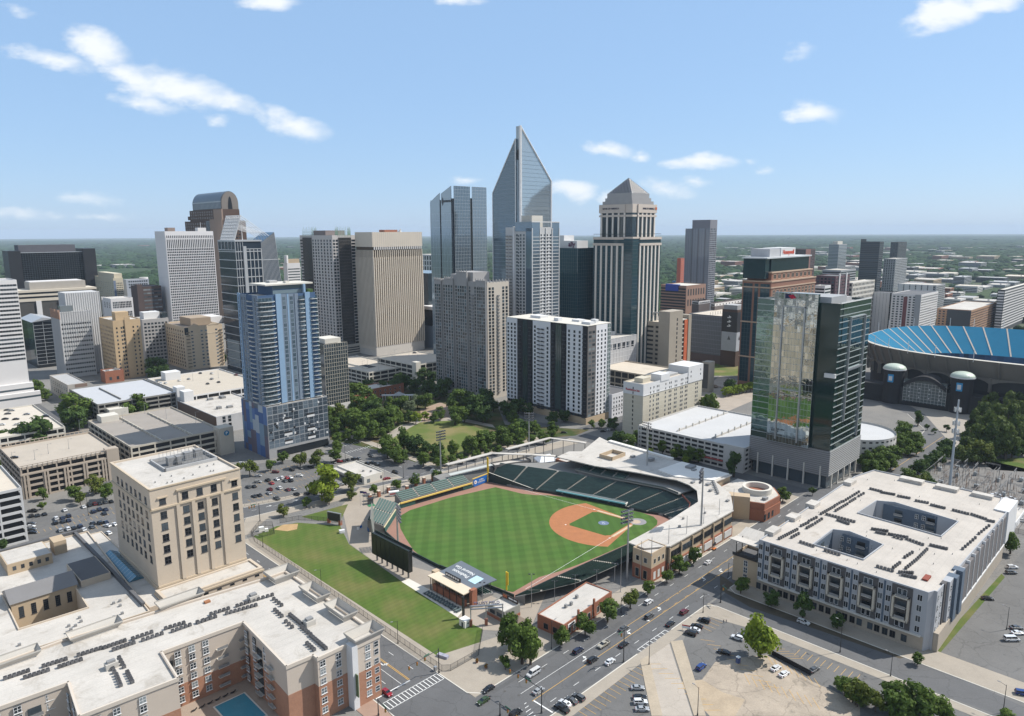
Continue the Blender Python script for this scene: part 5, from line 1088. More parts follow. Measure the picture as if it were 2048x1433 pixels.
for i in range(n):
 t0,t1=2*math.pi*i/n,2*math.pi*(i+1)/n;b.quad((r0*math.cos(t0),r0*math.sin(t0),16),(r0*math.cos(t1),r0*math.sin(t1),16),(r0*math.cos(t1),r0*math.sin(t1),17),(r0*math.cos(t0),r0*math.sin(t0),17));q=r0-.4;b.quad((q*math.cos(t1),q*math.sin(t1),15.6),(q*math.cos(t0),q*math.sin(t0),15.6),(q*math.cos(t0),q*math.sin(t0),17),(q*math.cos(t1),q*math.sin(t1),17))
b.build('parapet',MC['garage_white'],cg)
GC=mat('garage_concrete',(.30,.28,.25),var=.12,scale=.1,fine=.04);BEIG=mat('garage_beige',(.38,.32,.26),var=.1,scale=.1,fine=.04);CRG=mat('garage_cream',(.46,.42,.35),var=.08,scale=.1)
g=garage('parking_garage','cream parking garage with sloping decks and a round blue sign on its corner tower',140,494,200,590,17.5,4,CRG,mat('brown_deck',(.28,.25,.22),var=.14,scale=.06,fine=.05),ramps=((20,0,20.6,90),(40,0,40.6,90)),slot=.45)
for k in range(10):
 for x in(19.5,39.5):g.box('deck_post',PALECONC,x,4+k*9,16.4,x+.8,4.8+k*9,18.2)
g.box('stair_tower',CRG,56,-6,0,66,4,19.5);g.box('stair_tower',PALECONC,6,84,14,18,95,21);sgn=g.part('sign_disc',MB().cyl((61,-6.05,15.5),(61,-6.2,15.5),1.9,n=28),mat('blue_disc',(.02,.16,.30)));lettering(g.o,'P',2.6,WHITEP,(61,-6.25,15.5),(math.pi/2,0,0),.03,.06);g.fin()
g=garage('parking_garage','tan parking garage with tall arched bays and a planted front roof edge',78,488,130,547,19.5,5,BEIG,mat('tan_deck',(.40,.35,.29),var=.1,scale=.07),slot=.55,bay=7)
for x in rng(0,52,5):
 for dx in(-3.6,-2.0):g.box('pier',BEIG,x+dx-.5,-.5,0,x+dx+.5,.2,14.5)
g.box('fascia',BEIG,-.2,-.5,14.5,52.2,.3,15.4);g.box('corner_tower',BEIG,46,-.8,0,53,6,20.4)
b=MB()
for k in range(20):b.box(1+k*2.6,-.3,18.6,1.4+k*2.6,.1,20.4);b.box(1+k*2.6,58.9,18.6,1.4+k*2.6,59.2,20.8)
b.box(0,-.3,20.3,52,.1,20.7,0,True);b.box(0,58.8,20.7,52,59.2,21.1,0,True);g.part('pergola',b,BEIG);g.fin()
g=garage('parking_garage','white parking garage with seven dark slots at the left edge of the photo',26,418,66.5,468,29,7,mat('garage_pale_grey',(.50,.50,.50),var=.05),TANROOF,slot=.55,bay=14);g.box('roof_garden',GROUNDCOVER,8,6,27.8,32,40,28.6);g.box('glass_canopy',SKG,10,8,30,24,20,30.3);g.fin()
g=garage('parking_garage','dark grey open parking garage with a pale blue-grey deck and a cream stair block',158,632,220,716,19.5,5,mat('garage_grey',(.24,.23,.21),var=.1,scale=.1),mat('blue_grey_deck',(.42,.43,.45),var=.06),slot=.62,ramps=((20,10,20.6,70),));g.box('stair_block',PALECONC,6,-8,0,20,2,15);g.box('white_pier',WHITEW,61,-3,0,68,6,24);g.fin()
g=garage('parking_garage','low cream parking deck with a few parked cars by the left edge',86,600,127,700,13.5,3,PALECONC,mat('cream_deck',(.52,.47,.40),var=.08));g.fin()
g=garage('parking_garage','white parking garage with cars on its tan deck beside the blue tower',226,618,296,724,17.5,3,mat('garage_bright',(.62,.61,.60),var=.04),mat('tan_car_deck',(.45,.40,.33),var=.08));g.box('stair_block',WHITEW,10,86,10,24,98,24);g.box('stair_block',WHITEW,-6,-2,0,2,8,22);g.fin()
g=garage('parking_garage','cream parking garage with a notched deck in front of the ribbed tower',402,610,450,706,14,3,PALECONC,mat('sand_deck',(.47,.41,.34),var=.1),slot=.35);g.box('ramp_wall',PALECONC,12,20,12.9,12.6,60,14.4);g.box('light_court',SLOT,13,24,12.95,26,44,13.0);g.fin()
g=garage('parking_garage','cream parking garage with a stair pier beside the grey condominium tower',440,582,496,650,20,4,PALECONC,MC['sand_deck'],slot=.35);g.box('stair_pier',PALECONC,-1,-3,0,5,4,23);g.fin()
o=Bld('warehouse','low dark-windowed brick building with a white roof beside the blue tower','building',W(217,544),46,80,14);o.body(mat('pale_wall',(.46,.46,.47)),WHITEROOF);o.part('brick_face',MB().box(-.1,0,0,0,80,13.4,0,True),mat('brown_brick',(.13,.09,.07),var=.1));o.wins('L',rng(2,78,18),[7.2],winmesh(2.4,4.6,GDARK,FRAMED));o.wins('R',[6,10.5,26,30.5],[1.6,5,8.4,11],winmesh(2.4,2.2,GDARK),-.02);o.units(6,13.1,UNIT,seed=5,hmax=2.2,big=.1);o.box('roof_unit',DARKROOF,30,10,13,37,14,16);o.fin()
o=Bld('small_shop','small white single-storey shop with a white roof between the two car parks','building',W(233.5,364.5),14.5,31,5.2);o.body(mat('shop_white',(.58,.55,.49),var=.05),WHITEROOF,par=.7);o.wins('L',[4.5],[.6],winmesh(4.4,3,GMID,FRAMED,.15,4,2),-.02);o.wins('R',[12.6],[1],winmesh(1,2,GDARK),-.02);o.wins('R',[3.2],[.6],winmesh(2.2,2.4,GMID,FRAMED),-.02);o.box('roof_unit',UNIT,6,10,4.5,7,11,5.6);o.box('roof_unit',UNIT,9,6,4.5,10,7,5.6);o.box('lower_roof',WHITEROOF,-3.5,12,3.2,0,31,4.2);o.fin()
BT=Bld('condominium_tower','blue condominium tower with white balcony edges over a patchwork panelled base','tower',W(216,455),47,39,37.4)
BLU=mat('light_blue_panel',(.215,.33,.47),var=.04);BLG=mat('blue_grey_panel',(.165,.21,.27),var=.05);BLD=mat('deep_blue_panel',(.05,.10,.19),var=.06);BGL=glass('blue_balcony_glass',(.03,.06,.08),(.16,.22,.26),rough=.07)
BT.body(mat('podium_concrete',(.30,.30,.30)),CONC,par=.6)
cols=[(.055,.11,.26),(.10,.12,.15),(.18,.26,.34),(.13,.11,.14),(.36,.40,.44),(.09,.16,.33)]
r=random.Random(11);y=0;pm=[]
pm=[mat('patch_panel_%s'%n,c,var=.05)for n,c in zip(('royal','charcoal','slate','mauve','pale','cobalt'),cols)]
while y<38:
 w=r.choice([4.2,5.6,7]);zz=0;w=min(w,39-y)
 while zz<37:
  h=min(r.choice([5,8,12,16]),37.2-zz);BT.part('facade_panel',MB().box(-.12,y+.05,zz+.05,.02,y+w-.05,zz+h-.05,0,True),r.choice(pm));zz+=h
 y+=w
PG=glass('podium_blue_glass',(.06,.08,.105),(.20,.255,.31),metal=.4,rough=.12)
pn=[winmesh(3.7,5.6,PG,mat('pale_fin',(.40,.42,.45)),.1,1,2),]
for i in range(12):
 for j in range(5):BT.w.append((pn[0],(2.2+i*3.9,-.05,7.2+j*6.0),0))
for k in range(26):BT.box('vent_panel',r.choice([BLACKM,WHITEW]),*(lambda x,zz:(x,-.3,zz,x+1.2,0,zz+1.4))(r.uniform(1,45),r.uniform(9,34)))
for x in(12,30):
 for zz in(10,16,26):BT.box('vent_panel',BLACKM,x,-.32,zz,x+6,0,zz+1.3);BT.box('vent_panel',WHITEW,x,-.34,zz-1.6,x+6,0,zz)
BT.box('ground_glazing',GDARK,6,-.2,.2,46,0,5.4)
zt=113.5;BT.body(BLD,TANROOF,x0=1,y0=4,x1=44,y1=34,z0=37.4,z1=zt,par=1.2,wname='tower_wall',rname='tower_roof')
nf=24;zf=[38.2+i*(zt-39.4)/nf for i in range(nf)];fh=(zt-39.4)/nf
for(x0,x1,m,o_)in((13.5,17.5,BLU,.8),(17.5,30.5,BLG,.25),(22,23.2,BLU,.4),(27.6,29,BLG,.6),(35.6,39.4,BLU,.8)):BT.box('facade_pier',m,x0,4-o_,37.4,x1,4.05,zt+.4 if o_>.7 else zt)
BT.box('facade_pier',BLU,.4,30.5,37.4,1.05,34.4,zt+.5);BT.box('facade_pier',BLG,.7,4,37.4,1.02,12,zt);BT.box('facade_pier',BLG,.75,21,37.4,1.02,30,zt);BT.box('corner_drum',BGL,40,4.5,37.4,45.6,30,zt-2)
bgw=winmesh(2.3,2.5,BGL,BLG,.12,2,1)
BT.wins('R',[19.7,25.3],zf,bgw,3.7);BT.wins('L',[8,23.5,27.5],zf,winmesh(1.6,2.5,BGL,BLD,.1,1,1),.7);BT.wins('L',[32.4],zf,winmesh(1.3,2.4,BGL,BLU,.1),.4);BT.wins('R',[6],zf,winmesh(10,2.5,BGL,BLG,.15,4,1),3.9);BT.wins('R',[33],zf,winmesh(4.4,2.5,BGL,BLD,.15,2,1),3.9)
def balm(w,d,rail=BGL,edge=WHITEW,rnd=True):
 b=MB();n=8;pts=[(-w/2,0)]+[(-w/2+w*i/n,-d*(1-((2*i/n-1)**6 if rnd else 0)))for i in range(n+1)]+[(w/2,0)]
 b.prism([p for k,p in enumerate(pts)if k in(0,len(pts)-1)or True],-.1,.32,0,bottom=True)
 for p,q in zip(pts[1:],pts[2:-1]):b.quad((p[0],p[1],.28),(q[0],q[1],.28),(q[0],q[1],1.05),(p[0],p[1],1.05),1)
 return b.mesh('balcony',[edge,rail])
BM1=balm(13.5,2.4);BM2=balm(5,1.4);BM3=balm(7.4,2.2);BM4=balm(8.5,1.2)
BT.bals('R',[6.4],[q-.4 for q in zf],BM1,4);BT.bals('R',[33],[q-.4 for q in zf],BM2,4);BT.bals('R',[42],[q-.4 for q in zf],BM3,4.4);BT.bals('L',[16.5],[q-.4 for q in zf],BM4,1)
BT.box('penthouse',BLD,14,8,zt-1,38,30,zt+6);BT.box('penthouse_glazing',BGL,14,7.9,zt,36,8,zt+2.6);BT.box('penthouse_glazing',BGL,14,7.9,zt+3.2,36,8,zt+5.6);BT.box('penthouse_roof',PALECONC,8,6.4,zt+6,44,31,zt+7);BT.box('facade_pier',BLU,36,5.4,zt,37.5,8,zt+6);BT.box('roof_plant',GREYROOF,18,20,zt+7,24,26,zt+8.6);BT.box('roof_plant',PALECONC,26,12,zt+7,29,16,zt+8.2)
BT.box('terrace_planting',mat('planter_green',(.05,.09,.02),var=.3,scale=1.5),39,5,zt-.6,43,10,zt+2.2)
BT.fin()
P,L,W_,z=site((1169,653),(1014,636),(1221,647),base=(1172,850))
BW=Bld('apartment_tower','black and white striped apartment tower with small square windows','tower',P,L,W_,z)
WR=mat('bright_white_render',(.66,.66,.68),var=.04);BKR=mat('black_render',(.022,.022,.026),var=.1);GRP=mat('warm_grey_panel',(.14,.13,.125),var=.08);GRG=glass('green_strip_glass',(.03,.05,.05),(.14,.19,.18),rough=.08)
BW.body(BKR,DARKROOF,par=1.0,z0=0)
fz=[6+i*3.42 for i in range(int((z-8)/3.42))]
for(y0,y1)in((4.5,21),(39,59),(78,91)):BW.box('white_bay',WR,-.7,y0,8,.1,y1,z+.3)
BW.box('white_bay',WR,11,-.5,6,25.5,.1,z+.3);BW.box('grey_bay',GRP,.5,-.3,4,11,.1,z+.1);BW.box('stone_base',TANBR,-.9,-.7,0,L,W_,5.5);BW.box('roof_edge',PALECONC,-.8,-.6,z,L+.3,W_,z+.4);
for y0,y1 in((27,33.5),(65.5,71.5)):BW.part('glazed_strip',MB().box(-.25,y0,8,.1,y1,z-1,0,True),GRG);BW.grid('mullions',BKR,'L',y0,y1,8,z-1,2.2,3.42,.15,.1,-.25)
BW.part('glazed_strip',MB().box(25.6,-.45,6,L+.1,.1,z-.5,0,True),GRG);BW.grid('mullions',WR,'R',25.6,L,6,z-.5,2.2,3.42,.25,.15,-.45)
ww=winmesh(2.0,2.2,GDARK,FRAMED,.1,1,1)
BW.wins('L',[7.2,12.7,18.4],fz,ww,-.72);BW.wins('L',[42,56.5],fz,ww,-.72);BW.wins('L',[80.4,84.5,88.7],fz,ww,-.72);BW.wins('R',[13.5,18.2,22.9],fz,winmesh(1.7,2.0,GDARK),-.52);BW.wins('R',[3.4,8],fz,winmesh(3.6,2.3,GMID,GRP,.15,2,1),-.32)
db=balm(3.2,1.3,mat('dark_rail',(.05,.05,.055)),FRAMED,False);BW.bals('L',[24,36.3,62.3,75],[f-.6 for f in fz],db,-.05);BW.bals('L',[47,51.5],[f-.6 for f in fz],db,-.72);BW.bals('L',[2.3],[f-.6 for f in fz],db,-.02)
for x,y,w,d,h in((6,2,6,9,3.4),(14,20,8,8,3),(6,36,5,5,4),(10,60,10,12,3.5),(18,6,4,5,4.2)):BW.box('roof_block',WHITEW,x,y,z-1,x+w,y+d,z-1+h)
b=MB()
for i in range(90):x=r.uniform(1,L-2);y=r.uniform(2,W_-3);b.box(x,y,z-1,x+.9,y+.9,z+.2)
BW.part('roof_units',b,DARKM)['kind']='stuff'
BW.fin()
o=Bld('apartment_annex','low white annex with square windows at the foot of the black and white tower','building',W(468,350),28,40,21);o.body(WR,DARKROOF);o.wins('R',rng(1,27,7),[2.5,6,9.4,12.8,16.2],winmesh(1.3,1.6,GDARK),-.02);o.box('band',BKR,-.05,-.08,8.7,28,.0,9.0);o.fin()
P,L,W_,z=site((973,565),(871,554),(1017,557),base=(976,800))
GT=Bld('condominium_tower','tall grey condominium tower with stepped crown and narrow window columns by the park','tower',P,L,W_,z)
GS=mat('grey_precast',(.31,.30,.295),var=.07,scale=.1);GS2=mat('sun_toned_precast',(.47,.42,.36),var=.06);GGL=glass('grey_blue_glass',(.010,.018,.023),(.11,.165,.19),rough=.08,spec=.5)
GT.body(GS,GREYROOF,par=1.5);fz=[5+i*3.15 for i in range(int((z-8)/3.15))]
for(y0,y1,dz)in((0,13,0),(26,40,7),(46,58,0),(64,74,-1.5)):GT.box('bay',GS,-1.6,y0,0,.1,y1,z+dz+1.5)
GT.box('crown_block',GS,3,22,z-2,24,46,z+8);GT.box('crown_block',GS,8,48,z-2,22,60,z+5)
b=MB()
for y0,y1,dz in((0,13,1.5),(26,40,8.5),(46,58,1.5),(64,74,0)):
 for k in range(5):y=y0+(y1-y0)*k/4;b.box(-1.9,y-.35,z+dz-1.5,-1.2,y+.35,z+dz+1.6,0,True)
for k in range(8):x=L*k/7;b.box(x-.3,-.4,z-1,x+.3,.4,z+2.0,0,True)
GT.part('finials',b,GS)
GT.part('sun_toned_face',MB().box(0,-.4,0,L,.1,z-.5,0,True),GS2)  # lighter tan panel: sunlight on this face put into its colour
gw=winmesh(2.15,2.5,GGL,None);
GT.wins('L',[2.3,5,7.7,10.6],fz,gw,-1.62);GT.wins('L',[28,31.2,34.4,37.8],fz,gw,-1.62);GT.wins('L',[48,51.8,55.6],fz,gw,-1.62);GT.wins('L',[66,69,72],fz,gw,-1.62);GT.wins('L',[16,23.5,43,61],fz,winmesh(1.8,2.3,GDARK),-.02)
GT.wins('R',[3.2,7.2,20.6,25],fz,winmesh(2.7,2.4,GDARK,None),-.42);gb=balm(3.4,1.3,mat('grey_rail',(.16,.17,.18)),GS,True);GT.bals('R',[13.9],fz[:-2],gb,-.4);GT.bals('L',[19.7],fz[:-2],gb,-.02)
GT.units(5,z-1.5,GS,seed=8,hmax=6,big=.2);GT.fin()
# ---- the skyline
def sk(name,label,cat,c,l,r,base=None,D=None,W_=None,L_=None):
 P,L,Wd,z=site(c,l,r,base,D);return Bld(name,label,cat,P,L_ or L,W_ or Wd,z)
def bands(g,face,off,s0,s1,zs,h,m,name='window_band',out=.06):
 for zz in zs:
  if face=='R':g.part(name,MB().box(s0,off-out,zz,s1,off+.1,zz+h,0,True),m)
  else:g.part(name,MB().box(off-out,s0,zz,off+.1,s1,zz+h,0,True),m)
SKYG=glass('sky_glass',(.15,.21,.26),(.28,.35,.41),metal=.55,rough=.06,warp=.02,wscale=.1);SKYL=glass('pale_sky_glass',(.33,.40,.45),(.45,.52,.57),metal=.6,rough=.08,warp=.02,wscale=.1);TEAL=glass('teal_glass',(.006,.022,.032),(.02,.065,.085),metal=.2,rough=.07,warp=.02,wscale=.1)
NAVY=glass('navy_glass',(.010,.016,.026),(.04,.06,.085),metal=.1,rough=.1,spec=.4);BLKG=glass('black_glass',(.006,.007,.009),(.022,.026,.03),rough=.12,spec=.35);GREYG=glass('smoky_glass',(.03,.045,.055),(.14,.18,.20),metal=.2,rough=.08)
MUL=mat('pale_mullions',(.42,.45,.47),rough=.5,var=.04);SILV=mat('silver_cladding',(.46,.47,.48),rough=.4,metal=.3,var=.05)
PINK=mat('rosy_granite',(.30,.215,.165),var=.07,scale=.1);BROWNG=mat('brown_granite',(.085,.05,.035),var=.12,scale=.1);WCON=mat('white_concrete',(.62,.60,.585),var=.04,scale=.1);BONE=mat('bone_concrete',(.60,.53,.44),var=.06,scale=.08)
def leaflike(name,c,f):
 if name in MC:return MC[name]
 m=mat(name,c,var=.06);nt=m.node_tree;N=nt.nodes;K=nt.links;tr=N.new('ShaderNodeBsdfTranslucent');tr.inputs[0].default_value=(*c,1);ms=N.new('ShaderNodeMixShader');ms.inputs[0].default_value=f;K.new(N['Principled BSDF'].outputs[0],ms.inputs[1]);K.new(tr.outputs[0],ms.inputs[2]);K.new(ms.outputs[0],N['Material Output'].inputs[0]);return m
P=G(64,806);z=hat(P,560);g=Bld('office_block','white office block with dark ribbon windows at the left edge','tower',P-U*70,70,40,z);g.body(WCON,GREYROOF)
for i in range(19):
 zz=z-5.6-i*3.75
 if zz>4:g.part('window_band',MB().box(4 if i else 40,-.12,zz,69.4,.1,zz+1.7,0,True),GDARK);g.part('glazing_bars',(lambda b:[b.box(4+k*2.2 if i else 40+k*2.2,-.2,zz,4.2+k*2.2 if i else 40.2+k*2.2,.05,zz+1.7,0,True)for k in range(30 if i else 13)]and b)(MB()),SILV)
g.box('terrace',WCON,10,-5,0,72,0,20);g.box('terrace',WCON,20,-9,0,76,-5,12);bands(g,'R',-5,10,72,[14],1.7,GDARK);bands(g,'R',-9,20,76,[7],1.7,GDARK);g.units(3,z-.9,GREYROOF,seed=3);g.fin()
g=sk('office_block','long black glass office block with solid black end piers on the far left','tower',(40,506),(37,505),(164,500),D=1400,W_=40);z=g.H;g.body(BLKG,DARKROOF,z0=0,wname='glazing');g.grid('mullions',mat('blue_grey_mullion',(.09,.11,.12)),'R',0,g.L,4,z-.5,3.4,3.3,.2,.15)
BKP=mat('black_pier',(.014,.014,.017),rough=.5);g.box('end_pier',BKP,-17,-4,0,0,40,z+3);g.box('end_pier',BKP,g.L,-4,0,g.L+19,40,z+5);g.box('plant_storey',mat('plant_charcoal',(.10,.10,.115)),0,8,z-1,g.L-8,38,z+12);g.box('trim',MUL,0,-.3,z-.6,g.L,.2,z+.2);g.units(3,z-.5,WHITEW,seed=4,hmax=2,big=.05);g.fin()
g=sk('office_block','cream office block on tall white piers with two dark ribbon storeys','tower',(33,583),(30,582),(191,570),D=1130,W_=40);z=g.H;g.body(mat('dark_glazing',(.06,.055,.05)),PALECONC,wname='wall');CW=mat('cream_fascia',(.55,.49,.40),var=.05)  # dark wall tone between the white piers
g.box('fascia',CW,-.6,-.8,z-2.6,g.L+.6,40,z+.3);g.box('fascia',CW,-.6,-.8,z-8,g.L+.6,40,z-5.2);g.box('fascia',CW,-.6,-.8,z-14.5,g.L+.6,40,z-10.6);bands(g,'R',-.1,0,g.L,[z-5.2,z-10.6],2.6,GDARK)
for x in(20,46,72,98):g.box('pier',WCON,x,-1.6,0,x+6,.2,z-14)
for k in range(9):
 for x in(0,26.4,52.4,78.4):g.box('window_band',BLKG,x,-.15,3+k*4.7,x+19,.1,5.6+k*4.7)
g.box('penthouse',mat('penthouse_beige',(.36,.33,.29)),16,6,z-1,82,34,z+10);g.box('parapet_box',WCON,17,7,z+10,78,33,z+11);g.fin()
g=sk('hotel_tower','pale yellow hotel tower with small windows far behind on the left','tower',(226,557),(189,550),(245,551),D=1320);CRM=mat('pale_yellow_wall',(.56,.50,.38),var=.05);z=g.H;g.body(CRM,CONC);w=winmesh(1.5,1.6,GDARK);fz=[4+i*3.4 for i in range(int(z/3.4)-2)];g.wins('L',rng(1,g.W-1,10),fz,w,-.02);g.wins('R',rng(4,g.L-1,4),fz,w,-.02);g.box('blue_strip',mat('blue_strip',(.16,.20,.28)),0,-.3,0,3.5,0,z-4);g.box('crown',CRM,4,8,z-1,16,g.W-6,z+7);g.fin()
g=sk('office_block','low white block with three big latticed windows among the left towers','building',(221,598),(205,591),(265,594),D=1040);z=g.H;g.body(WCON,WHITEROOF);g.wins('R',rng(2,g.L-2,3),[z-13,z-26],winmesh(8,9,GDARK,WCON,.4,4,3),-.02);g.wins('L',rng(2,g.W-2,3),[z-13],winmesh(5,8,GMID,WCON,.4,3,3),-.02);g.fin()
g=sk('office_block','dark brown block with recessed windows beside the white gridded tower','building',(277,574),(262,581),(322,570),D=1120);z=g.H;BRK=mat('dark_brown_brick',(.075,.05,.045),var=.08);g.body(BRK,DARKROOF);g.wins('R',rng(6,g.L-1,5),[z-6-i*5 for i in range(9)],winmesh(5,2.2,GMID,BRK),-.02);g.box('stair_pier',BRK,-3,-3,0,4,6,z+3);g.fin()
g=sk('office_block','low grey block with a pale domed drum behind the brown building','building',(252,560),(244,556),(297,555),D=1400);z=g.H;g.body(mat('blue_grey_wall',(.33,.36,.42)),WHITEROOF);g.wins('R',rng(3,g.L-2,9),[z-5,z-10,z-15],winmesh(2.4,2.6,GDARK),-.02);g.part('drum',MB().cyl((g.L*.85,8,z-4),(g.L*.85,8,z+2.5),7,n=24),WCON);g.fin()
g=sk('office_tower','white office tower gridded with hundreds of narrow dark windows','tower',(329,463),(309,464),(426,463),D=1120);z=g.H;g.body(mat('bright_concrete',(.66,.64,.635),var=.03),GREYROOF,par=2);w=winmesh(1.95,2.5,GDARK);xs=rng(1.2,g.L-.8,26)
g.wins('R',xs,[5+i*3.72 for i in range(int((z-26)/3.72))],w,-.02);g.wins('R',xs,[z-9.5],winmesh(1.1,3.6,GDARK),-.02);g.wins('R',xs,[z-23.5],winmesh(1.15,12,GDARK),-.02)
b=MB()
for i in range(27):x=1.2+(g.L-2)*i/26-.3;b.box(x-.16,-.28,2,x+.16,.05,z-7,0,True)
g.part('fins',b,MC['bright_concrete']);b=MB()
for k in range(8):b.box(-.3,0,z-9-k*14,.05,g.W,z-8.6-k*14,0,True)
g.part('joint',b,WCON);g.box('roof_plant',mat('rust_plant',(.25,.19,.16)),8,10,z-2,18,22,z+5);g.box('dish_deck',WCON,50,10,z-2,62,20,z+5);g.part('mast',MB().cyl((56,14,z),(56,14,z+13),.25),WHITEW);g.fin()
g=sk('office_tower','brown granite tower crowned by a barrel vault with an arched window','tower',(444,425),(368,425),(467,425),D=1180,L_=36);z=g.H;Wd=g.W;g.body(BROWNG,BROWNG,z1=z-12);g.box('upper_block',BROWNG,1,2,z-14,28,Wd*.86,z+5);g.box('shoulder',BROWNG,1.5,4,z-10,28,Wd*.93,z-4)
gw=winmesh(3.2,3.0,GREYG,PINK,.5,1,1);g.wins('L',rng(Wd*.43,Wd*.98,9),[z-18-i*4.6 for i in range(18)],gw,-.03);g.wins('L',rng(Wd*.24,Wd*.84,10),[z-9,z-4,z],gw,.97)
g.box('granite_bay',PINK,-1.5,0,0,.1,Wd*.30,z-10);g.box('granite_bay',PINK,-.8,0,0,1.2,Wd*.2,z+5);g.part('glazed_strip',MB().box(-.25,Wd*.30,0,.1,Wd*.42,z-12,0,True),BLKG);g.wins('R',rng(2,28,5),[z-16-i*4.6 for i in range(16)],winmesh(3.4,2.2,GDARK,BROWNG),-.03)
def vault(x0,x1,y0,y1,zb,zt,m,name,thick=None):
 n=20;b=MB();cx=(x0+x1)/2;rx=(x1-x0)/2
 pr=[(cx-rx,zb)]+[(cx-rx*math.cos(math.pi*i/n),zb+(zt-zb)*.35+(zt-zb)*.65*math.sin(math.pi*i/n))for i in range(n+1)]+[(cx+rx,zb)]
 k=len(pr);b.add([(x,y0,zz)for x,zz in pr]+[(x,y1,zz)for x,zz in pr],[(i,i+1,k+i+1,k+i)[::-1]for i in range(k-1)]+[tuple(range(k)),tuple(range(2*k-1,k-1,-1))]);return g.part(name,b,m)
vault(2,28,4,Wd*.78,z+5,z+31,mat('grey_granite',(.20,.175,.155)),'vault_end');vault(1.4,28.6,6,Wd*.76,z+6,z+32,mat('slate_vault',(.13,.15,.17),rough=.35,metal=.4,var=.1,scale=.3),'vault')
b=MB()
for k in range(22):y=7+k*(Wd*.76-8)/22;b.box(1.2,y,z+6,1.45,y+.6,z+16,0,True)
g.part('vault_ribs',b,SILV);g.box('trim',MUL,1.0,5,z+15.5,1.5,Wd*.77,z+17);vault(11.5,18.5,3.7,4.6,z-14,z+24,BLKG,'arched_window');g.fin()
g=sk('office_tower','glass tower with a white lattice crown and a sloping blue glass flank','tower',(486,482),(436,480),(521,482),base=(489,748));z=g.H;Wd,L=g.W,g.L;g.body(NAVY,GREYROOF,wname='glazing')
for i in range(15):
 zz=5+i*(z-8)/15;g.box('floor_band',SILV,-.5,-.5,zz,L,.05,zz+1.0);g.box('floor_band',SILV,-.5,0,zz,.05,Wd,zz+.8)
g.grid('mullions',SILV,'R',0,L*.28,2,z,3,60,.5,.4);g.grid('mullions',SILV,'R',L*.4,L,2,z-9,4,60,.8,.45);g.grid('mullions',SILV,'L',0,Wd,z-10,z,8,10,.8,.5);g.box('mirror_patch',SKYL,-.2,8,6,.05,Wd-4,36);g.box('corner_pier',SILV,L*.28,-1.4,0,L*.4,.2,z-6);g.box('cornice',SILV,-.8,-.8,z-1,L+.8,Wd,z+.6)
b=MB();hh=27
for k in range(9):y=3+k*(Wd-8)/8;b.add([(-.2,y-.4,z),(-.2,y+.4,z),(9,y+.4,z+hh),(9,y-.4,z+hh),(1,y-.4,z),(1,y+.4,z),(10,y+.4,z+hh),(10,y-.4,z+hh)],[(0,3,2,1),(4,5,6,7),(0,4,7,3),(1,2,6,5)])
for k in range(9):t=k/8;b.box(9.2*t-.4,2,z+hh*t-.25,9.2*t+.6,Wd-4,z+hh*t+.45,0,True)
LATT=leaflike('crown_lattice_white',(.82,.82,.82),.45);g.part('crown_lattice',b,LATT);b=MB()
b.add([(.6,2,z+1),(8.6,2,z+24),(8.6,Wd-4,z+24),(.6,Wd-4,z+1)],[(0,1,2,3)]);b.add([(9,2,z),(9,2,z+hh),(10,2,z)],[(0,2,1)]);g.part('crown_panel',b,leaflike('crown_panel_white',(.72,.72,.72),.6))
b=MB()
for k in range(6):y=3+k*(Wd-8)/5;b.cyl((9.5,y,z+hh),(L+16,y,z+2),.35,n=6);b.cyl((9.5,y,z+hh*.6),(L+6,y,z+8),.25,n=6)
for t in(.25,.5,.75):b.cyl((9.5+(L+6)*t,3,z+hh*(1-t)+2*t),(9.5+(L+6)*t,Wd-5,z+hh*(1-t)+2*t),.25,n=6)
g.part('crown_frame',b,LATT);b=MB();x1=L+23
b.add([(L,1,0),(x1+8,1,0),(x1-6,1,z+9),(L,1,z-3),(L,30,0),(x1+8,30,0),(x1-6,30,z+9),(L,30,z-3)],[(0,1,2,3),(1,5,6,2),(3,2,6,7),(4,7,6,5)]);g.part('sloped_glazing',b,glass('steel_blue_glass',(.05,.10,.15),(.14,.21,.28),metal=.4,rough=.06));b=MB()
for k in range(15):
 t=k/14;xb=L+(x1+8-L)*t;xt=L+(x1-6-L)*t;zt=z-3+12*t;b.add([(xb-.25,.6,0),(xb+.25,.6,0),(xt+.25,.6,zt),(xt-.25,.6,zt)],[(0,1,2,3)]);b.add([(xb-.25,1,0),(xb-.25,.6,0),(xt-.25,.6,zt),(xt-.25,1,zt)],[(0,1,2,3)])
b.box(L,.4,z-22,x1-4,.9,z-21,0,True);g.part('fins',b,SILV);g.fin()
g=sk('office_block','white banded block with a small drum roof showing between two towers','building',(574,527),(566,522),(600,525),D=1150);z=g.H;g.body(WCON,WHITEROOF);bands(g,'R',0,1,g.L-1,[z-10-i*4.2 for i in range(9)],1.6,GREYG);g.box('penthouse',TANBR,2,2,z-1,g.L,10,z+6);g.part('drum',MB().cyl((1,4,z),(1,4,z+12),3,n=16),WCON);g.fin()
g=sk('office_tower','dark striped tower with white window grids and two green lattice crowns','tower',(664,471),(599,470),(710,471),D=930);z=g.H;Wd,L=g.W,g.L;WG=mat('white_grid',(.50,.47,.45),var=.04);g.body(WG,GREYROOF,par=2)
fz=[4+i*4.0 for i in range(int((z-6)/4.0))];w=winmesh(3.0,2.6,GDARK)
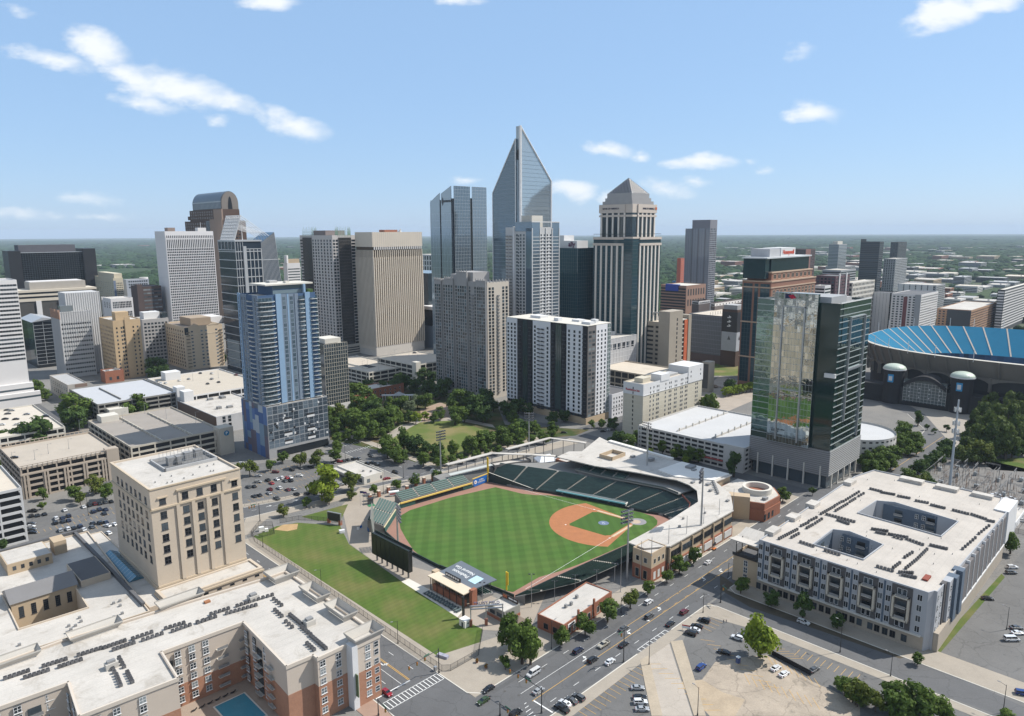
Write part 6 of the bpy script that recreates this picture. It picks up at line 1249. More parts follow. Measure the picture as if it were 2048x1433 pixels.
for f,e in(('R',L),('L',Wd)):
 if f=='R':g.part('dark_shaft',MB().box(e*.26,-.5,0,e*.80,.1,z-3,0,True),BLKG);g.grid('mullions',mat('brown_mullion',(.17,.155,.14)),'R',e*.26,e*.80,2,z-3,1.6,4.0,.25,.2,-.5);g.wins('R',[e*.07,e*.19],fz,w,-.02);g.wins('R',[e*.87,e*.955],fz,w,-.02)
 else:
  g.part('dark_shaft',MB().box(-.5,e*.62,0,.1,e*.90,z-3,0,True),BLKG);g.grid('mullions',MC['brown_mullion'],'L',e*.62,e*.90,2,z-3,2.2,60,.3,.2,-.5);g.wins('L',[e*.06,e*.15,e*.24,e*.33,e*.42,e*.5,e*.58],fz,w,-.02);g.wins('L',[e*.93,e*.97],fz,w,-.02)
for(x0,y0,x1,y1)in((L*.26,0,L*.8,7),(0,Wd*.62,8,Wd*.9)):
 b=MB();n=9
 for i in range(n):
  t=i/(n-1);
  for yy in(y0,y1)if x1-x0>y1-y0 else(y0,):
   x=x0+(x1-x0)*t;b.cyl((x,yy,z-2),(x,yy,z+6+5*abs(math.sin(t*9))),.3,.12,n=5)
  y=y0+(y1-y0)*t;b.cyl((x0,y,z-2),(x0,y,z+6+5*abs(math.sin(t*9))),.3,.12,n=5);b.cyl((x1,y,z-2),(x1,y,z+6+5*abs(math.sin(t*9))),.3,.12,n=5)
 for zz in(z+1,z+4):b.box(x0,y0,zz,x1,y0+.3,zz+.3,0,True);b.box(x0,y0,zz,x0+.3,y1,zz+.3,0,True)
 g.part('crown_lattice',b,mat('verdigris',(.26,.36,.28),var=.1))
g.box('penthouse',mat('mauve_plant',(.22,.18,.17)),3,Wd*.25,z-2,L-2,Wd*.62,z+6);g.box('podium',CONC,-6,-8,0,L+10,0,12);bands(g,'R',-8,2,L+8,[2,5,8],1.5,SLOT,'opening');g.fin()
g=Bld('apartment_block','narrow glassy block half hidden behind the blue tower','building',W(300,520),22,40,0,rot=math.pi/4);P=Vector(g.o.location);z=g.H=64;g.body(GREYG,CONC,wname='glazing');g.grid('mullions',mat('tan_mullion',(.33,.31,.27)),'R',0,22,12,z,2.2,3.2,.35,.25);g.box('crown',PALECONC,3,3,z,18,20,z+4);g.box('white_frame',WCON,-.5,-.5,0,22.5,.3,12);g.fin()
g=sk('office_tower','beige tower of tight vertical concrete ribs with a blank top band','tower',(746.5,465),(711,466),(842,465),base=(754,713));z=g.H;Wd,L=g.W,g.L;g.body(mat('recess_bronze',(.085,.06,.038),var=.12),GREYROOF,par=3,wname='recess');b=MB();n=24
for i in range(n+1):x=L*i/n;b.box(x-.72,-1.5,12,x+.72,.1,z-31,0,True);b.box(x-.5,-.9,z-31,x+.5,.1,z-22,0,True)
for i in range(14):y=Wd*i/13;b.box(-1.5,y-.7,8,.1,y+.7,z-31,0,True);b.box(-.9,y-.5,z-31,.1,y+.5,z-22,0,True)
g.part('ribs',b,BONE);b=MB();b.box(-1.2,-1.2,z-18,L+.6,Wd,z+.2);g.part('top_band',b,BONE);b=MB();b.box(-1,-1,0,L,Wd,12);g.part('base_band',b,mat('pale_base',(.54,.50,.45)))
b=MB()
for i in range(n):x=L*(i+.5)/n;b.box(x-.75,-1.35,z-21.5,x+.75,-.2,z-18,0,True)
g.part('corbels',b,WCON);b=MB()
for i in range(n+1):x=L*i/n;b.box(x-.12,-1.28,z-18,x+.12,-1.1,z,0,True)
g.part('seams',b,mat('seam_grey',(.40,.38,.36)));g.box('roof_plant',BRICK,24,8,z-3,44,20,z+3);g.part('dish',MB().cyl((46,6,z),(46,4,z+4),2.4,.4,n=14),WHITEW);g.fin()
b=thing('round_pavilion','low white-roofed round drum with an orange wall beside the ribbed tower','building',tuple(G(862,690)));MB().cyl((0,0,0),(0,0,12),15,n=36).build('wall',mat('orange_wall',(.42,.17,.05),var=.1),b);MB().cyl((0,0,12),(0,0,13.4),16,n=36).build('roof',WHITEROOF,b)
g=Bld('office_block','dark glass block with a white roof edge between the ribbed tower and grey condominiums','building',G(885,700),60,70,56);g.body(BLKG,WHITEROOF);g.box('white_fascia',WCON,-.5,-.5,52,60,70,56.5);g.box('blue_wall',mat('blue_grey_render',(.14,.17,.21)),-.3,0,0,0,70,30);g.box('grey_slab',GREYG,10,40,50,60,110,100);g.fin()
g=Bld('office_block','small white gridded block far behind, right of the ribbed tower','building',G(866,600),60,60,60);P=g.o.location;g.H=hat(P,510);g.body(WCON,WHITEROOF);g.wins('R',rng(2,50,6),[g.H-12,g.H-24,g.H-36],winmesh(5,9,GDARK),-.02);g.wins('L',rng(2,58,6),[g.H-12,g.H-24,g.H-36],winmesh(5,9,GDARK),-.02);g.fin()
g=sk('office_tower','blue glass tower of split slabs with a raking open top and a dark slot','tower',(905,399),(860.5,398),(972,398),D=840);z=g.H;Wd,L=g.W,g.L;g.body(SKYL,GREYROOF,wname='glazing');zr=hat(g.o.location,372)
def sheetL(y0,y1,h0,h1):g.part('raised_screen',MB().add([(-.6,y0,0),(-.6,y1,0),(-.6,y1,h1),(-.6,y0,h0),(0.2,y0,0),(.2,y1,0),(.2,y1,h1),(.2,y0,h0)],[(3,2,1,0),(4,5,6,7),(0,4,7,3),(1,2,6,5),(3,7,6,2)]),SKYL)
sheetL(2,Wd*.5,zr,z+7);sheetL(Wd*.56,Wd,z+8,z-2)
for x0,x1 in((2,L*.5),(L*.57,L)):g.part('raised_screen',MB().box(x0,-.6,0,x1,.2,zr,0,True),SKYG);g.grid('mullions',MUL,'R',x0,x1,3,zr,2.4,3.9,.22,.2,-.6)
g.box('dark_slot',BLKG,L*.5,-.1,0,L*.57,.3,z+2);g.box('dark_slot',BLKG,-.1,Wd*.5,0,.3,Wd*.56,z);g.box('dark_slot',NAVY,-.4,-.4,0,2,2,z+1);b=MB()
for k in range(9):b.box(-.68,0,z-12+k*4,-.55,Wd,z-11.8+k*4,0,True)
g.grid('mullions',MUL,'L',0,Wd,3,z-16,5,7.8,.08,.08,-.6);lettering(g.o,'BARINGS',3.6,DARKM,(-.9,Wd*.2,z-2),(math.pi/2,0,-math.pi/2),.1,.08)
d=MB();d.add([(-.9,Wd*.47,z-2),(-.9,Wd*.42,z+3),(-.9,Wd*.37,z-2),(-.9,Wd*.42,z-7)],[(0,1,2,3)]);g.part('emblem',d,DARKM);g.fin()
g=sk('office_tower','tallest glass tower with two raking pointed slabs and a notched spire','tower',(1038,384),(986.5,384),(1101,360),D=760);Wd,L=g.W,g.L;P=g.o.location;zsL=hat(P,384);z2=hat(P,359);zpL=hat(P,277);zpR=hat(P,252);g.body(SKYL,GREYROOF,z1=zsL-8,wname='glazing');WT=mat('white_trim',(.78,.77,.76),rough=.5)
def wedge(name,face,s0,s1,h0,h1,o0,o1,m):
 f=(lambda s,o:(s,o))if face=='R' else(lambda s,o:(o,s));v=[(*f(s0,o0),0),(*f(s1,o0),0),(*f(s1,o0),h1),(*f(s0,o0),h0),(*f(s0,o1),0),(*f(s1,o1),0),(*f(s1,o1),h1),(*f(s0,o1),h0)]
 fs=[(0,1,2,3),(7,6,5,4),(3,2,6,7),(0,3,7,4),(1,5,6,2)];return g.part(name,MB().add(v,fs if face=='R' else[q[::-1]for q in fs]),m)
wedge('left_slab','L',4,Wd,zpL,zsL,-1,5,SKYG);wedge('right_slab','R',1,L,zpR,z2,-1,5,SKYL);g.box('core',mat('core_bronze',(.13,.11,.10)),1,1,0,12,12,hat(P,299));g.box('core_glazing',SKYG,-.3,.5,0,2,5,hat(P,320))
def edge(face,s0,h0,s1,h1,wd=.9):
 f=(lambda s,o,zz:(s,o,zz))if face=='R' else(lambda s,o,zz:(o,s,zz));a,b_=Vector(f(s0,-1.2,h0)),Vector(f(s1,-1.2,h1));g.part('trim',MB().cyl(a,b_,wd,wd,n=6),WT)
edge('R',1,0,1,zpR,1.8);edge('R',1,zpR,L,z2);edge('R',L,z2,L,0,1.0);edge('L',4,0,4,zpL,.6);edge('L',4,zpL,Wd,zsL,.5);edge('L',Wd,zsL,Wd,0,.5)
for f,e in(('R',L),('L',Wd)):
 b=MB()
 for k in range(56):
  zz=6+k*4.2;h0,h1=((zpR,z2)if f=='R' else(zpL,zsL));s1=e-.5 if zz<h1 else e*(1-(zz-h1)/(h0-h1));s0=2.5 if f=='R' else 4.5
  if s1-s0>1.5:
   if f=='R':b.box(s0,-1.12,zz,s1-.6,-.95,zz+.35,0,True)
   else:b.box(-1.12,s0,zz,-.95,s1-.6,zz+.35,0,True)
 g.part('spandrels',b,mat('spandrel_grey',(.24,.30,.35),rough=.3,metal=.3))
g.fin()
g=sk('apartment_tower','white and glass apartment tower with stacked balconies before the spired tower','tower',(1064,444),(1011,451),(1118,443),D=690);z=g.H;Wd,L=g.W,g.L;g.body(mat('pale_tower',(.46,.46,.46)),GREYROOF,z1=z-5);fz=[4+i*3.25 for i in range(int((z-12)/3.25))]
g.part('glazed_bay',MB().box(-.3,-.3,0,L*.28,.1,z,0,True),SKYG);g.part('glazed_bay',MB().box(L*.74,-.3,0,L+.1,.1,z,0,True),SKYG);g.part('glazed_crown',MB().box(-.3,0,z-9,.2,Wd*.62,z,0,True),SKYG);g.part('glazed_bay',MB().box(-.3,0,0,.1,Wd*.22,z-6,0,True),SKYG)
for zz in fz:g.box('floor_edge',WHITEW,-.5,-.55,zz-.3,L+.2,.02,zz+.15)
for x in(0,L*.28,L*.5,L*.74,L):g.box('pier',WHITEW,x-.35,-.7,0,x+.35,.05,z-6)
g.wins('R',[L*.33,L*.45,L*.56,L*.68],[f+.7 for f in fz],winmesh(1.7,1.8,GDARK),-.05);g.wins('L',[Wd*.3,Wd*.42,Wd*.56],[f+.5 for f in fz],winmesh(2.2,2.2,GREYG),-.05);g.bals('L',[Wd*.78,Wd*.92],fz,balm(4,1.2,FRAMED,PALECONC,False),-.05);g.box('pier',WHITEW,-.9,Wd*.64,0,.05,Wd*.70,z-4);g.wins('L',[Wd*.5],fz,winmesh(1.4,2,GDARK),-.08);g.box('penthouse',PALECONC,L*.1,4,z-5,L*.5,Wd*.5,z+6);g.box('crown_edge',WHITEW,-.6,-.6,z-.5,L+.4,.4,z+.3);g.fin()
g=Bld('arts_building','low white-roofed building with curved roofs behind the black and white tower','building',W(560,440),70,90,46);g.body(mat('pale_grey_clad',(.42,.42,.43)),WHITEROOF);g.part('curved_roof',MB().cyl((16,24,45),(16,24,48),18,15,n=28),WHITEROOF);g.part('curved_roof',MB().cyl((22,66,45),(22,66,49),20,17,n=28),WHITEROOF);g.grid('mullions',WHITEW,'R',0,70,20,46,5,5,.3,.2);g.wins('R',rng(4,66,8),[34],winmesh(5,6,NAVY),-.02);g.units(10,45,WHITEW,seed=9,hmax=5,big=.08);g.fin()
g=Bld('office_block','long low tan-roofed block between the teal glass tower and concrete garage','building',W(640,470),60,60,40);g.body(mat('drab_concrete',(.25,.23,.20)),TANROOF);bands(g,'L',0,2,58,[34],2.4,SLOT);bands(g,'R',0,2,58,[34,28],2.4,SLOT);g.fin()
g=sk('office_tower','dark teal glass tower with a white rooftop sign box','tower',(1156,497),(1100,493),(1196,498),D=800);z=g.H;Wd,L=g.W,g.L;g.body(TEAL,DARKROOF,wname='glazing');g.grid('mullions',mat('teal_mullion',(.05,.085,.09)),'R',0,L,2,z,3.2,4,.18,.1);g.grid('mullions',MC['teal_mullion'],'L',0,Wd,2,z,3.2,4,.18,.1)
g.box('sign_box',WHITEW,8,Wd*.2,z-1,L-8,Wd+4,z+8);g.box('sign_box',WHITEW,10,Wd*.7,z+8,L-8,Wd+4,z+14);lettering(g.o,'ally',7.5,mat('plum_letters',(.10,.02,.07)),(7.8,Wd*.38,z+4),(math.pi/2,0,-math.pi/2),.2,.12);g.box('lower_wing',TEAL,L,4,0,L+34,30,z-32);b=MB()
for k in range(22):b.box(L,3.9,4+k*4,L+34,4.02,4.3+k*4,0,True)
g.part('wing_mullions',b,MC['teal_mullion']);g.fin()
P,L,Wd,z=site((1266,475),(1212,473),(1333,473),D=770);Wd=(L+Wd)/2+3;L=Wd;g=Bld('office_tower','stone and teal glass tower topped by a glazed pyramid','tower',P,L,Wd,z);STN=mat('pale_rose_stone',(.53,.46,.40),var=.05);CREAMS=mat('cream_mullion_stone',(.68,.63,.57),var=.04)
g.body(TEAL,STN,wname='glazing',par=1);b=MB()
def piers(gg,x0,e,z0,z1,off):
 b=MB()
 for i in range(6):s=x0+(e-x0)*i/5;b.box(s-1.0,off-1,z0,s+1.0,off+.2,z1,0,True);b.box(off-1,s-1.0,z0,off+.2,s+1.0,z1,0,True)
 return b
g.part('piers',piers(g,L*.24,L-4,0,z-8,0),CREAMS);b=MB()
for zz in(z-9,z-2.5):b.box(-1.2,L*.22,zz,.2,L,zz+2.6,0,True);b.box(L*.22,-1.2,zz,L,.2,zz+2.6,0,True)
g.part('cornice',b,STN);g.box('corner_cornice',STN,-.4,-.4,z-1.5,L*.22,Wd*.22,z+.3);b=MB()
for k in range(38):b.box(-.1,0,4+k*4,.05,Wd,4.5+k*4,0,True);b.box(0,-.1,4+k*4,L,.05,4.5+k*4,0,True)
g.part('floor_bands',b,mat('teal_spandrel',(.035,.055,.06)));m=5;zu=hat(P+U*4+V*4,408);g.body(TEAL,STN,x0=m,y0=m,x1=L-m,y1=Wd-m,z0=z-1,z1=zu,wname='upper_glazing',rname='upper_roof',par=.5)
b=MB()
for i in range(5):s=L*.28+(L-m-2-L*.28)*i/4;b.box(s-1.0,m-1,z,s+1,m+.2,zu-4,0,True);b.box(m-1,s-1,z,m+.2,s+1,zu-4,0,True)
g.part('upper_piers',b,CREAMS);b=MB()
for(za,zb,o_)in((zu-9,zu,1.4),(z+(zu-z)*.62,z+(zu-z)*.68,1.2)):b.box(m-o_,L*.26,za,m+.2,Wd-m+1,zb,0,True);b.box(L*.26,m-o_,za,L-m+1,m+.2,zb,0,True);b.box(m-.3,m-.3,za,L*.26,L*.26,zb,0,True)
g.part('upper_cornice',b,STN);zc=zu
for q,h in((8.5,3.5),(10.5,3.5),(12,5)):g.box('crown_step',mat('crown_metal',(.36,.34,.33),rough=.4,metal=.3),q-2,q-2,zc,L-q+2,Wd-q+2,zc+h);zc+=h
c=(L/2,Wd/2);zp=hat(P+(U+V)*(L/2),357);q=11;vs=[(q,q,zc),(L-q,q,zc),(L-q,Wd-q,zc),(q,Wd-q,zc),(c[0],c[1],zp)];g.part('pyramid',MB().add(vs,[(0,1,4),(1,2,4),(2,3,4),(3,0,4)]),mat('pyramid_panels',(.78,.77,.78),rough=.3,metal=.55));b=MB();ap=Vector(vs[4])
for i in range(4):
 a,b2=Vector(vs[i]),Vector(vs[(i+1)%4]);b.cyl(a,ap,.45,n=5)
 for k in range(1,8):
  p=a.lerp(b2,k/8);b.cyl(p,a.lerp(ap,k/8),.8,n=4);b.cyl(p,b2.lerp(ap,1-k/8),.8,n=4)
g.part('pyramid_ribs',b,DARKM);lettering(g.o,'BANK OF AMERICA',2.5,mat('deep_navy_letters',(.03,.03,.06)),(L*.62,m-1.6,zu-4.5),(math.pi/2,0,0),.1,.03);lettering(g.o,'BANK OF AMERICA',2.5,MC['deep_navy_letters'],(m-1.6,L*.62,zu-4.5),(math.pi/2,0,-math.pi/2),.1,.03);g.box('emblem',mat('orange_emblem',(.5,.12,.03)),L*.86,m-1.7,zu-5.5,L*.92,m-1.3,zu-2.8);g.fin()
g=sk('apartment_tower','slim grey tower with a stepped top and pinkish lower windows','tower',(1421,440),(1371,452),(1435,439),D=1150);z=g.H;Wd,L=g.W,g.L;GTW=mat('cool_grey_wall',(.20,.20,.225),var=.08,scale=.05);g.body(GTW,DARKROOF,y1=Wd*.72);g.box('lower_slab',GTW,.5,Wd*.7,0,L,Wd,z-13);fz=[5+i*3.3 for i in range(int((z-14)/3.3))];w=winmesh(1.3,1.9,SKYL);g.wins('L',[Wd*(.04+.09*i)for i in range(11)],fz,w,-.02);g.wins('R',rng(1,L-1,4),fz,winmesh(2.6,2.2,GREYG),-.02)
for y in(Wd*.18,Wd*.45,Wd*.7):g.box('dark_groove',DARKM,-.3,y-.6,0,.2,y+.6,z-13)
g.grid('floor_edges',SILV,'R',0,L,4,z-20,99,3.3,.3,.5,vt=False);g.fin()
g=sk('construction_frame','small building shell wrapped in orange sheeting at the foot of the grey tower','building',(1362,517),(1354.5,518),(1372,516),D=1200);g.body(mat('orange_sheeting',(.50,.15,.10),var=.12),CONC);g.grid('floor_edges',mat('coral_band',(.42,.20,.16)),'R',0,g.L,4,g.H,99,3.6,.6,.2,vt=False);g.fin()
g=sk('parking_garage','brick garage with dark slots and a blue wrapped corner behind the pyramid tower','parking garage',(1373,572),(1322,570),(1412,565),D=990);z=g.H;g.body(mat('garage_brown',(.30,.18,.13)),PALECONC);bands(g,'L',0,1,g.W,[z-6-i*4 for i in range(9)],2.2,SLOT,'opening');g.wins('R',rng(2,g.L-2,7),[z-14,z-28],winmesh(3.4,9,SLOT,PINK),-.02);g.box('blue_wrap',mat('blue_sheeting',(.03,.06,.32)),-1,g.W*.3,z-8,4,g.W*.8,z+1);g.fin()
g=thing('tower_crane','blue lattice tower crane mast in front of the brick garage','crane',tuple(G(1346,640)));b=MB();zc=hat(g.location,565)
for x in(-1.2,1.2):
 for y in(-1.2,1.2):b.cyl((x,y,0),(x,y,zc),.22,n=5)
for k in range(int(zc/3)):s=1 if k%2 else-1;b.cyl((-1.2*s,-1.2,k*3),(1.2*s,-1.2,k*3+3),.14,n=4);b.cyl((-1.2,-1.2*s,k*3),(-1.2,1.2*s,k*3+3),.14,n=4)
b.build('mast',mat('crane_blue',(.04,.16,.38)),g);MB().box(-3,-1.5,zc,2,1.5,zc+2.4).build('cab',MC['crane_blue'],g)
for i,(c,l,r,D,lab)in enumerate((((1398,602),(1384,600),(1420,596),930,'low dark grey apartment block with a white flat roof right of the brick garage'),((1430,606),(1422,603),(1486,598),930,'long low dark apartment block with white roof edge beside the brown glass tower'))):
 g=sk('apartment_block',lab,'building',c,l,r,D=D);z=g.H;g.body(mat('dim_brick',(.12,.10,.095)),WHITEROOF);g.box('white_storey',WCON,-.1,-.1,z-4.5,g.L,g.W,z-.9);g.wins('R',rng(1,g.L-1,9),[3,6.5,10,z-4],winmesh(1.8,1.8,GDARK),-.12);g.wins('L',rng(1,g.W-1,5),[3,6.5,10,z-4],winmesh(1.8,1.8,GDARK),-.12);g.fin()
RAWC=mat('raw_concrete',(.36,.32,.265),var=.1,scale=.08,fine=.04)
g=sk('parking_garage','raw concrete stepped block with stair towers and an orange wrapped end','parking garage',(1303,645),(1236,640),(1376,630),base=(1318,748));z=g.H;Wd,L=g.W,g.L;g.body(RAWC,TANROOF,par=1)
for i in range(11):zz=z-7-i*5.0;bands(g,'L',0,9,Wd-2,[zz],2.2,SLOT,'opening')if zz>3 else None
for zz in range(11):bands(g,'L',0,1,6,[z-7-zz*5.0],2.4,SLOT,'opening')if z-7-zz*5>3 else None
P2=g.o.location;zt=z+hat(P2,622)-hat(P2,645);g.box('stair_tower',RAWC,-4,-14,0,22,0,zt);g.wins('R',[11],[4+i*5 for i in range(int(zt/5)-1)],winmesh(2.2,3,SLOT),-14.02);g.box('stair_tower',RAWC,4,Wd-12,0,20,Wd+16,z+12);g.wins('L',[Wd+6],[4+i*5 for i in range(12)],winmesh(2.2,3,SLOT),3.98);g.box('lift_head',PALECONC,6,Wd*.35,z-1,18,Wd*.6,z+9);g.part('crane_beam',MB().box(10,4,z+8,12,Wd*.35,z+9.2,0,True),METAL)
for i in range(12):g.box('floor_slab',PALECONC,22,-12,3+i*5,34,0,4.2+i*5)
g.box('interior',SLOT,22.5,-11.5,0,33,0,z);g.box('orange_netting',mat('orange_netting',(.55,.13,.05),var=.25,scale=.15),29,-12.4,3,36,-11.6,z+1);g.box('end_wall',RAWC,36,-13,0,42,2,z+6);g.fin()
g=garage('parking_garage','low concrete ramp garage with square openings at the foot of the stepped block',560,372,610,452,20,3,mat('sandy_concrete',(.44,.38,.30),var=.08),TANROOF,slot=.3,bay=8);g.box('stair_tower',RAWC,52,-30,0,62,-22,30);g.box('stair_tower',mat('dark_stair',(.09,.085,.08)),51.8,-29,4,52,-23,28);g.fin()
g=sk('parking_garage','grey mesh garage with tan roof deck and a bannered corner tower','parking garage',(1446,633),(1378,627),(1540,622),D=860);z=g.H;Wd,L=g.W,g.L;g.body(mat('mesh_grey',(.14,.145,.16),var=.06),TANROOF,z0=10);b=MB()
for k in range(9):b.box(-.15,0,12+k*(z-14)/8,.05,Wd,12.4+k*(z-14)/8,0,True)
for k in range(22):b.box(-.12,Wd*k/21-.1,11,.05,Wd*k/21+.1,z-1,0,True)
g.part('screen_rails',b,mat('rail_grey',(.28,.29,.31)));g.box('base_wall',mat('base_brick',(.13,.09,.08)),.3,.3,0,L,Wd,10.5);zt=z+9
g.box('corner_tower',BROWNG,-4,-20,0,16,-1,zt);g.box('black_banner',BLACKM,-4.3,-20.3,zt-26,8,-1.5,zt-3);g.box('white_banner',mat('pale_banner',(.40,.42,.45)),-4.35,-20.35,zt-48,8.1,-1.5,zt-26);g.box('tower_cap',GREYROOF,-3,-19,zt,14,-2,zt+5)
for f,a0 in((0,1),):
 b=MB()
 for zc in(zt-10,zt-15,zt-20):b.add([(-4.45,-8,zc),(-4.45,-12,zc+.1),(-4.45,-12,zc+1.2),(-4.45,-8,zc+1.2)],[(0,3,2,1)]);b.add([(-4.45,-10,zc+1.2),(-4.45,-13.5,zc+1.2),(-4.45,-10,zc+3.2)],[(0,2,1)])
 g.part('banner_mark',b,WHITEP);b=MB();b.add([(-4.5,-9,zt-35),(-4.5,-13,zt-35),(-4.5,-11,zt-30)],[(0,2,1)]);b.add([(0,-20.5,zt-35),(4,-20.5,zt-35),(2,-20.5,zt-30)],[(0,1,2)]);g.part('banner_mark',b,DARKM)
for k in range(14):g.box('light_post',PALECONC,3+k*6,Wd*.4,z-1,3.5+k*6,Wd*.4+.5,z+3)
g.fin()
g=sk('office_tower','brick and glass tower with orange stone trim and red rooftop lettering','tower',(1543,563),(1486,548),(1632,547),D=720);z=g.H;Wd,L=g.W,g.L;BRS=mat('terracotta_brick',(.24,.115,.075),var=.08);ORS=mat('buff_stone',(.44,.31,.22),var=.06);g.body(BRS,GREYROOF,par=1)
for y0,y1 in((1.5,Wd*.36),(Wd*.44,Wd*.56),(Wd*.64,Wd-1.5)):g.part('glazing',MB().box(-.15,y0,8,.1,y1,z-3,0,True),TEAL);g.grid('mullions',MC['teal_mullion'],'L',y0,y1,8,z-3,3,4,.2,.12,-.15)
fz=[6+i*4.1 for i in range(int((z-14)/4.1))]
g.wins('R',rng(2,L-2,12),[z-18,z-30,z-42,z-54,z-66,z-78],winmesh(5.4,9.6,NAVY,ORS,.5,2,3),-.02)
for zz in(z-1.2,z-7,z*.62,z*.3):g.box('stone_band',ORS,-.6,-.6,zz,L+.3,Wd,zz+1.2)
g.box('upper_storey',BRS,6,3,z-1,L-3,Wd-2,z+7);g.wins('R',rng(8,L-5,9),[z+1],winmesh(6,5,NAVY,ORS,.5,2,1),2.98);g.box('stone_band',ORS,5.6,2.4,z+7,L-2.6,Wd-2,z+8.2);zq=z+21
g.box('glass_penthouse',TEAL,-2,6,z+2,16,Wd-1,zq);g.box('glass_penthouse',TEAL,8,5,z+8,L-8,Wd-3,zq);g.box('roof_slab',mat('roof_slab_pale',(.50,.52,.53)),-4,3.5,zq,L-5,Wd,zq+1.3);g.box('plant_box',mat('plant_box_grey',(.44,.44,.45)),10,8,zq+1.3,34,Wd-2,zq+9);g.box('sign_box',WHITEW,33,7.5,zq+1.3,66,Wd-3,zq+9.6);lettering(g.o,'Honeywell',6.0,mat('orange_red_letters',(.55,.07,.03)),(50,7.3,zq+5.2),(math.pi/2,0,0),.1,.12);g.fin()
g=sk('office_tower','grey-white finned tower with copper-stained rib tops','tower',(126,625),(101.5,620),(180,623),base=(134,757));z=g.H;Wd,L=g.W,g.L;FW=mat('finned_white',(.48,.475,.47),var=.05);g.body(FW,GREYROOF);b=MB()
for i in range(14):x=L*i/13;b.box(x-.2,-.45,0,x+.2,.05,z+.4,0,True)
g.part('fins',b,FW);b=MB()
for i in range(9):y=Wd*i/8;b.box(-.7,y-.5,0,.05,y+.5,z-8,0,True)
g.part('fins',b,FW);b=MB()
for i in range(9):y=Wd*i/8;b.box(-.75,y-.55,z-8,.06,y+.55,z+2,0,True)
g.part('stained_fins',b,mat('copper_stain',(.42,.25,.17),var=.25,scale=.4));fz=[4+i*4.9 for i in range(int((z-10)/4.9))]
for i,zz in enumerate(fz):g.wins('R',rng(.3,L-.3,13),[zz],winmesh(1.5,1.9,GDARK if i%3 else GMID),-.03)
g.grid('mullions',WHITEW,'R',0,L,z-11,z-1,2.2,10,.3,.2);g.box('rear_slab',FW,10,Wd*.35,0,L+14,Wd+6,z+19);b=MB()
for i in range(16):x=10+(L+4)*i/15;b.box(x-.25,Wd*.35-.5,0,x+.25,Wd*.35+.05,z+19.4,0,True)
g.part('fins',b,WHITEW);g.box('glass_lantern',GMID,2,4,z,14,Wd*.35-.5,z+6);g.fin()
g=sk('office_block','dark glass block with a grey curved roof behind the finned tower','building',(67,645),(42,630),(104,640),base=(77,737));z=g.H;Wd,L=g.W,g.L;g.body(BLKG,GREYROOF,wname='glazing',par=.4);g.grid('mullions',SILV,'R',0,L,4,z,9,4.2,.35,.25);g.part('mirror_bay',MB().box(-.2,0,4,.1,Wd*.5,z-2,0,True),GREYG);g.part('curved_roof',MB().add([(-2,-2,z),(L+2,-2,z+2.5),(L+2,Wd,z+2.5),(-2,Wd,z),(L/2,-2,z+5),(L/2,Wd,z+5)],[(0,4,5,3),(4,1,2,5),(0,1,4),(3,5,2)]),SILV);g.fin()
g=sk('office_tower','tan brick tower with paired windows and a stepped penthouse','tower',(226,642),(197.5,632),(280,638),base=(237,760));z=g.H;Wd,L=g.W,g.L;TT=mat('warm_tan_brick',(.46,.335,.20),var=.06);g.body(TT,WHITEROOF);fz=[3+i*4.3 for i in range(int((z-4)/4.3))];w=winmesh(1.5,2.0,GDARK);g.wins('R',[3.4,8.0,L-7.6,L-3.2],fz,w,-.02);g.wins('L',rng(1,Wd-1,9),fz,w,-.02);g.box('centre_bay',TT,L*.42,-.8,0,L*.62,.1,z+3);g.wins('R',[L*.37],fz,winmesh(1.6,2.6,GDARK),-.03);g.box('penthouse',TT,5,6,z-1,18,18,z+8);g.fin()
g=sk('office_block','grey-white block of square windows with a white roof behind the tan tower','building',(284,640),(262,622),(336,628),D=935);z=g.H;Wd,L=g.W,g.L;g.body(mat('stone_grey',(.36,.35,.345),var=.05),WHITEROOF);g.wins('R',rng(1,L-1,7),[3+i*4.2 for i in range(int(z/4.2)-1)],winmesh(2.6,2.2,GDARK),-.02);g.box('penthouse',WHITEW,6,12,z-1,24,26,z+7);g.box('barrel_glass',GREYG,L-4,8,z-1,L+2,20,z+6);g.fin()
g=sk('apartment_block','cream apartment block with gabled parapets and dark balconies','building',(369,655),(327,647),(444,648),base=(376,741));z=g.H;Wd,L=g.W,g.L;OC=mat('apricot_cream',(.55,.445,.32),var=.05);g.body(OC,mat('terrace_roof',(.25,.20,.16)),par=1.4);fz=[3+i*4.0 for i in range(int((z-3)/4.0))];g.wins('R',[8,19,24,36],fz,winmesh(2.6,2.0,GMID,FRAMEW,.12,2,1),-.02);g.wins('L',rng(3,Wd-1,9),fz,winmesh(2.8,2.6,GDARK,OC),-.02);g.bals('R',[3,41],fz,balm(4.2,1.2,FRAMED,OC,False),-.02)
for x in(8,30):g.part('gable',MB().add([(x-3,-.3,z),(x+9,-.3,z),(x+3,-.3,z+3.4),(x-3,.4,z),(x+9,.4,z),(x+3,.4,z+3.4)],[(0,1,2),(5,4,3),(0,2,5,3),(1,4,5,2)]),OC)
g.box('string_course',mat('pale_course',(.60,.52,.41)),-.3,-.3,z-9.5,L,Wd,z-9);g.box('penthouse',mat('tan_penthouse',(.32,.25,.18)),12,12,z-1,L-8,Wd-20,z+8);g.box('glass_corner',GMID,-.2,-.2,z-9,4,.1,z-1);g.fin()
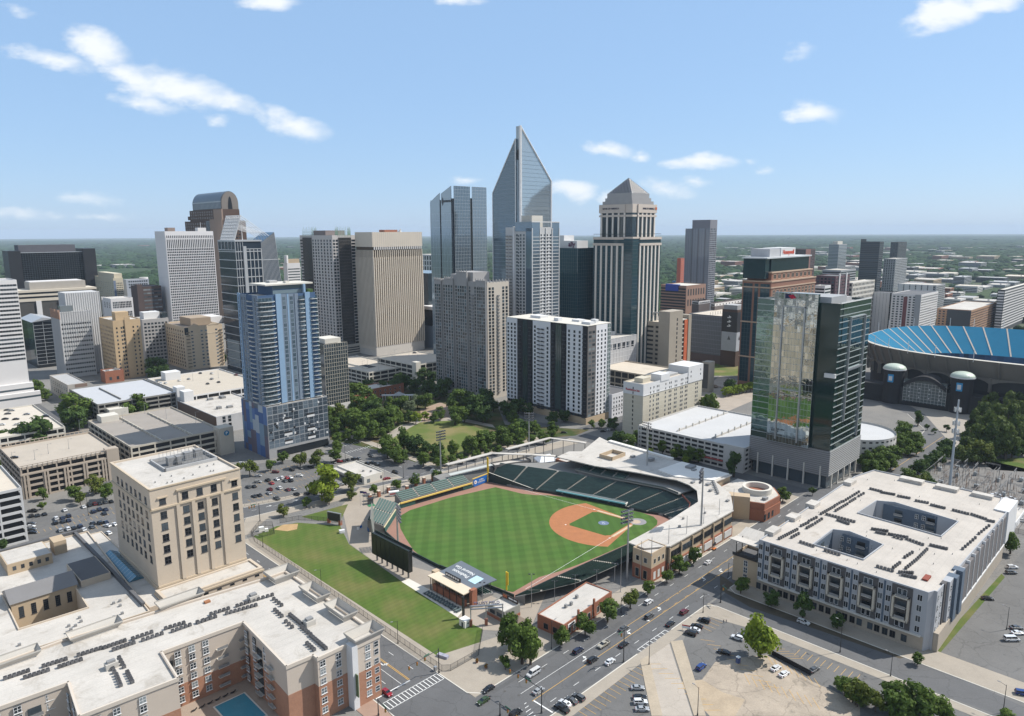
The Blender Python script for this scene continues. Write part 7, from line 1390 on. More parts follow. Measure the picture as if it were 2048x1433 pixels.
g=Bld('office_block','low grey roof blocks behind the gabled cream apartments','building',W(330,880),60,70,44);g.body(mat('soft_grey_wall',(.37,.37,.37)),GREYROOF);g.box('upper_block',WCON,10,14,43,44,44,52);g.box('dark_pitch',DARKROOF,44,4,43,60,30,50);g.wins('R',rng(2,58,8),[36,30,24],winmesh(3,2,GDARK),-.02);g.fin()
g=Bld('row_building','small brick row building with a white roof left of the park','building',W(318,548),40,16,9);g.body(BRICK,WHITEROOF);g.wins('R',rng(2,38,7),[2,5.4],winmesh(1.6,1.8,GDARK,WHITEW),-.02);g.units(4,8.2,UNIT,seed=2,hmax=1.5,big=.06);g.fin()
g=Bld('row_building','second small brick building with roof vents left of the park trees','building',W(362,556),44,20,10);g.body(BRICK,WHITEROOF);g.wins('R',rng(2,42,7),[2,5.6],winmesh(1.6,1.8,GDARK,WHITEW),-.02);g.units(5,9.2,UNIT,seed=6,hmax=1.5,big=.05);g.fin()
g=thing('pergola','white colonnade pavilion among the park trees','pavilion',tuple(G(798,800)),R_(0));b=MB();b.box(-16,-1.5,4,16,1.5,4.8,0,True);b.build('beam',WHITEW,g);MB().add([(-5,-4,4.8),(5,-4,4.8),(5,4,4.8),(-5,4,4.8),(0,0,8)],[(0,1,4),(1,2,4),(2,3,4),(3,0,4)]).build('roof',GREYROOF,g)
for k in range(13):MB().cyl((-15+k*2.5,-1.2,0),(-15+k*2.5,-1.2,4),.3).build('column',WHITEW,g)
g=Bld('park_kiosk','small park kiosk with a bright mossy green roof beside the lawn','kiosk',G(772,858),9,6,4);g.body(DARKM,mat('moss_roof',(.20,.24,.03),var=.2,scale=.6),par=.1);g.wins('R',[3,6],[1],winmesh(1.8,2,GDARK));g.fin()
g=Bld('annex_block','low cream annex with a row of tall panels left of the dark grey garage','building',G(139,806),16,66,17);g.body(mat('annex_cream',(.40,.37,.33),var=.08),GREYROOF);g.wins('L',rng(2,64,8),[3,9.5],winmesh(3.6,4.6,GMID,PALECONC,.2,2,2),-.02);g.box('brown_end',mat('annex_brown',(.20,.14,.11)),6,-.2,0,16.2,.1,16.5);g.fin()
g=Bld('plant_room','small orange brick plant block with rooftop fans beside the tan tower','building',G(212,768),18,16,13);g.body(BRICK,GREYROOF);g.wins('R',[5,12],[3],winmesh(2.4,3.4,GDARK),-.02);g.units(4,12.1,UNIT,seed=12,hmax=2.5,big=.2);g.fin()
ST=thing('football_stadium','big football stadium bowl of bright blue seats with dark arched walls','stadium',tuple(W(803,105)));c0=W(803,105);NS=120
def ring(sa,sb,t):
 a,b=math.cos(t),math.sin(t);p=2.9;x=math.copysign(abs(a)**(2/p),a)*sa;y=math.copysign(abs(b)**(2/p),b)*sb;return U*x+V*y
def rz(t,near,far):return near+(far-near)*(.5+.5*math.cos(t))
def band(name,r0,z0,r1,z1,m,flip=False):
 b=MB()
 for i in range(NS):
  t0,t1=2*math.pi*i/NS,2*math.pi*(i+1)/NS;q=[(*(ring(98+r0,150+r0,t0)).xy,z0(t0)),(*(ring(98+r0,150+r0,t1)).xy,z0(t1)),(*(ring(98+r1,150+r1,t1)).xy,z1(t1)),(*(ring(98+r1,150+r1,t0)).xy,z1(t0))]
  b.add(q,[(3,2,1,0)if flip else(0,1,2,3)])
 return b.build(name,m,ST)
K=lambda v:(lambda t:v)
BS=mat('bright_blue_seats',(.005,.135,.245),rough=.8,spec=.15,var=.08,scale=.1,fine=.04);STC=mat('stadium_concrete',(.15,.138,.12),var=.1,scale=.05);STD=mat('stadium_black',(.02,.02,.024),var=.1)
band('lower_wall',-6,K(0),-6,K(18),STD);band('arcade',-5,K(18),-5,K(29),SLOT);band('upper_wall',-4,K(29),2,lambda t:rz(t,45,51),STC)
for i in range(60):
 t=2*math.pi*(i+.5)/60;a,c=ring(94.4,146.4,t),ring(100.6,152.6,t);z1=rz(t,45,51);n=Vector((-a.y,a.x,0)).normalized()*.45;o_=a.normalized()*1.6;MB().add([(*(a-n).xy,29.5),(*(a+n).xy,29.5),(*(c+n).xy,z1),(*(c-n).xy,z1),(*(a-n+o_).xy,28.5),(*(a+n+o_).xy,28.5),(*(c+n+o_).xy,z1),(*(c-n+o_).xy,z1)],[(7,6,5,4),(4,5,1,0),(0,3,7,4),(5,6,2,1)]).build('rib',STC,ST)
band('rim',2,lambda t:rz(t,45,51),0,lambda t:rz(t,45.6,51.6),PALECONC);band('upper_seats',0,lambda t:rz(t,45.6,51.6),-36,lambda t:rz(t,24,27),BS,False);band('club_band',-36,lambda t:rz(t,24,27),-37,K(17),mat('stadium_ribbon',(.03,.06,.12),isl=.5));band('lower_seats',-37,K(17),-62,K(3),BS)
MB().prism([tuple(ring(36,88,2*math.pi*i/60).xy)for i in range(60)],2.4,3).build('pitch',GRASS,ST)
for i in range(44):
 t=2*math.pi*(i+.5)/44;a=ring(98,150,t);c=ring(62,114,t);d=(c-a);n=Vector((-d.y,d.x,0)).normalized()*.7;za,zb=rz(t,45.8,51.8),rz(t,24.3,27.3)
 MB().add([(*(a-n).xy,za),(*(a+n).xy,za),(*(c+n).xy,zb),(*(c-n).xy,zb)],[(0,1,2,3)if(n.cross(d)).z<0 else(3,2,1,0)]).build('aisle',mat('stadium_aisle',(.36,.33,.29)),ST)
for i in range(40):
 t=2*math.pi*(i+.5)/40;a=ring(95,147,t);d=a.normalized();n=Vector((-d.y,d.x,0));b=MB();b.obox((a.x,a.y,0),d,1.4,.9,18,30);b.build('arcade_pier',STC,ST)
 t2=2*math.pi*(i+1)/40;a2=ring(95,147,t2+2*math.pi*.5/40);e=a2-a;b=MB();k=8
 for j in range(k):
  p,q=a+e*(j/k),a+e*((j+1)/k);hp,hq=24.5+4.5*math.sin(math.pi*j/k)**.6 if 0<j<k else 24.5,24.5+4.5*math.sin(math.pi*(j+1)/k)**.6 if j+1<k else 24.5
  o_=Vector((p.x,p.y,0)).normalized()*1.2;b.add([(p.x+o_.x,p.y+o_.y,hp),(q.x+o_.x,q.y+o_.y,hq),(q.x+o_.x,q.y+o_.y,30),(p.x+o_.x,p.y+o_.y,30)],[(0,1,2,3)])
 b.build('arch',STC,ST)
for i in range(34):
 t=2*math.pi*(i+.25)/34;a=ring(100,152,t);z0=rz(t,45,51);MB().cyl((a.x,a.y,z0-2),(a.x,a.y,z0+9),.25,n=6).build('flagpole',WHITEW,ST)
EG=thing('stadium_gate','black stadium gatehouse with an arched glass wall between two pale domed turrets','gatehouse',tuple(W(690,175)),math.pi/4)
GB=mat('gate_black',(.015,.015,.018),var=.1)
for y in(27,-27):
 MB().cyl((4,y,0),(4,y,31),8.4,n=28).build('turret',GB,EG);n=24;b=MB()
 for k in range(6):
  r0,r1=9.4*math.cos(k*math.pi/12),9.4*math.cos((k+1)*math.pi/12);z0,z1=31.5+4.4*math.sin(k*math.pi/12),31.5+4.4*math.sin((k+1)*math.pi/12)
  for i in range(n):t0,t1=2*math.pi*i/n,2*math.pi*(i+1)/n;b.quad((4+r0*math.cos(t0),y+r0*math.sin(t0),z0),(4+r0*math.cos(t1),y+r0*math.sin(t1),z0),(4+r1*math.cos(t1),y+r1*math.sin(t1),z1),(4+r1*math.cos(t0),y+r1*math.sin(t0),z1))
 b.build('dome',mat('pale_green_dome',(.46,.52,.44),rough=.4,var=.06),EG);MB().cyl((4,y,30.6),(4,y,31.6),9.6,n=28).build('dome_rim',WHITEW,EG);MB().box(-5.6,y-2.2,20,-3,y+2.2,27).build('blue_banner',mat('banner_blue',(.03,.25,.5)),EG);MB().box(-5.8,y-1.4,21.5,-5.5,y+1.4,25.5).build('banner_panel',WHITEW,EG)
b=MB();n=16
for i in range(n):
 y0,y1=-17+34*i/n,-17+34*(i+1)/n;z0,z1=17+8*math.sin(math.pi*i/n),17+8*math.sin(math.pi*(i+1)/n);b.add([(-3,y0,z0),(-3,y1,z1),(-3,y1,z1+3.5),(-3,y0,z0+3.5),(14,y0,z0),(14,y1,z1),(14,y1,z1+3.5),(14,y0,z0+3.5)],[(3,2,1,0),(2,3,7,6)])
b.build('arch',GB,EG);MB().box(-1,-17,4,0,17,24).build('arched_glazing',glass('gate_glass',(.03,.05,.055),(.10,.14,.15),rough=.08),EG);b=MB()
for k in range(13):b.box(-1.2,-17+k*2.83-.08,4,-1,-17+k*2.83+.08,22,0,True)
for k in range(7):b.box(-1.2,-17,5+k*2.7,-1,17,5.15+k*2.7,0,True)
b.build('mullions',WHITEW,EG);MB().box(0,-60,0,14,60,16).build('side_wall',GB,EG)
for y in(-12,-4,4,12):
 for zz in(9,13,17):MB().cyl((-1.6,y,zz),(-1.2,y,zz),.6,n=10).build('globe_lamp',WHITEW,EG)
# ---- the far city, the woods and the haze
BLDS=[(o.location.copy(),75)for o in COL.objects if o.parent is None and o.get('category')in('tower','building','parking garage')]
def far(name,label,c,l,r,D,wm,rm,face,rows,win,extra=None):
 g=sk(name,label,'tower',c,l,r,D=D);z=g.H;g.body(wm,rm);fz=[z-5-i*rows for i in range(int((z-4)/rows))]
 for f in 'RL':
  e=g.L if f=='R' else g.W
  if win=='band':bands(g,f,-.02,.6,e-.6,fz,rows*.5,face)
  else:g.wins(f,rng(1,e-1,max(3,int(e/5))),fz,winmesh(2.6,rows*.55,face),-.02)
 if extra:extra(g)
 g.fin();BLDS.append((g.o.location.copy(),90));return g
DBR=mat('far_brown',(.085,.05,.045),var=.06);FGR=mat('far_grey',(.30,.31,.32),var=.05);FDK=mat('far_dark',(.05,.055,.06),var=.06);FMAR=mat('far_maroon',(.16,.05,.05))
far('office_tower','dark brown tower with a lighter reddish right half far behind the lettered tower',(1612,499),(1585,495),(1631,498),2000,DBR,DARKROOF,GDARK,4,'win',lambda g:(g.box('red_face',mat('far_red',(.24,.11,.09)),0,-.5,0,g.L*.5,.1,g.H)))
far('office_tower','grey glass tower with a small rooftop box far off on the right',(1678,489),(1658,488),(1694,491),2200,FGR,GREYROOF,SKYG,4,'band',lambda g:g.box('roof_plant',PALECONC,6,6,g.H-1,g.L*.7,g.W*.7,g.H+8))
far('office_tower','wide dark blue glass tower with an open frame at its top corner',(1760,484),(1722,480),(1768,484),1900,FDK,DARKROOF,NAVY,4.4,'band',lambda g:g.box('open_frame',DARKM,0,g.W-12,g.H,2,g.W,g.H+6))
far('office_tower','narrow dark glass tower with a paired top beside the wide dark tower',(1797,485),(1782,482),(1814,484),2250,FDK,DARKROOF,GREYG,4,'win')
far('office_block','mid-rise brown and grey block below the two dark glass towers',(1792,518),(1768,514),(1815,517),1950,FGR,CONC,GDARK,4,'win')
far('apartment_tower','wide apartment slab of dark grey with white vertical strips left of its neighbour',(1787,586),(1748,580),(1798,585),1120,FDK,DARKROOF,GDARK,3.4,'win',lambda g:[g.box('white_strip',WCON,-.3,y,0,.1,y+4,g.H)for y in rng(2,g.W-2,5)])
far('apartment_tower','white apartment slab with maroon panels behind the stadium',(1843,590),(1784,583),(1876,591),1090,WCON,DARKROOF,GDARK,3.4,'win',lambda g:(g.box('maroon_panel',FMAR,-.3,g.W*.45,10,.1,g.W*.58,g.H-4),g.box('grey_panel',FGR,-.25,0,0,.1,g.W*.2,g.H)))
far('apartment_block','brown and orange apartment block with a white roof right of the white slab',(1943,621),(1876,606),(1992,612),1180,mat('orange_brick',(.34,.20,.12)),WHITEROOF,GDARK,3.6,'win',lambda g:g.box('dark_face',FDK,-.2,0,0,.1,g.W*.7,g.H-1))
far('apartment_block','white and grey apartment block standing in the trees beyond the white slab',(1873,571),(1797,563),(1891,567),1500,FGR,WHITEROOF,GDARK,3.6,'win',lambda g:[g.box('white_bay',WCON,-.3,y,0,.1,y+8,g.H)for y in rng(0,g.W-4,6)])
far('office_block','long flat grey block with ribbon windows right of the orange lettering',(1682,541),(1645,535),(1712,540),1250,FGR,CONC,GDARK,4,'band')
far('office_block','dark red block with pale stair piers right of the orange-trimmed tower',(1672,553),(1632,550),(1700,549),1000,mat('wine_brick',(.10,.05,.06)),DARKROOF,GDARK,4,'win',lambda g:[g.box('stair_pier',WCON,g.L*q,-1,0,g.L*q+3,.1,g.H+3)for q in(.2,.7)])
far('office_block','white block with horizontal slots beside the orange-trimmed brick tower',(1650,572),(1630,570),(1662,568),860,WCON,CONC,GDARK,3.6,'band')
far('office_block','cream low block with tall windows and a flat white roof behind the mirror tower',(1706,566),(1686,562),(1750,560),1050,PALECONC,WHITEROOF,GDARK,6,'win')
far('parking_garage','low wide garage with a long white lettered roof edge above the stadium',(2010,580),(1996,577),(2080,574),1300,FDK,PALECONC,WCON,4.2,'band')
rs=random.Random(21);placed=[]
WALLS=[('white',WCON),('grey',FGR),('dark',FDK),('brick',BRICK),('tan',TANBR),('cream',PALECONC)]
ROOFS=[('white',WHITEROOF),('white',WHITEROOF),('white',WHITEROOF),('grey',GREYROOF),('tan',TANROOF)]
def lowrise(px,py,i,where):
 P=G(px,py);
 if any((P-q).length<d for q,d in placed)or any((P-q).length<d for q,d in BLDS):return
 a,b=ab(P)
 if 660<a<950 and-80<b<300:return
 D=P.length;sc=min(2.2,max(.8,D/1400));L=rs.uniform(22,60)*sc;Wd=rs.uniform(16,40)*sc;h=rs.choice([5,6,8,10,12,14,17])*min(1.3,sc)
 wn,wm=rs.choice(WALLS);rn,rm=rs.choice(ROOFS)
 grp='%s far low blocks %s'%(wn,where);lab='small %s-walled %s-roofed low block %s'%(wn,rn,where)
 g=Bld('low_block',lab,'building',P,L,Wd,h,group=grp);g.body(wm,rm,par=.5)
 n=max(1,int(h/4))
 for k in range(n):g.box('window_band',GDARK,1,-.06,1.4+k*4,L-1,.1,3.2+k*4);g.box('window_band',GDARK,-.06,1,1.4+k*4,.1,Wd-1,3.2+k*4)
 if rs.random()<.7:g.box('roof_unit',UNIT,L*.3,Wd*.3,h-.5,L*.3+rs.uniform(2,6),Wd*.3+rs.uniform(2,5),h+1.6)
 placed.append((P,(L+Wd)*.55));g.fin()
for i in range(330):
 y=497+(650-497)*rs.random()**1.25;x=rs.uniform(1400 if y<600 else 1720,2090)
 if y>600 and x<1800:continue
 lowrise(x,y,i,'in the far right district')
for i in range(26):lowrise(rs.uniform(1350,1480),rs.uniform(575,610),i,'near the grey tower')
for i in range(30):lowrise(rs.choice([rs.uniform(-40,320),rs.uniform(540,620),rs.uniform(1120,1215)]),486+60*rs.random()**1.5,i,'in the far woods')
for i in range(26):lowrise(rs.uniform(-30,120)+rs.uniform(0,220),rs.uniform(640,760),i,'behind the left towers')
for i,(a,b,L,Wd,h)in enumerate(((-120,260,40,90,14),(-200,420,60,30,30),(-320,300,90,40,12),(-450,470,90,90,20),(-420,350,60,60,34),(-520,420,100,80,15),(-110,520,50,50,26),(-60,300,60,50,18),(-70,400,70,40,22),(-160,330,70,60,15),(-40,470,60,50,25),(-150,440,60,60,12),(-250,380,80,60,18),(-60,230,55,40,16),(-260,480,80,60,14),(-370,420,80,80,12))):
 g=Bld('apartment_block','pale block seen in reflection, off the left edge of the photo','building',W(a,b),L,Wd,h,group='blocks off the left edge');g.body([WCON,TANBR,PALECONC][i%3],WHITEROOF);[g.box('window_band',GDARK,L-.1,2,2+k*3.6,L+.06,Wd-2,3.8+k*3.6)for k in range(int(h/3.6))];g.fin()
import numpy as np
def woods():
 rgn=np.random.default_rng(5);pts=[]
 for r0,r1,s,hz in((1080,1700,13,10),(1700,2600,17,11),(2600,4200,26,12),(4200,7000,42,13),(7000,12000,75,14),(12000,20000,140,15)):
  n=int(1.52*.5*(r1*r1-r0*r0)/(s*s)*.95);r=np.sqrt(rgn.uniform(r0*r0,r1*r1,n));t=rgn.uniform(-.76,.76,n)
  x=r*np.sin(t);y=r*np.cos(t);pts.append(np.stack([x,y,s*rgn.uniform(.42,.78,n),hz*rgn.uniform(.6,1.25,n)],1))
 P=np.concatenate(pts);x,y=P[:,0],P[:,1];r=np.hypot(x,y);az=np.degrees(np.arctan2(x,y));keep=np.ones(len(P),bool)
 a=(x+y)/2**.5;b=(y-x)/2**.5
 keep&=~((a>640)&(a<960)&(b>-110)&(b<320))
 city=np.clip((az-14)/8,0,1)*np.clip((3600-r)/1500,0,1);patch=.5+.5*np.sin(x*.006+1.3)*np.sin(y*.0043+.7)
 keep&=rgn.random(len(P))>city*(.45+.5*patch)
 keep&=~((np.abs(az)<16)&(r<1200))
 far_gap=(r>2500)&(np.sin(x*.0021+2)*np.sin(y*.0013+1)>.86);keep&=~far_gap
 for q,d in placed+[(p,65)for p,_ in BLDS]:keep&=(x-q.x)**2+(y-q.y)**2>(d*.8)**2
 P=P[keep];n=len(P);seg=6
 prof=[(1.0,0.0),(1.06,.42),(.74,.82)];base=[(rr*math.cos(2*math.pi*(i+.5*(k%2))/seg),rr*math.sin(2*math.pi*(i+.5*(k%2))/seg),zz)for k,(rr,zz)in enumerate(prof)for i in range(seg)]+[(0,0,1)]
 base=np.array(base);nv=len(base);fq=[(k*seg+i,k*seg+(i+1)%seg,(k+1)*seg+(i+1)%seg,(k+1)*seg+i)for k in range(2)for i in range(seg)];ft=[(2*seg+i,2*seg+(i+1)%seg,3*seg)for i in range(seg)]
 v=np.repeat(base[None],n,0)*(1+rgn.uniform(-.28,.28,(n,nv,3)));v[:,:,0]=v[:,:,0]*P[:,2:3]+P[:,0:1];v[:,:,1]=v[:,:,1]*P[:,2:3]+P[:,1:2];v[:,:,2]*=P[:,3:4]
 lv=np.array([i for f in fq for i in f]+[i for f in ft for i in f]);ls=np.array([4]*len(fq)+[3]*len(ft));o=(np.arange(n)*nv)[:,None]
 loops=(lv[None]+o).ravel();tot=np.tile(ls,n);st=np.concatenate([[0],np.cumsum(tot)[:-1]])
 me=bpy.data.meshes.new('distant_woods');me.vertices.add(n*nv);me.vertices.foreach_set('co',v.reshape(-1).astype(np.float32));me.loops.add(len(loops));me.loops.foreach_set('vertex_index',loops.astype(np.int32));me.polygons.add(len(tot));me.polygons.foreach_set('loop_start',st.astype(np.int32));me.update(calc_edges=True)
 me.materials.append(mat('distant_leaves',(.024,.048,.017),rough=.9,spec=.1,var=.25,scale=.012,isl=.42));o=link(bpy.data.objects.new('distant_woods',me));o['kind']='stuff';o['label']='wooded country reaching to the horizon'
woods()
hz=MB();hz.box(-32000,-32000,-1,32000,32000,330,0,True);ho=hz.build('haze',bpy.data.materials.new('haze'));ho['kind']='stuff';ho['label']='thin summer haze'
hm=ho.data.materials[0];hm.use_nodes=True;nt=hm.node_tree;nt.nodes.clear();out=nt.nodes.new('ShaderNodeOutputMaterial');pv=nt.nodes.new('ShaderNodeVolumePrincipled');pv.inputs['Density'].default_value=HAZE;pv.inputs['Color'].default_value=(.70,.84,1.0,1);pv.inputs['Anisotropy'].default_value=.0;nt.links.new(pv.outputs[0],out.inputs['Volume'])
# ---- trees
def leafmat(name,c0,c1):
 m=bpy.data.materials.new(name);nt,N,K,B=nodes(m);B.inputs['Roughness'].default_value=.75;B.inputs['Specular IOR Level'].default_value=.25
 ge=N.new('ShaderNodeNewGeometry');oi=N.new('ShaderNodeObjectInfo');a=N.new('ShaderNodeMath');a.operation='MULTIPLY_ADD';a.inputs[1].default_value=.6;K.new(ge.outputs['Random Per Island'],a.inputs[0])
 b=N.new('ShaderNodeMath');b.operation='MULTIPLY';b.inputs[1].default_value=.4;K.new(oi.outputs['Random'],b.inputs[0]);K.new(b.outputs[0],a.inputs[2])
 x=N.new('ShaderNodeMix');x.data_type='RGBA';K.new(a.outputs[0],x.inputs[0]);x.inputs[6].default_value=(*c0,1);x.inputs[7].default_value=(*c1,1);K.new(x.outputs[2],B.inputs['Base Color'])
 tr=N.new('ShaderNodeBsdfTranslucent');K.new(x.outputs[2],tr.inputs[0]);ms=N.new('ShaderNodeMixShader');ms.inputs[0].default_value=.3;K.new(B.outputs[0],ms.inputs[1]);K.new(tr.outputs[0],ms.inputs[2]);K.new(ms.outputs[0],N['Material Output'].inputs[0]);return m
LEAF={'d':leafmat('dark_leaves',(.026,.056,.012),(.080,.135,.028)),'m':leafmat('green_leaves',(.050,.092,.014),(.125,.185,.030)),'y':leafmat('bright_leaves',(.13,.19,.014),(.24,.30,.030)),'p':leafmat('pine_needles',(.042,.076,.016),(.115,.15,.034)),'f':leafmat('flowering_leaves',(.06,.09,.03),(.26,.30,.18)),'o':leafmat('turning_leaves',(.065,.10,.014),(.15,.17,.03))}
BARK=mat('bark',(.075,.055,.04),var=.2,scale=2)
def crown_mesh(seed,kind,lm):
 r=random.Random(seed);b=MB();n={'r':17,'t':18,'p':20,'s':13}[kind]
 for k in range(n):
  while True:
   p=Vector((r.uniform(-1,1),r.uniform(-1,1),r.uniform(-1,1)))
   if.25<p.length<1:break
  z=p.z*.72;w=.70
  if kind=='p':w=.62*(1-.75*max(0,(z+.2)))
  elif kind=='t':w=.60*(1-.35*max(0,z))
  elif z<-.3:w=.8
  c=Vector((p.x*w,p.y*w,z));q=r.uniform(.26,.40)*(1.0 if kind!='p' else.85)
  nl=75
  for i in range(nl):
   d=Vector((r.gauss(0,1),r.gauss(0,1),r.gauss(0,1)+.25)).normalized();o=c+Vector((d.x*q,d.y*q,d.z*q*.8))*r.uniform(.72,1.12);s=r.uniform(.05,.092)
   nrm=(d+Vector((r.uniform(-.7,.7),r.uniform(-.7,.7),r.uniform(-.5,.7)))).normalized();u=nrm.orthogonal().normalized();a=r.uniform(0,6.28);v=nrm.cross(u);u2=u*math.cos(a)+v*math.sin(a);v2=nrm.cross(u2)
   b.add([o-u2*s*1.3,o-v2*s,o+u2*s*1.3,o+v2*s],[(0,1,2,3)])
  m=[]
  for i in range(6):t=2*math.pi*i/6;m.append(c+Vector((math.cos(t)*q*.72,math.sin(t)*q*.72,r.uniform(-.1,.1)*q)))
  m+=[c+Vector((0,0,q*.6)),c-Vector((0,0,q*.6))];b.add(m,[(i,(i+1)%6,6)for i in range(6)]+[((i+1)%6,i,7)for i in range(6)])
 return b.mesh('crown',lm)
def trunk_mesh(seed):
 r=random.Random(seed);b=MB();b.cyl((0,0,0),(.02,.01,.62),.055,.036,n=7)
 for i in range(5):
  t=2*math.pi*i/5+r.uniform(-.4,.4);b.cyl((.015,.008,.45+.04*i),(math.cos(t)*.26,math.sin(t)*.26,.78+.04*i),.026,.010,n=5)
 return b.mesh('trunk',BARK)
CRN={};TRK=[trunk_mesh(i)for i in range(3)];TN=[0]
def tree(x,y,w,kind='r',leaf='m',name='tree',label='',cat='tree',group=None,z0=0.0,hs=1.0):
 P=G(x,y,z0);v=MROT.transposed()@(P-Vector((0,0,H)));r=w/2/F*-v.z
 hs*={'r':1.0,'t':1.35,'p':1.45,'s':.95}[kind];hh=r*2.0*hs;hc=hh*.62+.6;P=G(x,y,z0+hc);P=Vector((P.x,P.y,z0));v=MROT.transposed()@(P-Vector((0,0,H)));r=w/2/F*-v.z;hh=r*2.0*hs;hc=hh*.62+.6
 k=(kind,leaf,TN[0]%3)
 if k not in CRN:CRN[k]=crown_mesh(sum(map(ord,kind+leaf))*7+k[2]*31,kind,LEAF[leaf])
 TN[0]+=1;o=thing(name,label,cat,tuple(P),random.uniform(0,6.28),group)
 c=bpy.data.objects.new('crown',CRN[k]);c.location=(0,0,hc);c.scale=(r*1.3,r*1.3,hh*.62);link(c,o)
 t=bpy.data.objects.new('trunk',TRK[TN[0]%3]);t.scale=(hh*.85,hh*.85,hh*.85);link(t,o);return o
BIG=('grove left of the park lawn','trees round the park colonnade','trees below the grey condominium','trees between lawn and street','pine wood by the stadium')
def grove(ox,oy,s,pts,label,group,name='tree',row=False,kind='r',leaf='m'):
 pts=sorted(pts,key=lambda p:p[0])
 for i,p in enumerate(pts):
  k=p[3]if len(p)>3 else kind;l=p[4]if len(p)>4 else leaf
  tree(ox+p[0]/s,oy+p[1]/s,p[2]/s*(1.13 if group in BIG else 1),k,l,name,(ordn(i)+' '+label)if row else label,'tree',group)
q=4.776
grove(1000,1060,3.843,[(1490,185,112),(1380,252,125),(1285,345,85),(1138,435,95),(1003,520,130,'r','o'),(830,612,150),(655,714,140),(475,800,128)],'round kerbside tree from the left along the ballpark street','kerbside trees by the ballpark','street_tree',True)
grove(1000,1060,3.843,[(70,770,190),(170,850,210),(235,880,180),(215,770,130)],'big leafy tree in the clump beside the wooden hut','trees beside the wooden hut',kind='t')
tree(1000+40/3.843,1060+1012/3.843,98/3.843,'s','m','street_tree','small lone tree on the paved corner beside the white van')
grove(300,780,q,[(1272,1140,105,'s','o'),(1490,1068,85,'s'),(1710,1033,92,'s','o'),(1925,985,95,'s','o')],'small street tree from the left along the pavement behind the sloping lawn','street trees behind the sloping lawn','street_tree',True)
grove(300,780,q,[(830,740,90,'s','o'),(950,740,140,'s','o'),(1150,712,95,'s'),(1265,636,100,'s','m'),(1430,655,128,'r','o'),(1590,640,140,'r','o'),(1770,610,112),(1785,530,90)],'roadside tree from the left between the blue tower and the car park','roadside trees below the blue tower','street_tree',True)
tree(300+1675/q,780+850/q,300/q,'r','y','tree','big bright yellow-green tree at the corner of the car park');tree(300+1920/q,780+860/q,150/q,'r','o','tree','olive tree against the wall of the small white shop')
grove(640,820,q,[(520,755,88,'s'),(735,703,92,'s'),(905,655,100),(1110,618,92),(85,850,90,'s','o')],'small street tree from the left by the brick piers','street trees by the brick piers','street_tree',True)
PARK1=[(615,300,120),(640,360,130),(710,380,160),(800,262,140,'t'),(795,432,90),(895,310,150,'r','d'),(985,350,110,'r','d'),(985,460,110),(1105,375,130,'r','d'),(1150,452,130),(1270,370,100,'t'),(1420,325,145,'r','m'),(1530,285,150),(1610,270,150),(1735,235,150),(1875,200,150),(1940,150,140,'r','d'),(1790,300,90),(1905,310,80),(1690,372,80,'s'),(1490,420,80,'s'),(1600,400,62,'s'),(1360,455,80,'s'),(1255,470,80,'s'),(760,470,70)]
grove(640,820,q,PARK1,'green tree in the belt between the park lawn and the ballpark street','trees between lawn and street')
PARK2=[(160,140,125),(235,80,125,'r','d'),(330,110,150),(425,165,150),(505,185,125),(560,60,120),(695,35,130),(455,60,130),(365,235,100),(255,225,80),(150,265,92),(380,45,110),(90,40,130),(100,130,100),(160,330,70,'s'),(650,130,110),(590,215,80)]
grove(640,820,q,PARK2,'dense green tree in the grove left of the park lawn','grove left of the park lawn')
PARK3=[(330,925,120),(420,940,150),(500,870,140),(580,860,150),(660,950,180),(560,1010,170),(700,1025,180,'r','d'),(860,985,110),(960,975,120),(840,1100,150),(930,1095,120),(1035,1105,90),(1105,1120,90,'s','y'),(1120,960,100,'r','f'),(1050,1015,90,'r','f'),(1195,950,120),(660,800,100,'r','d'),(480,1130,180),(620,1165,170),(370,1070,150,'r','o'),(760,1075,120),(1280,1110,80),(1190,1100,70,'s','y')]
grove(600,600,q,PARK3,'leafy tree round the white colonnade in the park','trees round the park colonnade')
PARK4=[(1140,700,120,'r','d'),(1000,770,130,'r','d'),(900,800,110,'r','d'),(800,820,100,'r','d'),(1090,800,110,'r','d'),(1220,820,130,'r','d'),(1330,830,150,'r','d'),(1490,950,190,'r','m'),(1600,960,160),(1480,1085,150,'s','m'),(1700,985,200,'r','d'),(1750,1060,150,'r','d'),(1780,910,130,'r','d'),(1390,800,120,'r','d'),(1345,1075,90),(1570,1080,120),(1850,1000,90,'r','d'),(1250,720,100,'r','d'),(940,740,90,'r','d')]
grove(600,600,q,PARK4,'dark tree in the shade below the grey condominium tower','trees below the grey condominium')
PARK5=[(860,1330,140,'r','d'),(940,1280,140,'r','d'),(1020,1320,110,'r','d'),(1270,1400,110,'r','d'),(1375,1380,110,'r','d'),(800,1290,100,'r','d'),(890,1400,110)]
grove(840,540,q,PARK5,'dark tree at the foot of the black and white tower','trees below the black and white tower')
grove(960,840,q,[(340,60,130),(385,140,110),(520,60,110),(695,62,100),(605,155,110),(690,130,80),(500,180,90),(1070,35,70,'s'),(1165,30,75,'s'),(1270,20,110,'r','d')],'round tree near the street corner behind the white tent','trees behind the white tent')
grove(1220,860,q,[(75,75,150,'r','d'),(200,105,150),(260,60,110),(405,95,125),(430,60,100),(540,95,150,'r','d'),(505,150,110),(640,200,115),(755,220,130),(850,235,120),(390,200,60,'s','y'),(720,290,70,'s','y'),(600,170,90)],'leafy tree along the street between the long white roof and the garage','trees along the white garage')
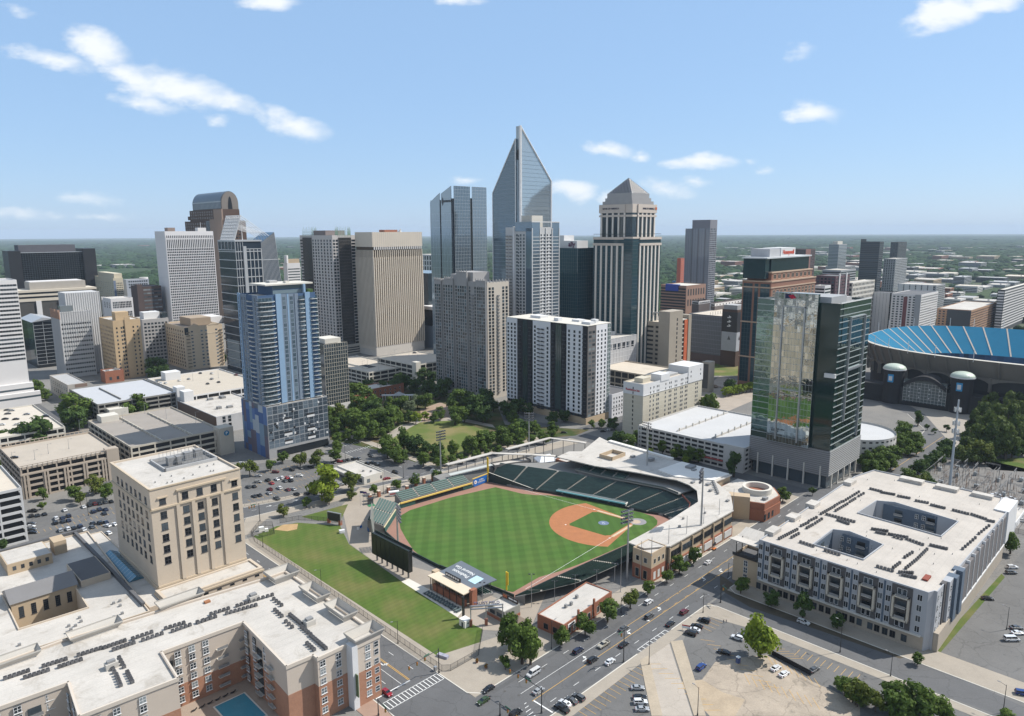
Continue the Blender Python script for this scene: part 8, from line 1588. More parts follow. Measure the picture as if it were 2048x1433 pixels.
tree(1220+1190/q,860+310/q,150/q,'t','d','tree','dark upright tree at the corner of the white garage beside the mirror tower');tree(1220+1655/q,860+605/q,125/q,'r','m','tree','bright round tree beside the brick drum building');tree(1626,982,14,'s','d','shrub','dark round shrub against the louvred base of the mirror tower')
grove(1160,580,q,[(1240,1075,165,'t','m'),(1200,1130,110),(1440,905,130,'r','d')],'tree in the gap between the hotel and the mirror tower','trees behind the hotel');
grove(1160,580,q,[(1390+k*34,968-k*7,80,'s','y')for k in range(8)],'bright hedge shrub in the row behind the white garage','hedge behind the white garage','shrub')
RW1=[(1800,725,130,'p'),(1690,765,150,'p'),(1870,795,160,'p'),(1960,770,150,'p'),(1640,880,180,'p'),(1750,895,200,'p'),(1880,900,200,'p'),(1985,885,150,'p'),(1545,960,150,'p'),(1655,1010,200,'p'),(1800,1020,200,'p'),(1935,1030,180,'p'),(1560,1085,180,'p'),(1700,1110,180,'p'),(1850,1130,180,'p'),(1980,1115,150,'p'),(1475,1205,150),(1575,1240,180,'r','o'),(1700,1220,150),(1425,1270,130),(1460,1120,130,'p'),(1620,1180,160,'r','d'),(1770,1200,140,'r','d'),(1900,1215,140,'r','d'),(2000,1200,130,'r','d'),(2060,820,160,'p'),(2080,950,160,'p'),(1530,1290,130),(1650,1300,110)]
grove(1628,640,q,RW1,'sunlit pine in the wood between the stadium and the substation','pine wood by the stadium','pine_tree',leaf='p')
RW2=[(500,1320,150),(560,1240,165),(640,1290,170),(700,1215,160),(760,1160,150),(860,1100,160),(860,1030,130),(940,1140,150),(1000,1130,120),(905,1205,140),(985,1210,115),(780,1265,160),(640,1350,150),(545,1385,140),(740,1345,130),(830,1170,130),(700,1330,120),(510,1410,110),(600,1430,110)]
grove(1628,640,q,RW2,'bushy green tree in the strip between the mirror tower and the curving street','trees inside the curving street')
grove(1628,640,q,[(1280,1180,112),(1240,1250,120),(1180,1310,130),(1120,1330,120),(1060,1375,122),(1000,1395,130),(1220,1200,90),(1310,1240,90),(1000,930,90,'t','d'),(1085,1020,50,'s'),(1150,1060,50,'s'),(1270,1030,60,'s')],'dark hedge tree along the outer side of the curving street','trees outside the curving street',leaf='d')
grove(1628,880,q,[(900,330,120,'r','m'),(1000,390,170,'r','o'),(1110,430,140,'r','d'),(1060,350,110,'r','d'),(880,400,90)],'tree at the near corner of the fenced substation','trees by the substation');tree(1628+1890/q,880+960/q,145/q,'t','m','tree','green tree standing against the far end of the two-court apartments')
grove(0,800,q,[(340,270,270,'r','d'),(200,330,180,'r','d'),(60,350,160,'r','d'),(440,260,150,'r','m'),(260,220,120,'r','d'),(130,290,120,'r','d')],'dark rounded tree between the left parking garages','trees between the left garages');tree(0+700/q,800+60/q,285/q,'r','m','tree','large full green tree beside the dark grey garage on the left');tree(720/q,800+150/q,220/q,'r','d','tree','lower shaded tree beside the large full tree on the left')
grove(0,800,q,[(905,790,155,'r','o'),(1000,865,140,'r','m'),(710,870,130),(760,932,105,'s','o'),(410,890,105,'s'),(405,1000,72,'s')],'street tree from the left in front of the tan arched garage','trees before the tan garage','street_tree',True)
grove(0,800,q,[(30,600,100,'r','y'),(90,770,110,'r','o'),(20,790,110,'r','o'),(130,690,80,'r','m')],'shrubby tree on the planted roof of the white slotted garage','roof garden trees','small_tree')
for o in[o for o in COL.objects if o.get('group')=='roof garden trees']:pass
tree(5,1088,22,'r','d','tree','dark tree at the left edge below the white slotted garage');tree(75,775,24,'t','m','tree','slim green tree at the foot of the left striped office block');tree(90,788,20,'r','m','tree','small tree beside the passage right of the striped office block');tree(1300/q,800+55/q,220/q,'r','m','tree','tree glimpsed behind the cream garage stair block')
grove(300,560,q,[(60,800,170,'r','d'),(120,870,130,'r','d'),(20,880,120,'r','d'),(690,740,90,'r','d')],'dark tree in the shade between the tan tower and cream apartments','shaded trees among the left towers');grove(300,560,q,[(330,1100,80),(400,1095,80)],'shrub beside the white garage deck','shrubs by the white garage','shrub')
grove(1300,1060,3.843,[(700,415,112),(935,515,112,'r','d'),(1180,570,130,'t','d'),(1445,690,105,'r','d')],'shaded tree from the left before the apartment balconies','trees before the two-court apartments','street_tree',True)
for x,y,w in((850,770,250),(880,820,190),(800,830,150)):pass
tree(1300+855/3.843,1060+800/3.843,262/3.843,'t','y','tree','big sunlit tree standing in the car park at the lower right',hs=.8)
grove(1628,1060,3.843,[(330,1235,170,'r','o'),(240,1180,110),(600,1270,210,'r','m'),(760,1300,230,'r','m'),(900,1320,200),(480,1300,150,'r','o'),(680,1370,180),(1000,1390,130),(840,1400,170),(400,1260,110),(1480,1428,150,'s','m'),(800,985,80,'s')],'tangled overgrown bush along the old slab at the lower right','bushes at the lower right','bush')
grove(1300,1060,3.843,[(1500,1200,120,'s'),(1560,1260,110,'s'),(1440,1160,70,'s'),(1600,1290,110,'s')],'scrubby bush at the edge of the old slab','scrub by the old slab','bush');tree(1300+690/3.843,1060+320/3.843,60/3.843,'s','d','shrub','dark shrub by the tan corner pavilion')
# ---- vehicles
PAINT={}
def paint(name,c,metal=.25):
 m=bpy.data.materials.new(name);nt,N,K,B=nodes(m);B.inputs['Base Color'].default_value=(*c,1);B.inputs['Roughness'].default_value=.28;B.inputs['Metallic'].default_value=metal;B.inputs['Coat Weight'].default_value=.5;B.inputs['Coat Roughness'].default_value=.08;return m
for k,n,c in(('b','black',(.010,.010,.012)),('w','white',(.72,.72,.72)),('g','dark grey',(.09,.095,.10)),('s','silver',(.36,.37,.38)),('n','navy',(.012,.018,.05)),('m','maroon',(.12,.012,.018)),('r','red',(.30,.010,.018)),('l','blue',(.015,.05,.20)),('o','dark green',(.035,.065,.018)),('t','beige',(.42,.38,.30))):PAINT[k]=(n,paint(n.replace(' ','_')+'_car_paint',c))
CGL=mat('car_glass',(.012,.014,.016),rough=.06,spec=.8,var=0);TYRE=mat('tyre',(.018,.018,.018),rough=.9,var=0);RIM=mat('wheel_rim',(.35,.35,.36),rough=.35,metal=.8,var=0);HEADL=mat('headlamp',(.65,.66,.66),rough=.1,var=0);TAILL=mat('tail_lamp',(.32,.01,.01),rough=.25,var=0)
KINDS={'sedan':(4.75,1.84,[(-2.37,.38),(-2.38,.80),(-2.25,.98),(-1.55,1.02),(1.05,1.0),(1.75,.90),(2.30,.72),(2.38,.50),(2.35,.30),(-2.3,.28)],[(-1.75,1.0),(-1.05,1.42),(.25,1.45),(1.15,.98)]),'suv':(4.75,1.92,[(-2.37,.45),(-2.38,1.0),(-2.30,1.12),(1.0,1.12),(1.35,1.08),(2.2,.95),(2.37,.70),(2.35,.38),(-2.3,.36)],[(-2.26,1.1),(-2.02,1.70),(.2,1.74),(1.2,1.08)]),'pickup':(5.7,1.98,[(-2.85,.55),(-2.86,1.12),(-.75,1.14),(-.75,1.16),(1.2,1.16),(1.55,1.12),(2.6,1.05),(2.85,.8),(2.82,.42),(-2.8,.42)],[(-.85,1.14),(-.65,1.80),(.65,1.83),(1.45,1.12)]),'van':(5.6,2.05,[(-2.8,.42),(-2.82,1.2),(-2.8,1.25),(1.8,1.25),(2.2,1.15),(2.75,.95),(2.8,.6),(2.78,.36),(-2.75,.36)],[(-2.76,1.22),(-2.66,2.12),(1.25,2.15),(2.05,1.18)]),}
CM={}
def car_meshes(kind):
 if kind in CM:return CM[kind]
 L,Wd,prof,cab=KINDS[kind];hw=Wd/2;b=MB();n=len(prof)
 secs=[(-hw*.90,.0),(-hw,1.0),(hw,1.0),(hw*.90,.0)]
 rowv=[]
 for y,f in((-hw*.86,.94),(-hw,1.0),(hw,1.0),(hw*.86,.94)):rowv.append([(x*(1 if f==1 else.985),y,z if f==1 else(z+.05 if z>.7 else z))for x,z in prof])
 vs=[p for r_ in rowv for p in r_];fs=[]
 for k in range(3):
  for i in range(n):j=(i+1)%n;fs.append((k*n+i,(k+1)*n+i,(k+1)*n+j,k*n+j))
 fs+=[tuple(range(n-1,-1,-1))[::-1],tuple(range(3*n,4*n))[::-1]]
 b.add(vs,fs,0);(xa,za),(xb,zb),(xc,zc),(xd,zd)=cab;tw=hw*.76
 roof=[(xb-.08,-tw,zb),(xc+.02,-tw,zc),(xc+.02,tw,zc),(xb-.08,tw,zb)]
 b.add([(x,y,z+.02)for x,y,z in roof]+[(x,y,z-.06)for x,y,z in roof],[(0,1,2,3),(0,4,5,1),(1,5,6,2),(2,6,7,3),(3,7,4,0)],0)
 for x0,z0,x1,z1 in((xa,za,xb,zb),(xd,zd,xc,zc)):
  for s in(-1,1):b.cyl((x0,s*hw*.88,z0),(x1,s*tw,z1),.05,n=5)
 xm=(xb+xc)/2
 for s in(-1,1):b.cyl((xm,s*hw*.92,za),(xm,s*tw*1.0,zb),.045,n=5)
 if kind=='pickup':b.box(-2.7,-hw*.8,1.0,-.95,hw*.8,1.13,1)
 body=b.mesh('body',[PAINT['w'][1],TYRE]);g=MB()
 bt=[(xa,-hw*.9,za-.02),(xd,-hw*.9,zd-.02),(xd,hw*.9,zd-.02),(xa,hw*.9,za-.02)];tp=[(xb,-tw*.99,zb-.02),(xc,-tw*.99,zc-.02),(xc,tw*.99,zc-.02),(xb,tw*.99,zb-.02)]
 g.add(bt+tp,[(0,1,5,4),(1,2,6,5),(2,3,7,6),(3,0,4,7),(4,5,6,7)]);glas=g.mesh('windows',CGL)
 w=MB();rr_=.34 if kind in('sedan',)else.38;w.cyl((0,-.12,0),(0,.12,0),rr_,n=14,m=0);w.cyl((0,-.13,0),(0,.13,0),rr_*.62,n=12,m=1);wh=w.mesh('wheel',[TYRE,RIM])
 hl=MB().box(-.08,-.22,-.08,.06,.22,.08,bottom=True).mesh('headlight',HEADL);tl=MB().box(-.05,-.2,-.1,.05,.2,.1,bottom=True).mesh('tail_light',TAILL)
 wx=L*.295;far=MB()
 CM[kind]=(body,glas,wh,hl,tl,wx,hw,rr_,L,prof)
 for me,ofs in((body,[(0,0,0)]),(glas,[(0,0,0)]),(wh,[(sx*wx,sy*(hw-.12),rr_)for sx in(-1,1)for sy in(-1,1)])):
  for o in ofs:far.add([tuple(v.co+Vector(o))for v in me.vertices],[tuple(p.vertices)for p in me.polygons],0 if me is body else 1 if me is glas else 2)
 far.box(L/2-.12,-hw*.8,.6,L/2-.01,hw*.8,.74,3);CM[kind+'_far']=far.mesh('car',[PAINT['w'][1],CGL,TYRE,HEADL]);return CM[kind]
KN={'sedan':'saloon car','suv':'sport utility car','pickup':'pickup truck','van':'passenger van'};LABN={}
def car(x,y,col,kind,heading,where,group,z=.06,near=True,label=None,ordered=True):
 m=car_meshes(kind);p=G(x,y,z+.7);cn,cm_=PAINT[col];nm={'sedan':'saloon_car','suv':'utility_car','pickup':'pickup_truck','van':'passenger_van'}[kind]
 base='%s %s %s'%(cn,KN[kind],where);LABN[base]=LABN.get(base,0)+1;lab=label or base
 cat={'van':'van','pickup':'truck'}.get(kind,'car')
 if not near:
  o=bpy.data.objects.new(nm,CM[kind+'_far']);o.location=(p.x,p.y,z);o.rotation_euler=(0,0,R_(heading));link(o);o.material_slots[0].link='OBJECT';o.material_slots[0].material=cm_;return tag(o,lab,cat,group)
 o=thing(nm,lab,cat,(p.x,p.y,z),R_(heading),group);body,glas,wh,hl,tl,wx,hw,rr_,L,prof=m
 b=bpy.data.objects.new('body',body);link(b,o);b.material_slots[0].link='OBJECT';b.material_slots[0].material=cm_;link(bpy.data.objects.new('windows',glas),o)
 for sx in(-1,1):
  for sy in(-1,1):c=bpy.data.objects.new('wheel',wh);c.location=(sx*wx,sy*(hw-.1),rr_);link(c,o)
 for sy in(-1,1):
  zt=.68 if kind=='sedan' else.84;c=bpy.data.objects.new('headlight',hl);c.location=(L/2-.06,sy*hw*.68,zt);link(c,o);c=bpy.data.objects.new('tail_light',tl);c.location=(-L/2+.02,sy*hw*.72,zt+.12);link(c,o)
 return o
K_={'d':'sedan','u':'suv','p':'pickup','v':'van'}
def cars(ox,oy,s,lst,heading,where,group,near=True,z=.06):
 """entries: x, y, colour + kind letters, optional heading; look-alikes are told apart by counting along the row"""
 cnt={}
 for e in lst:cnt[e[2]]=cnt.get(e[2],0)+1
 seen={}
 for e in sorted(lst,key=lambda e:e[0]):
  k=e[2];seen[k]=seen.get(k,0)+1;cn=PAINT[k[0]][0];kn=KN[K_[k[1]]]
  lab=('%s %s %s'%(cn,kn,where))if cnt[k]==1 else '%s %s %s from the left %s'%(ordn(seen[k]-1),cn,kn,where)
  lab=' '.join(lab.split()[:16]);car(ox+e[0]/s,oy+e[1]/s,k[0],K_[k[1]],e[3]if len(e)>3 else heading,where,group,z,near,lab)
cars(1000,1060,3.843,[(258,1100,'wv',225),(120,1408,'bu'),(600,928,'nu'),(712,998,'bu'),(845,1010,'wd'),(950,757,'gd'),(950,880,'bd'),(1147,662,'gu'),(1142,553,'wu'),(1415,630,'mu'),(1308,720,'bd'),(1600,247,'wd'),(295,1235,'sd'),(797,880,'tp',225)],45,'driving on the street past the ballpark','traffic on the ballpark street')
cars(700,1020,3.469,[(255,1265,'rd',-45),(925,1322,'od',225),(960,1240,'bd',225)],45,'near the bottom road junction','cars at the junction')
cars(1000,1060,3.843,[(475,1372,'bp'),(500,1330,'wd'),(550,1308,'gd'),(605,1285,'gu'),(1057,1212,'sd',0),(1075,1285,'bd',0),(1080,1322,'wu',0),(1092,1375,'sd',0)],135,'parked in the front lot by the pavement','cars in the front lot')
cars(1300,1060,3.843,[(415,695,'bu',150),(360,738,'bd',150),(340,765,'wd',150),(310,795,'bu',150),(672,828,'wu',145),(715,812,'gd',145),(567,937,'bd',150),(393,1052,'lu',45),(968,1060,'wd',35),(1030,1105,'wd',35),(1260,1072,'gd',35)],150,'parked round the big lot tree','cars in the right hand lot')
cars(1300,1060,3.843,[(1180,708,'wu')],-45,'parked along the kerb below the apartment balconies','cars on the apartment street')
cars(1628,1060,3.843,[(1525,285,'wu',0),(1515,327,'gu',0),(1335,525,'bd',-10),(1555,750,'gd',0),(1565,790,'wd',0),(1520,840,'wv',0),(1608,1255,'lu',-20)],0,'parked along the far side of the apartments','cars beside the apartments')
cars(1628,880,4.776,[(1740,525,'wp',-20),(1880,560,'wp',-20),(1890,860,'wv',60),(1915,810,'gu',60),(1985,770,'wu',0)],-20,'standing at the substation edge','cars by the substation',False)
cars(0,800,4.776,[(300,1105,'bu'),(358,1100,'bd'),(425,1088,'bd'),(618,1050,'wd'),(798,1018,'wd'),(852,1005,'bd'),(903,993,'mu'),(950,988,'bd'),(1005,975,'gu'),(1060,968,'bd'),(893,1065,'nu'),(950,1045,'nu'),(1008,1045,'nd'),(995,1083,'bd'),(535,1130,'wu'),(595,1125,'nd'),(655,1105,'nu'),(530,1172,'bu'),(600,1160,'bd'),(655,1148,'nd'),(575,1245,'su'),(648,1230,'wu'),(703,1220,'bd'),(765,1205,'nu'),(800,1235,'wd'),(888,1175,'bd'),(955,1172,'bu'),(1012,1165,'nd'),(880,1210,'gd'),(1022,1200,'wd',160),(1090,1185,'wd',150),(955,1285,'bd',150),(1030,1272,'wu',150),(295,1180,'gd',10),(290,1207,'wd',10),(300,1235,'gd',10),(310,1265,'bd',10),(315,1060,'bp',0)],135,'in the lot behind the civic hall','cars behind the civic hall',False)
cars(0,800,4.776,[(740,908,'wu')],35,'on the road before the tan arched garage','cars on the left street',False)
cars(300,780,4.776,[(1030,820,'sd',0),(1030,878,'su',0),(1200,785,'mu',0),(1125,862,'bu'),(1160,890,'rd'),(1210,852,'wd'),(1255,838,'wu'),(1300,838,'rd'),(1338,833,'wd'),(1288,868,'gd'),(1342,865,'bu'),(1425,820,'wu',0),(1355,762,'bu'),(1440,745,'gd'),(1525,735,'bd'),(1562,728,'su'),(1605,715,'ld'),(1680,708,'bd'),(1755,690,'gd'),(1800,685,'rp',0),(940,925,'gu'),(992,920,'bd'),(1145,950,'mu'),(1135,985,'sd'),(1235,935,'wu'),(1315,952,'md'),(1370,945,'sd'),(995,1013,'bd'),(1045,1003,'bd'),(1210,1035,'gp'),(1400,995,'bu'),(1820,905,'su',30),(1500,990,'bu'),(1560,985,'bd')],135,'in the lot below the blue tower','cars below the blue tower',False)
cars(300,780,4.776,[(845,715,'wd',0),(880,703,'wu',0)],0,'at the alley mouth beside the cream garage','cars at the alley',False)
cars(640,820,4.776,[(265,475,'bd'),(320,468,'bu'),(368,462,'gd'),(175,490,'ru',0),(220,485,'bd'),(450,510,'bu'),(500,500,'bd'),(545,520,'gu'),(720,595,'bu',-30),(640,655,'rd',30),(490,440,'gd'),(480,425,'bd'),(70,415,'sd',0),(55,520,'bd')],135,'around the small white shop','cars by the small shop',False)
cars(960,840,4.776,[(800,120,'bd',0),(1175,108,'bd',20),(1240,92,'wd',20),(1270,92,'gd',20)],20,'at the crossing beyond the white tent','cars beyond the tent',False)
cars(300,560,4.776,[(480,890,'bd'),(590,893,'wu'),(590,945,'su'),(655,975,'bd'),(550,990,'bd'),(720,862,'bd'),(820,907,'mu'),(575,848,'bu'),(100,985,'wd'),(150,985,'wd'),(280,960,'wd'),(370,945,'sd'),(60,970,'gd')],135,'on the tan deck of the white garage','cars on the white garage',False,16.5)
cars(0,800,4.776,[(50,180,'bd'),(152,182,'bd'),(15,235,'wd'),(75,130,'gd'),(255,135,'sd'),(165,232,'wd'),(440,155,'bu'),(110,100,'sd'),(70,95,'gd')],20,'on the cream deck at the left','cars on the left deck',False,12.5)
cars(600,600,4.776,[(1095,505,'nd',0)],0,'alone on the deck by the ribbed tower','cars on the cream garage',False,19)
cars(0,800,4.776,[(135,548,'bd')],20,'on the tan arched garage roof','cars on the tan garage',False,18.5)
def simple(name,lab,cat,px,parts,rot=0.0,z=0.0,group=None):
 o=thing(name,lab,cat,tuple(G(px[0],px[1],z)),rot,group)
 for nm,c,m in parts:MB().box(*c,bottom=True).build(nm,m,o)
 return o
simple('portable_toilet','blue portable toilet with a white roof beside the big lot tree','toilet',(1476,1326),[('cabin',(-.6,-.6,0,.6,.6,2.2),mat('toilet_blue',(.05,.07,.16))),('roof',(-.65,-.65,2.2,.65,.65,2.45),WHITEP),('door',(-.62,-.35,.1,-.58,.35,2.0),mat('toilet_door',(.08,.10,.20)))],.6)
o=simple('trailer_sign','orange road sign trailer standing on the pavement by the shutters','road sign',(1428,1100),[('chassis',(-1.2,-.7,.5,1.2,.7,.9),mat('safety_orange',(.55,.16,.03))),('mast',(-.15,-.15,.9,.15,.15,2.4),METAL),('board',(-1.5,-.12,2.2,1.5,.12,3.6),BLACKM),('wheel',(-.4,-.85,.1,.4,-.7,.75),TYRE),('wheel',(-.4,.7,.1,.4,.85,.75),TYRE)],R_(45))
o=thing('black_fence','low black screen fence running across the right hand lot','fence',tuple(G(1543,1310)));e=G(1622,1352)-G(1543,1310);MB().obox(e/2,e,e.length/2,.06,.1,1.9).build('panel',mat('black_cloth',(.01,.01,.011)),o)
for k in range(8):p=e*(k/7);MB().cyl((p.x,p.y,0),(p.x,p.y,2),.05,n=6).build('post',METAL,o)
BNR=simple('lot_sign','small white and red car park sign board beside the parked black cars','sign',(1372,1262),[('board',(-.08,-1.6,1.0,.08,1.6,2.4),WHITEP),('red_band',(-.1,-1.6,2.0,.1,1.6,2.4),mat('sign_red',(.45,.03,.03))),('post',(-.06,-1.4,0,.06,-1.3,1.0),METAL),('post',(-.06,1.3,0,.06,1.4,1.0),METAL)],1.2)
# ---- street furniture and small things
def street_lamp(b,t,lab,group,arm=0.0,z0=0.0,mt=None):
 p=G(b[0],b[1],z0);h=max(4,hat(p,t)-z0);o=thing('street_lamp',lab,'street lamp',tuple(p),arm,group);m=mt or BLACKM
 MB().cyl((0,0,0),(0,0,h),.14,.08,n=8).build('pole',m,o);MB().cyl((0,0,0),(0,0,.9),.26,.2,n=8).build('base',m,o);MB().cyl((0,0,h-.4),(2.0,0,h+.1),.06,.05,n=6).build('arm',m,o);MB().box(1.7,-.18,h,2.6,.18,h+.14,bottom=True).build('lamp_head',mat('lamp_head_grey',(.22,.22,.23)),o);return o
RS_=[((1103,1299),1243),((1242,1226),1195),((1298,1330),1279),((1406,1226),1187),((1456,1156),1126)]
for i,(b,t)in enumerate(RS_):street_lamp(b,t,'%s dark street lamp from the left along the ballpark street'%ordn(i),'street lamps on the ballpark street',-.8 if i>1 else.8)
for i,(b,t)in enumerate((((526,1095),1070),((643,1180),1139),((796,1288),1242))):street_lamp(b,t,'%s dark street lamp from the left beside the sloping lawn fence'%ordn(i),'street lamps by the lawn fence',3.6)
for i,(b,t)in enumerate((((1395,1432),1375),((1680,1305),1242),((1781,1353),1307),((2006,1426),1370),((2013,1260),1215))):street_lamp(b,t,'%s slim street lamp from the left in the lots at the lower right'%ordn(i),'street lamps at the lower right',2.2)
for i,(b,t)in enumerate((((177,1032),990),((691,925),881),((755,903),881),((767,988),943),((807,957),929),((663,940),905))):street_lamp(b,t,'%s street lamp from the left around the shop and car parks'%ordn(i),'street lamps around the shop',1.0)
for i,(x,y)in enumerate(((160,862),(246,846),(333,838),(290,828),(392,846),(432,880))):street_lamp((x,y),y-22,'%s thin lamp post from the left on the cream garage decks'%ordn(i),'lamp posts on the cream garage',0,16.4,METAL)
for i,(x,y)in enumerate(((25,925),(70,920),(97,908),(138,898))):street_lamp((x,y),y-20,'%s thin lamp post from the left on the tan garage deck'%ordn(i),'lamp posts on the tan garage',0,18.4,METAL)
for i,(x,y)in enumerate(((386,762),(437,757))):street_lamp((x,y),y-22,'%s lamp post on the white garage deck with cars'%('left','right')[i],'lamp posts on the white garage',0,16.4,METAL)
for i,(x,y)in enumerate(((790,715),(818,712),(836,722),(725,738),(735,732),(757,740))):street_lamp((x,y),y-16,'tall thin lamp post on the cream decks below the ribbed tower','lamp posts below the ribbed tower',0,18.9 if x>780 else 13,METAL)
def signal(b,t,armpx,lab,n=3):
 p=G(*b);h=hat(p,t);ah=h-.6;o=thing('traffic_signal',lab,'traffic light',tuple(p),0,'traffic signals');e=G(armpx[0],armpx[1],ah)-p
 MB().cyl((0,0,0),(0,0,h),.2,.14,n=8).build('pole',BLACKM,o);MB().cyl((0,0,0),(0,0,.8),.34,.28,n=8).build('base',BLACKM,o);MB().cyl((0,0,ah),(e.x,e.y,ah+.3),.12,.07,n=7).build('arm',BLACKM,o)
 for k in range(n):
  f=.45+.5*k/max(1,n-1);c=Vector((e.x*f,e.y*f,ah));s=MB().box(-.22,-.22,-1.25,.22,.22,.05,bottom=True).build('signal_head',mat('signal_yellow',(.30,.15,.03)),o);s.location=c;s.rotation_euler=(0,0,math.pi/4)
  for j,cc in enumerate(((.4,.02,.01),(.3,.15,.01),(.01,.12,.04))):l=MB().cyl((0,-.28,-.2-j*.4),(0,-.2,-.2-j*.4),.14,n=8).build('lens',mat('lens_%d'%j,cc),s)
 d=Vector((e.x,e.y,0)).normalized();sg=MB().box(0,-.04,-.05,2.6,.04,.45,bottom=True).build('street_sign',mat('street_sign_green',(.05,.14,.09)),o);sg.location=(e.x*.3,e.y*.3,ah+.35);sg.rotation_euler=(0,0,math.atan2(e.y,e.x));return o
signal((1083,1427),1375,(1017,1338),'traffic signal mast reaching over the road at the bottom centre');signal((878,1347),1297,(815,1336),'traffic signal mast at the tip of the sloping lawn');signal((520,1043),1007,(497,1014),'traffic signal mast at the junction behind the courthouse');signal((1247,1325),1260,(1236,1273),'tall signal pole on the kerb beside the driveway',1);signal((757,1432),1397,(790,1440),'dark signal pole on the brick corner paving below the apartments',1);signal((1441,1206),1170,(1452,1180),'signal pole at the side street corner',1);signal((1000,1432),1405,(1035,1433),'traffic signal arm crossing the bottom edge of the road',2)
mm=bpy.data.materials.new('chain_link');nt,N,K,B=nodes(mm);B.inputs['Base Color'].default_value=(.02,.02,.02,1);tr=N.new('ShaderNodeBsdfTransparent');ms=N.new('ShaderNodeMixShader');ms.inputs[0].default_value=.28;K.new(tr.outputs[0],ms.inputs[1]);K.new(B.outputs[0],ms.inputs[2]);K.new(ms.outputs[0],N['Material Output'].inputs[0])
def fence(name,lab,pts,h,step=3.2,m=BLACKM,mesh=True):
 o=thing(name,lab,'fence',tuple(pts[0]));P=[p-pts[0]for p in pts];rl=MB();ms_=MB();pm=MB().cyl((0,0,0),(0,0,h+.08),.06,n=6).mesh('post',m)
 for p,q in zip(P,P[1:]):
  c=(p+q)/2;L=(q-p).length
  for z in(.15,h-.05):rl.obox(c,q-p,L/2,.035,z,z+.07)
  ms_.quad((p.x,p.y,.1),(q.x,q.y,.1),(q.x,q.y,h),(p.x,p.y,h))
  for k in range(max(1,int(L/step))):c2=bpy.data.objects.new('post',pm);c2.location=p+(q-p)*(k/max(1,int(L/step)));link(c2,o)
 rl.build('rail',m,o)
 if mesh:ms_.build('mesh_panel',mm,o)
 return o
fence('chain_link_fence','black chain-link fence along the street side of the sloping lawn',[W(150,342),W(147.6,334),W(146.6,243),W(145.2,181.5),W(147.5,179.4),W(161,179.4),W(174,191)],2.6)
fence('chain_link_fence','black chain-link fence across the top of the sloping lawn',[G(560,1047),G(597,1040),G(636,1042),G(681,1046)],2.4);fence('chain_link_fence','chain-link fence round the white utility cabinets at the lawn corner',[G(502,1072),G(517,1052),G(545,1052),G(549,1068),G(520,1076),G(502,1072)],2.4)
fence('iron_fence','dark railing between brick piers along the ballpark street',[G(735,1004),G(758,994),G(777,986),G(814,980),G(848,967),G(880,962)],1.9,2.0,mesh=False);fence('iron_fence','railing along the lot edge behind the courthouse street',[G(489,1013),G(560,1000),G(604,989),G(663,972)],1.2,3.0,mesh=False)
simple('utility_cabinet','larger white utility cabinet inside the small fenced corner of the lawn','cabinet',(523,1062),[('cabinet',(-1.2,-.8,0,1.2,.8,2.2),WHITEP),('plinth',(-1.4,-1,0,1.4,1,.2),PALECONC)],.5);simple('utility_cabinet','smaller white utility cabinet beside the larger one in the fenced corner','cabinet',(533,1063),[('cabinet',(-.8,-.6,0,.8,.6,1.5),WHITEP),('plinth',(-1,-.8,0,1,.8,.15),PALECONC)],.5)
simple('signal_cabinet','grey traffic control cabinet at the foot of the lawn signal mast','cabinet',(871,1342),[('cabinet',(-.5,-.5,0,.5,.5,1.7),METAL),('plinth',(-.6,-.6,0,.6,.6,.15),PALECONC)],.8)
simple('covered_tarp','crumpled white covered object at the edge of the lawn beside the walk','tarp',(684,1066),[('cover',(-1.4,-1,0,1.4,1,1.6),mat('white_tarp',(.6,.6,.62),bump=.5)),('fold',(-1.0,-1.3,0,1.2,-.9,.9),MC['white_tarp']if 'white_tarp' in MC else WHITEP)],.4)
simple('wrapped_boat','grey wrapped bundle lying on the grass at the tip of the lawn','bundle',(886,1315),[('bundle',(-2.2,-.8,0,2.2,.8,1.1),mat('grey_wrap',(.30,.30,.36),bump=.5)),('strap',(-.2,-.85,0,.2,.85,1.15),METAL)],-.5)
for i,(x,y)in enumerate(((954,1326),(972,1337),(1003,1321))):
 o=thing('planter','%s orange-brown flower planter from the left on the paved corner'%ordn(i),'planter',tuple(G(x,y)),0,'planters on the paved corner');MB().cyl((0,0,0),(0,0,.8),.4,.6,n=12).build('pot',mat('terracotta_pot',(.22,.09,.05)),o);c=bpy.data.objects.new('foliage',crown_mesh(90+i,'s',leafmat('amber_leaves_%d'%i,(.22,.10,.02),(.34,.20,.03))));c.location=(0,0,1.2);c.scale=(.85,.85,.75);link(c,o)
simple('brick_gatepost','tall dark pylon sign post beside the ballpark gateway','sign',(927,1237),[('shaft',(-.4,-.4,0,.4,.4,9.5),BLACKM),('base',(-.6,-.6,0,.6,.6,.6),DARKM)],.78)
PARASOL=None
for i,(x,y)in enumerate(((716,1060),(722,1056))):simple('pop_up_sign',('white','blue')[i]+' folding sign on the concourse behind the grey screen','sign',(x,y),[('board',(-.6,-.1,.1,.6,.1,1.3),WHITEP if i==0 else MC['blue_sign_panel']),('foot',(-.6,-.4,0,.6,.4,.1),METAL)],.6*i)
b=Bld('video_board','narrow white framed video board standing on brick piers by the small lawn','sign',G(681,1052),2.0,9,6.5,rot=math.pi/4+.35);b.box('frame',METAL,.3,0,1.6,1.2,9,6.6);b.box('screen',BLACKM,.15,.4,2.0,.3,8.6,6.2);b.box('brick_pier',BRICK,0,0,0,1.6,1.4,2.6);b.box('brick_pier',BRICK,0,7.6,0,1.6,9,2.6);b.fin()
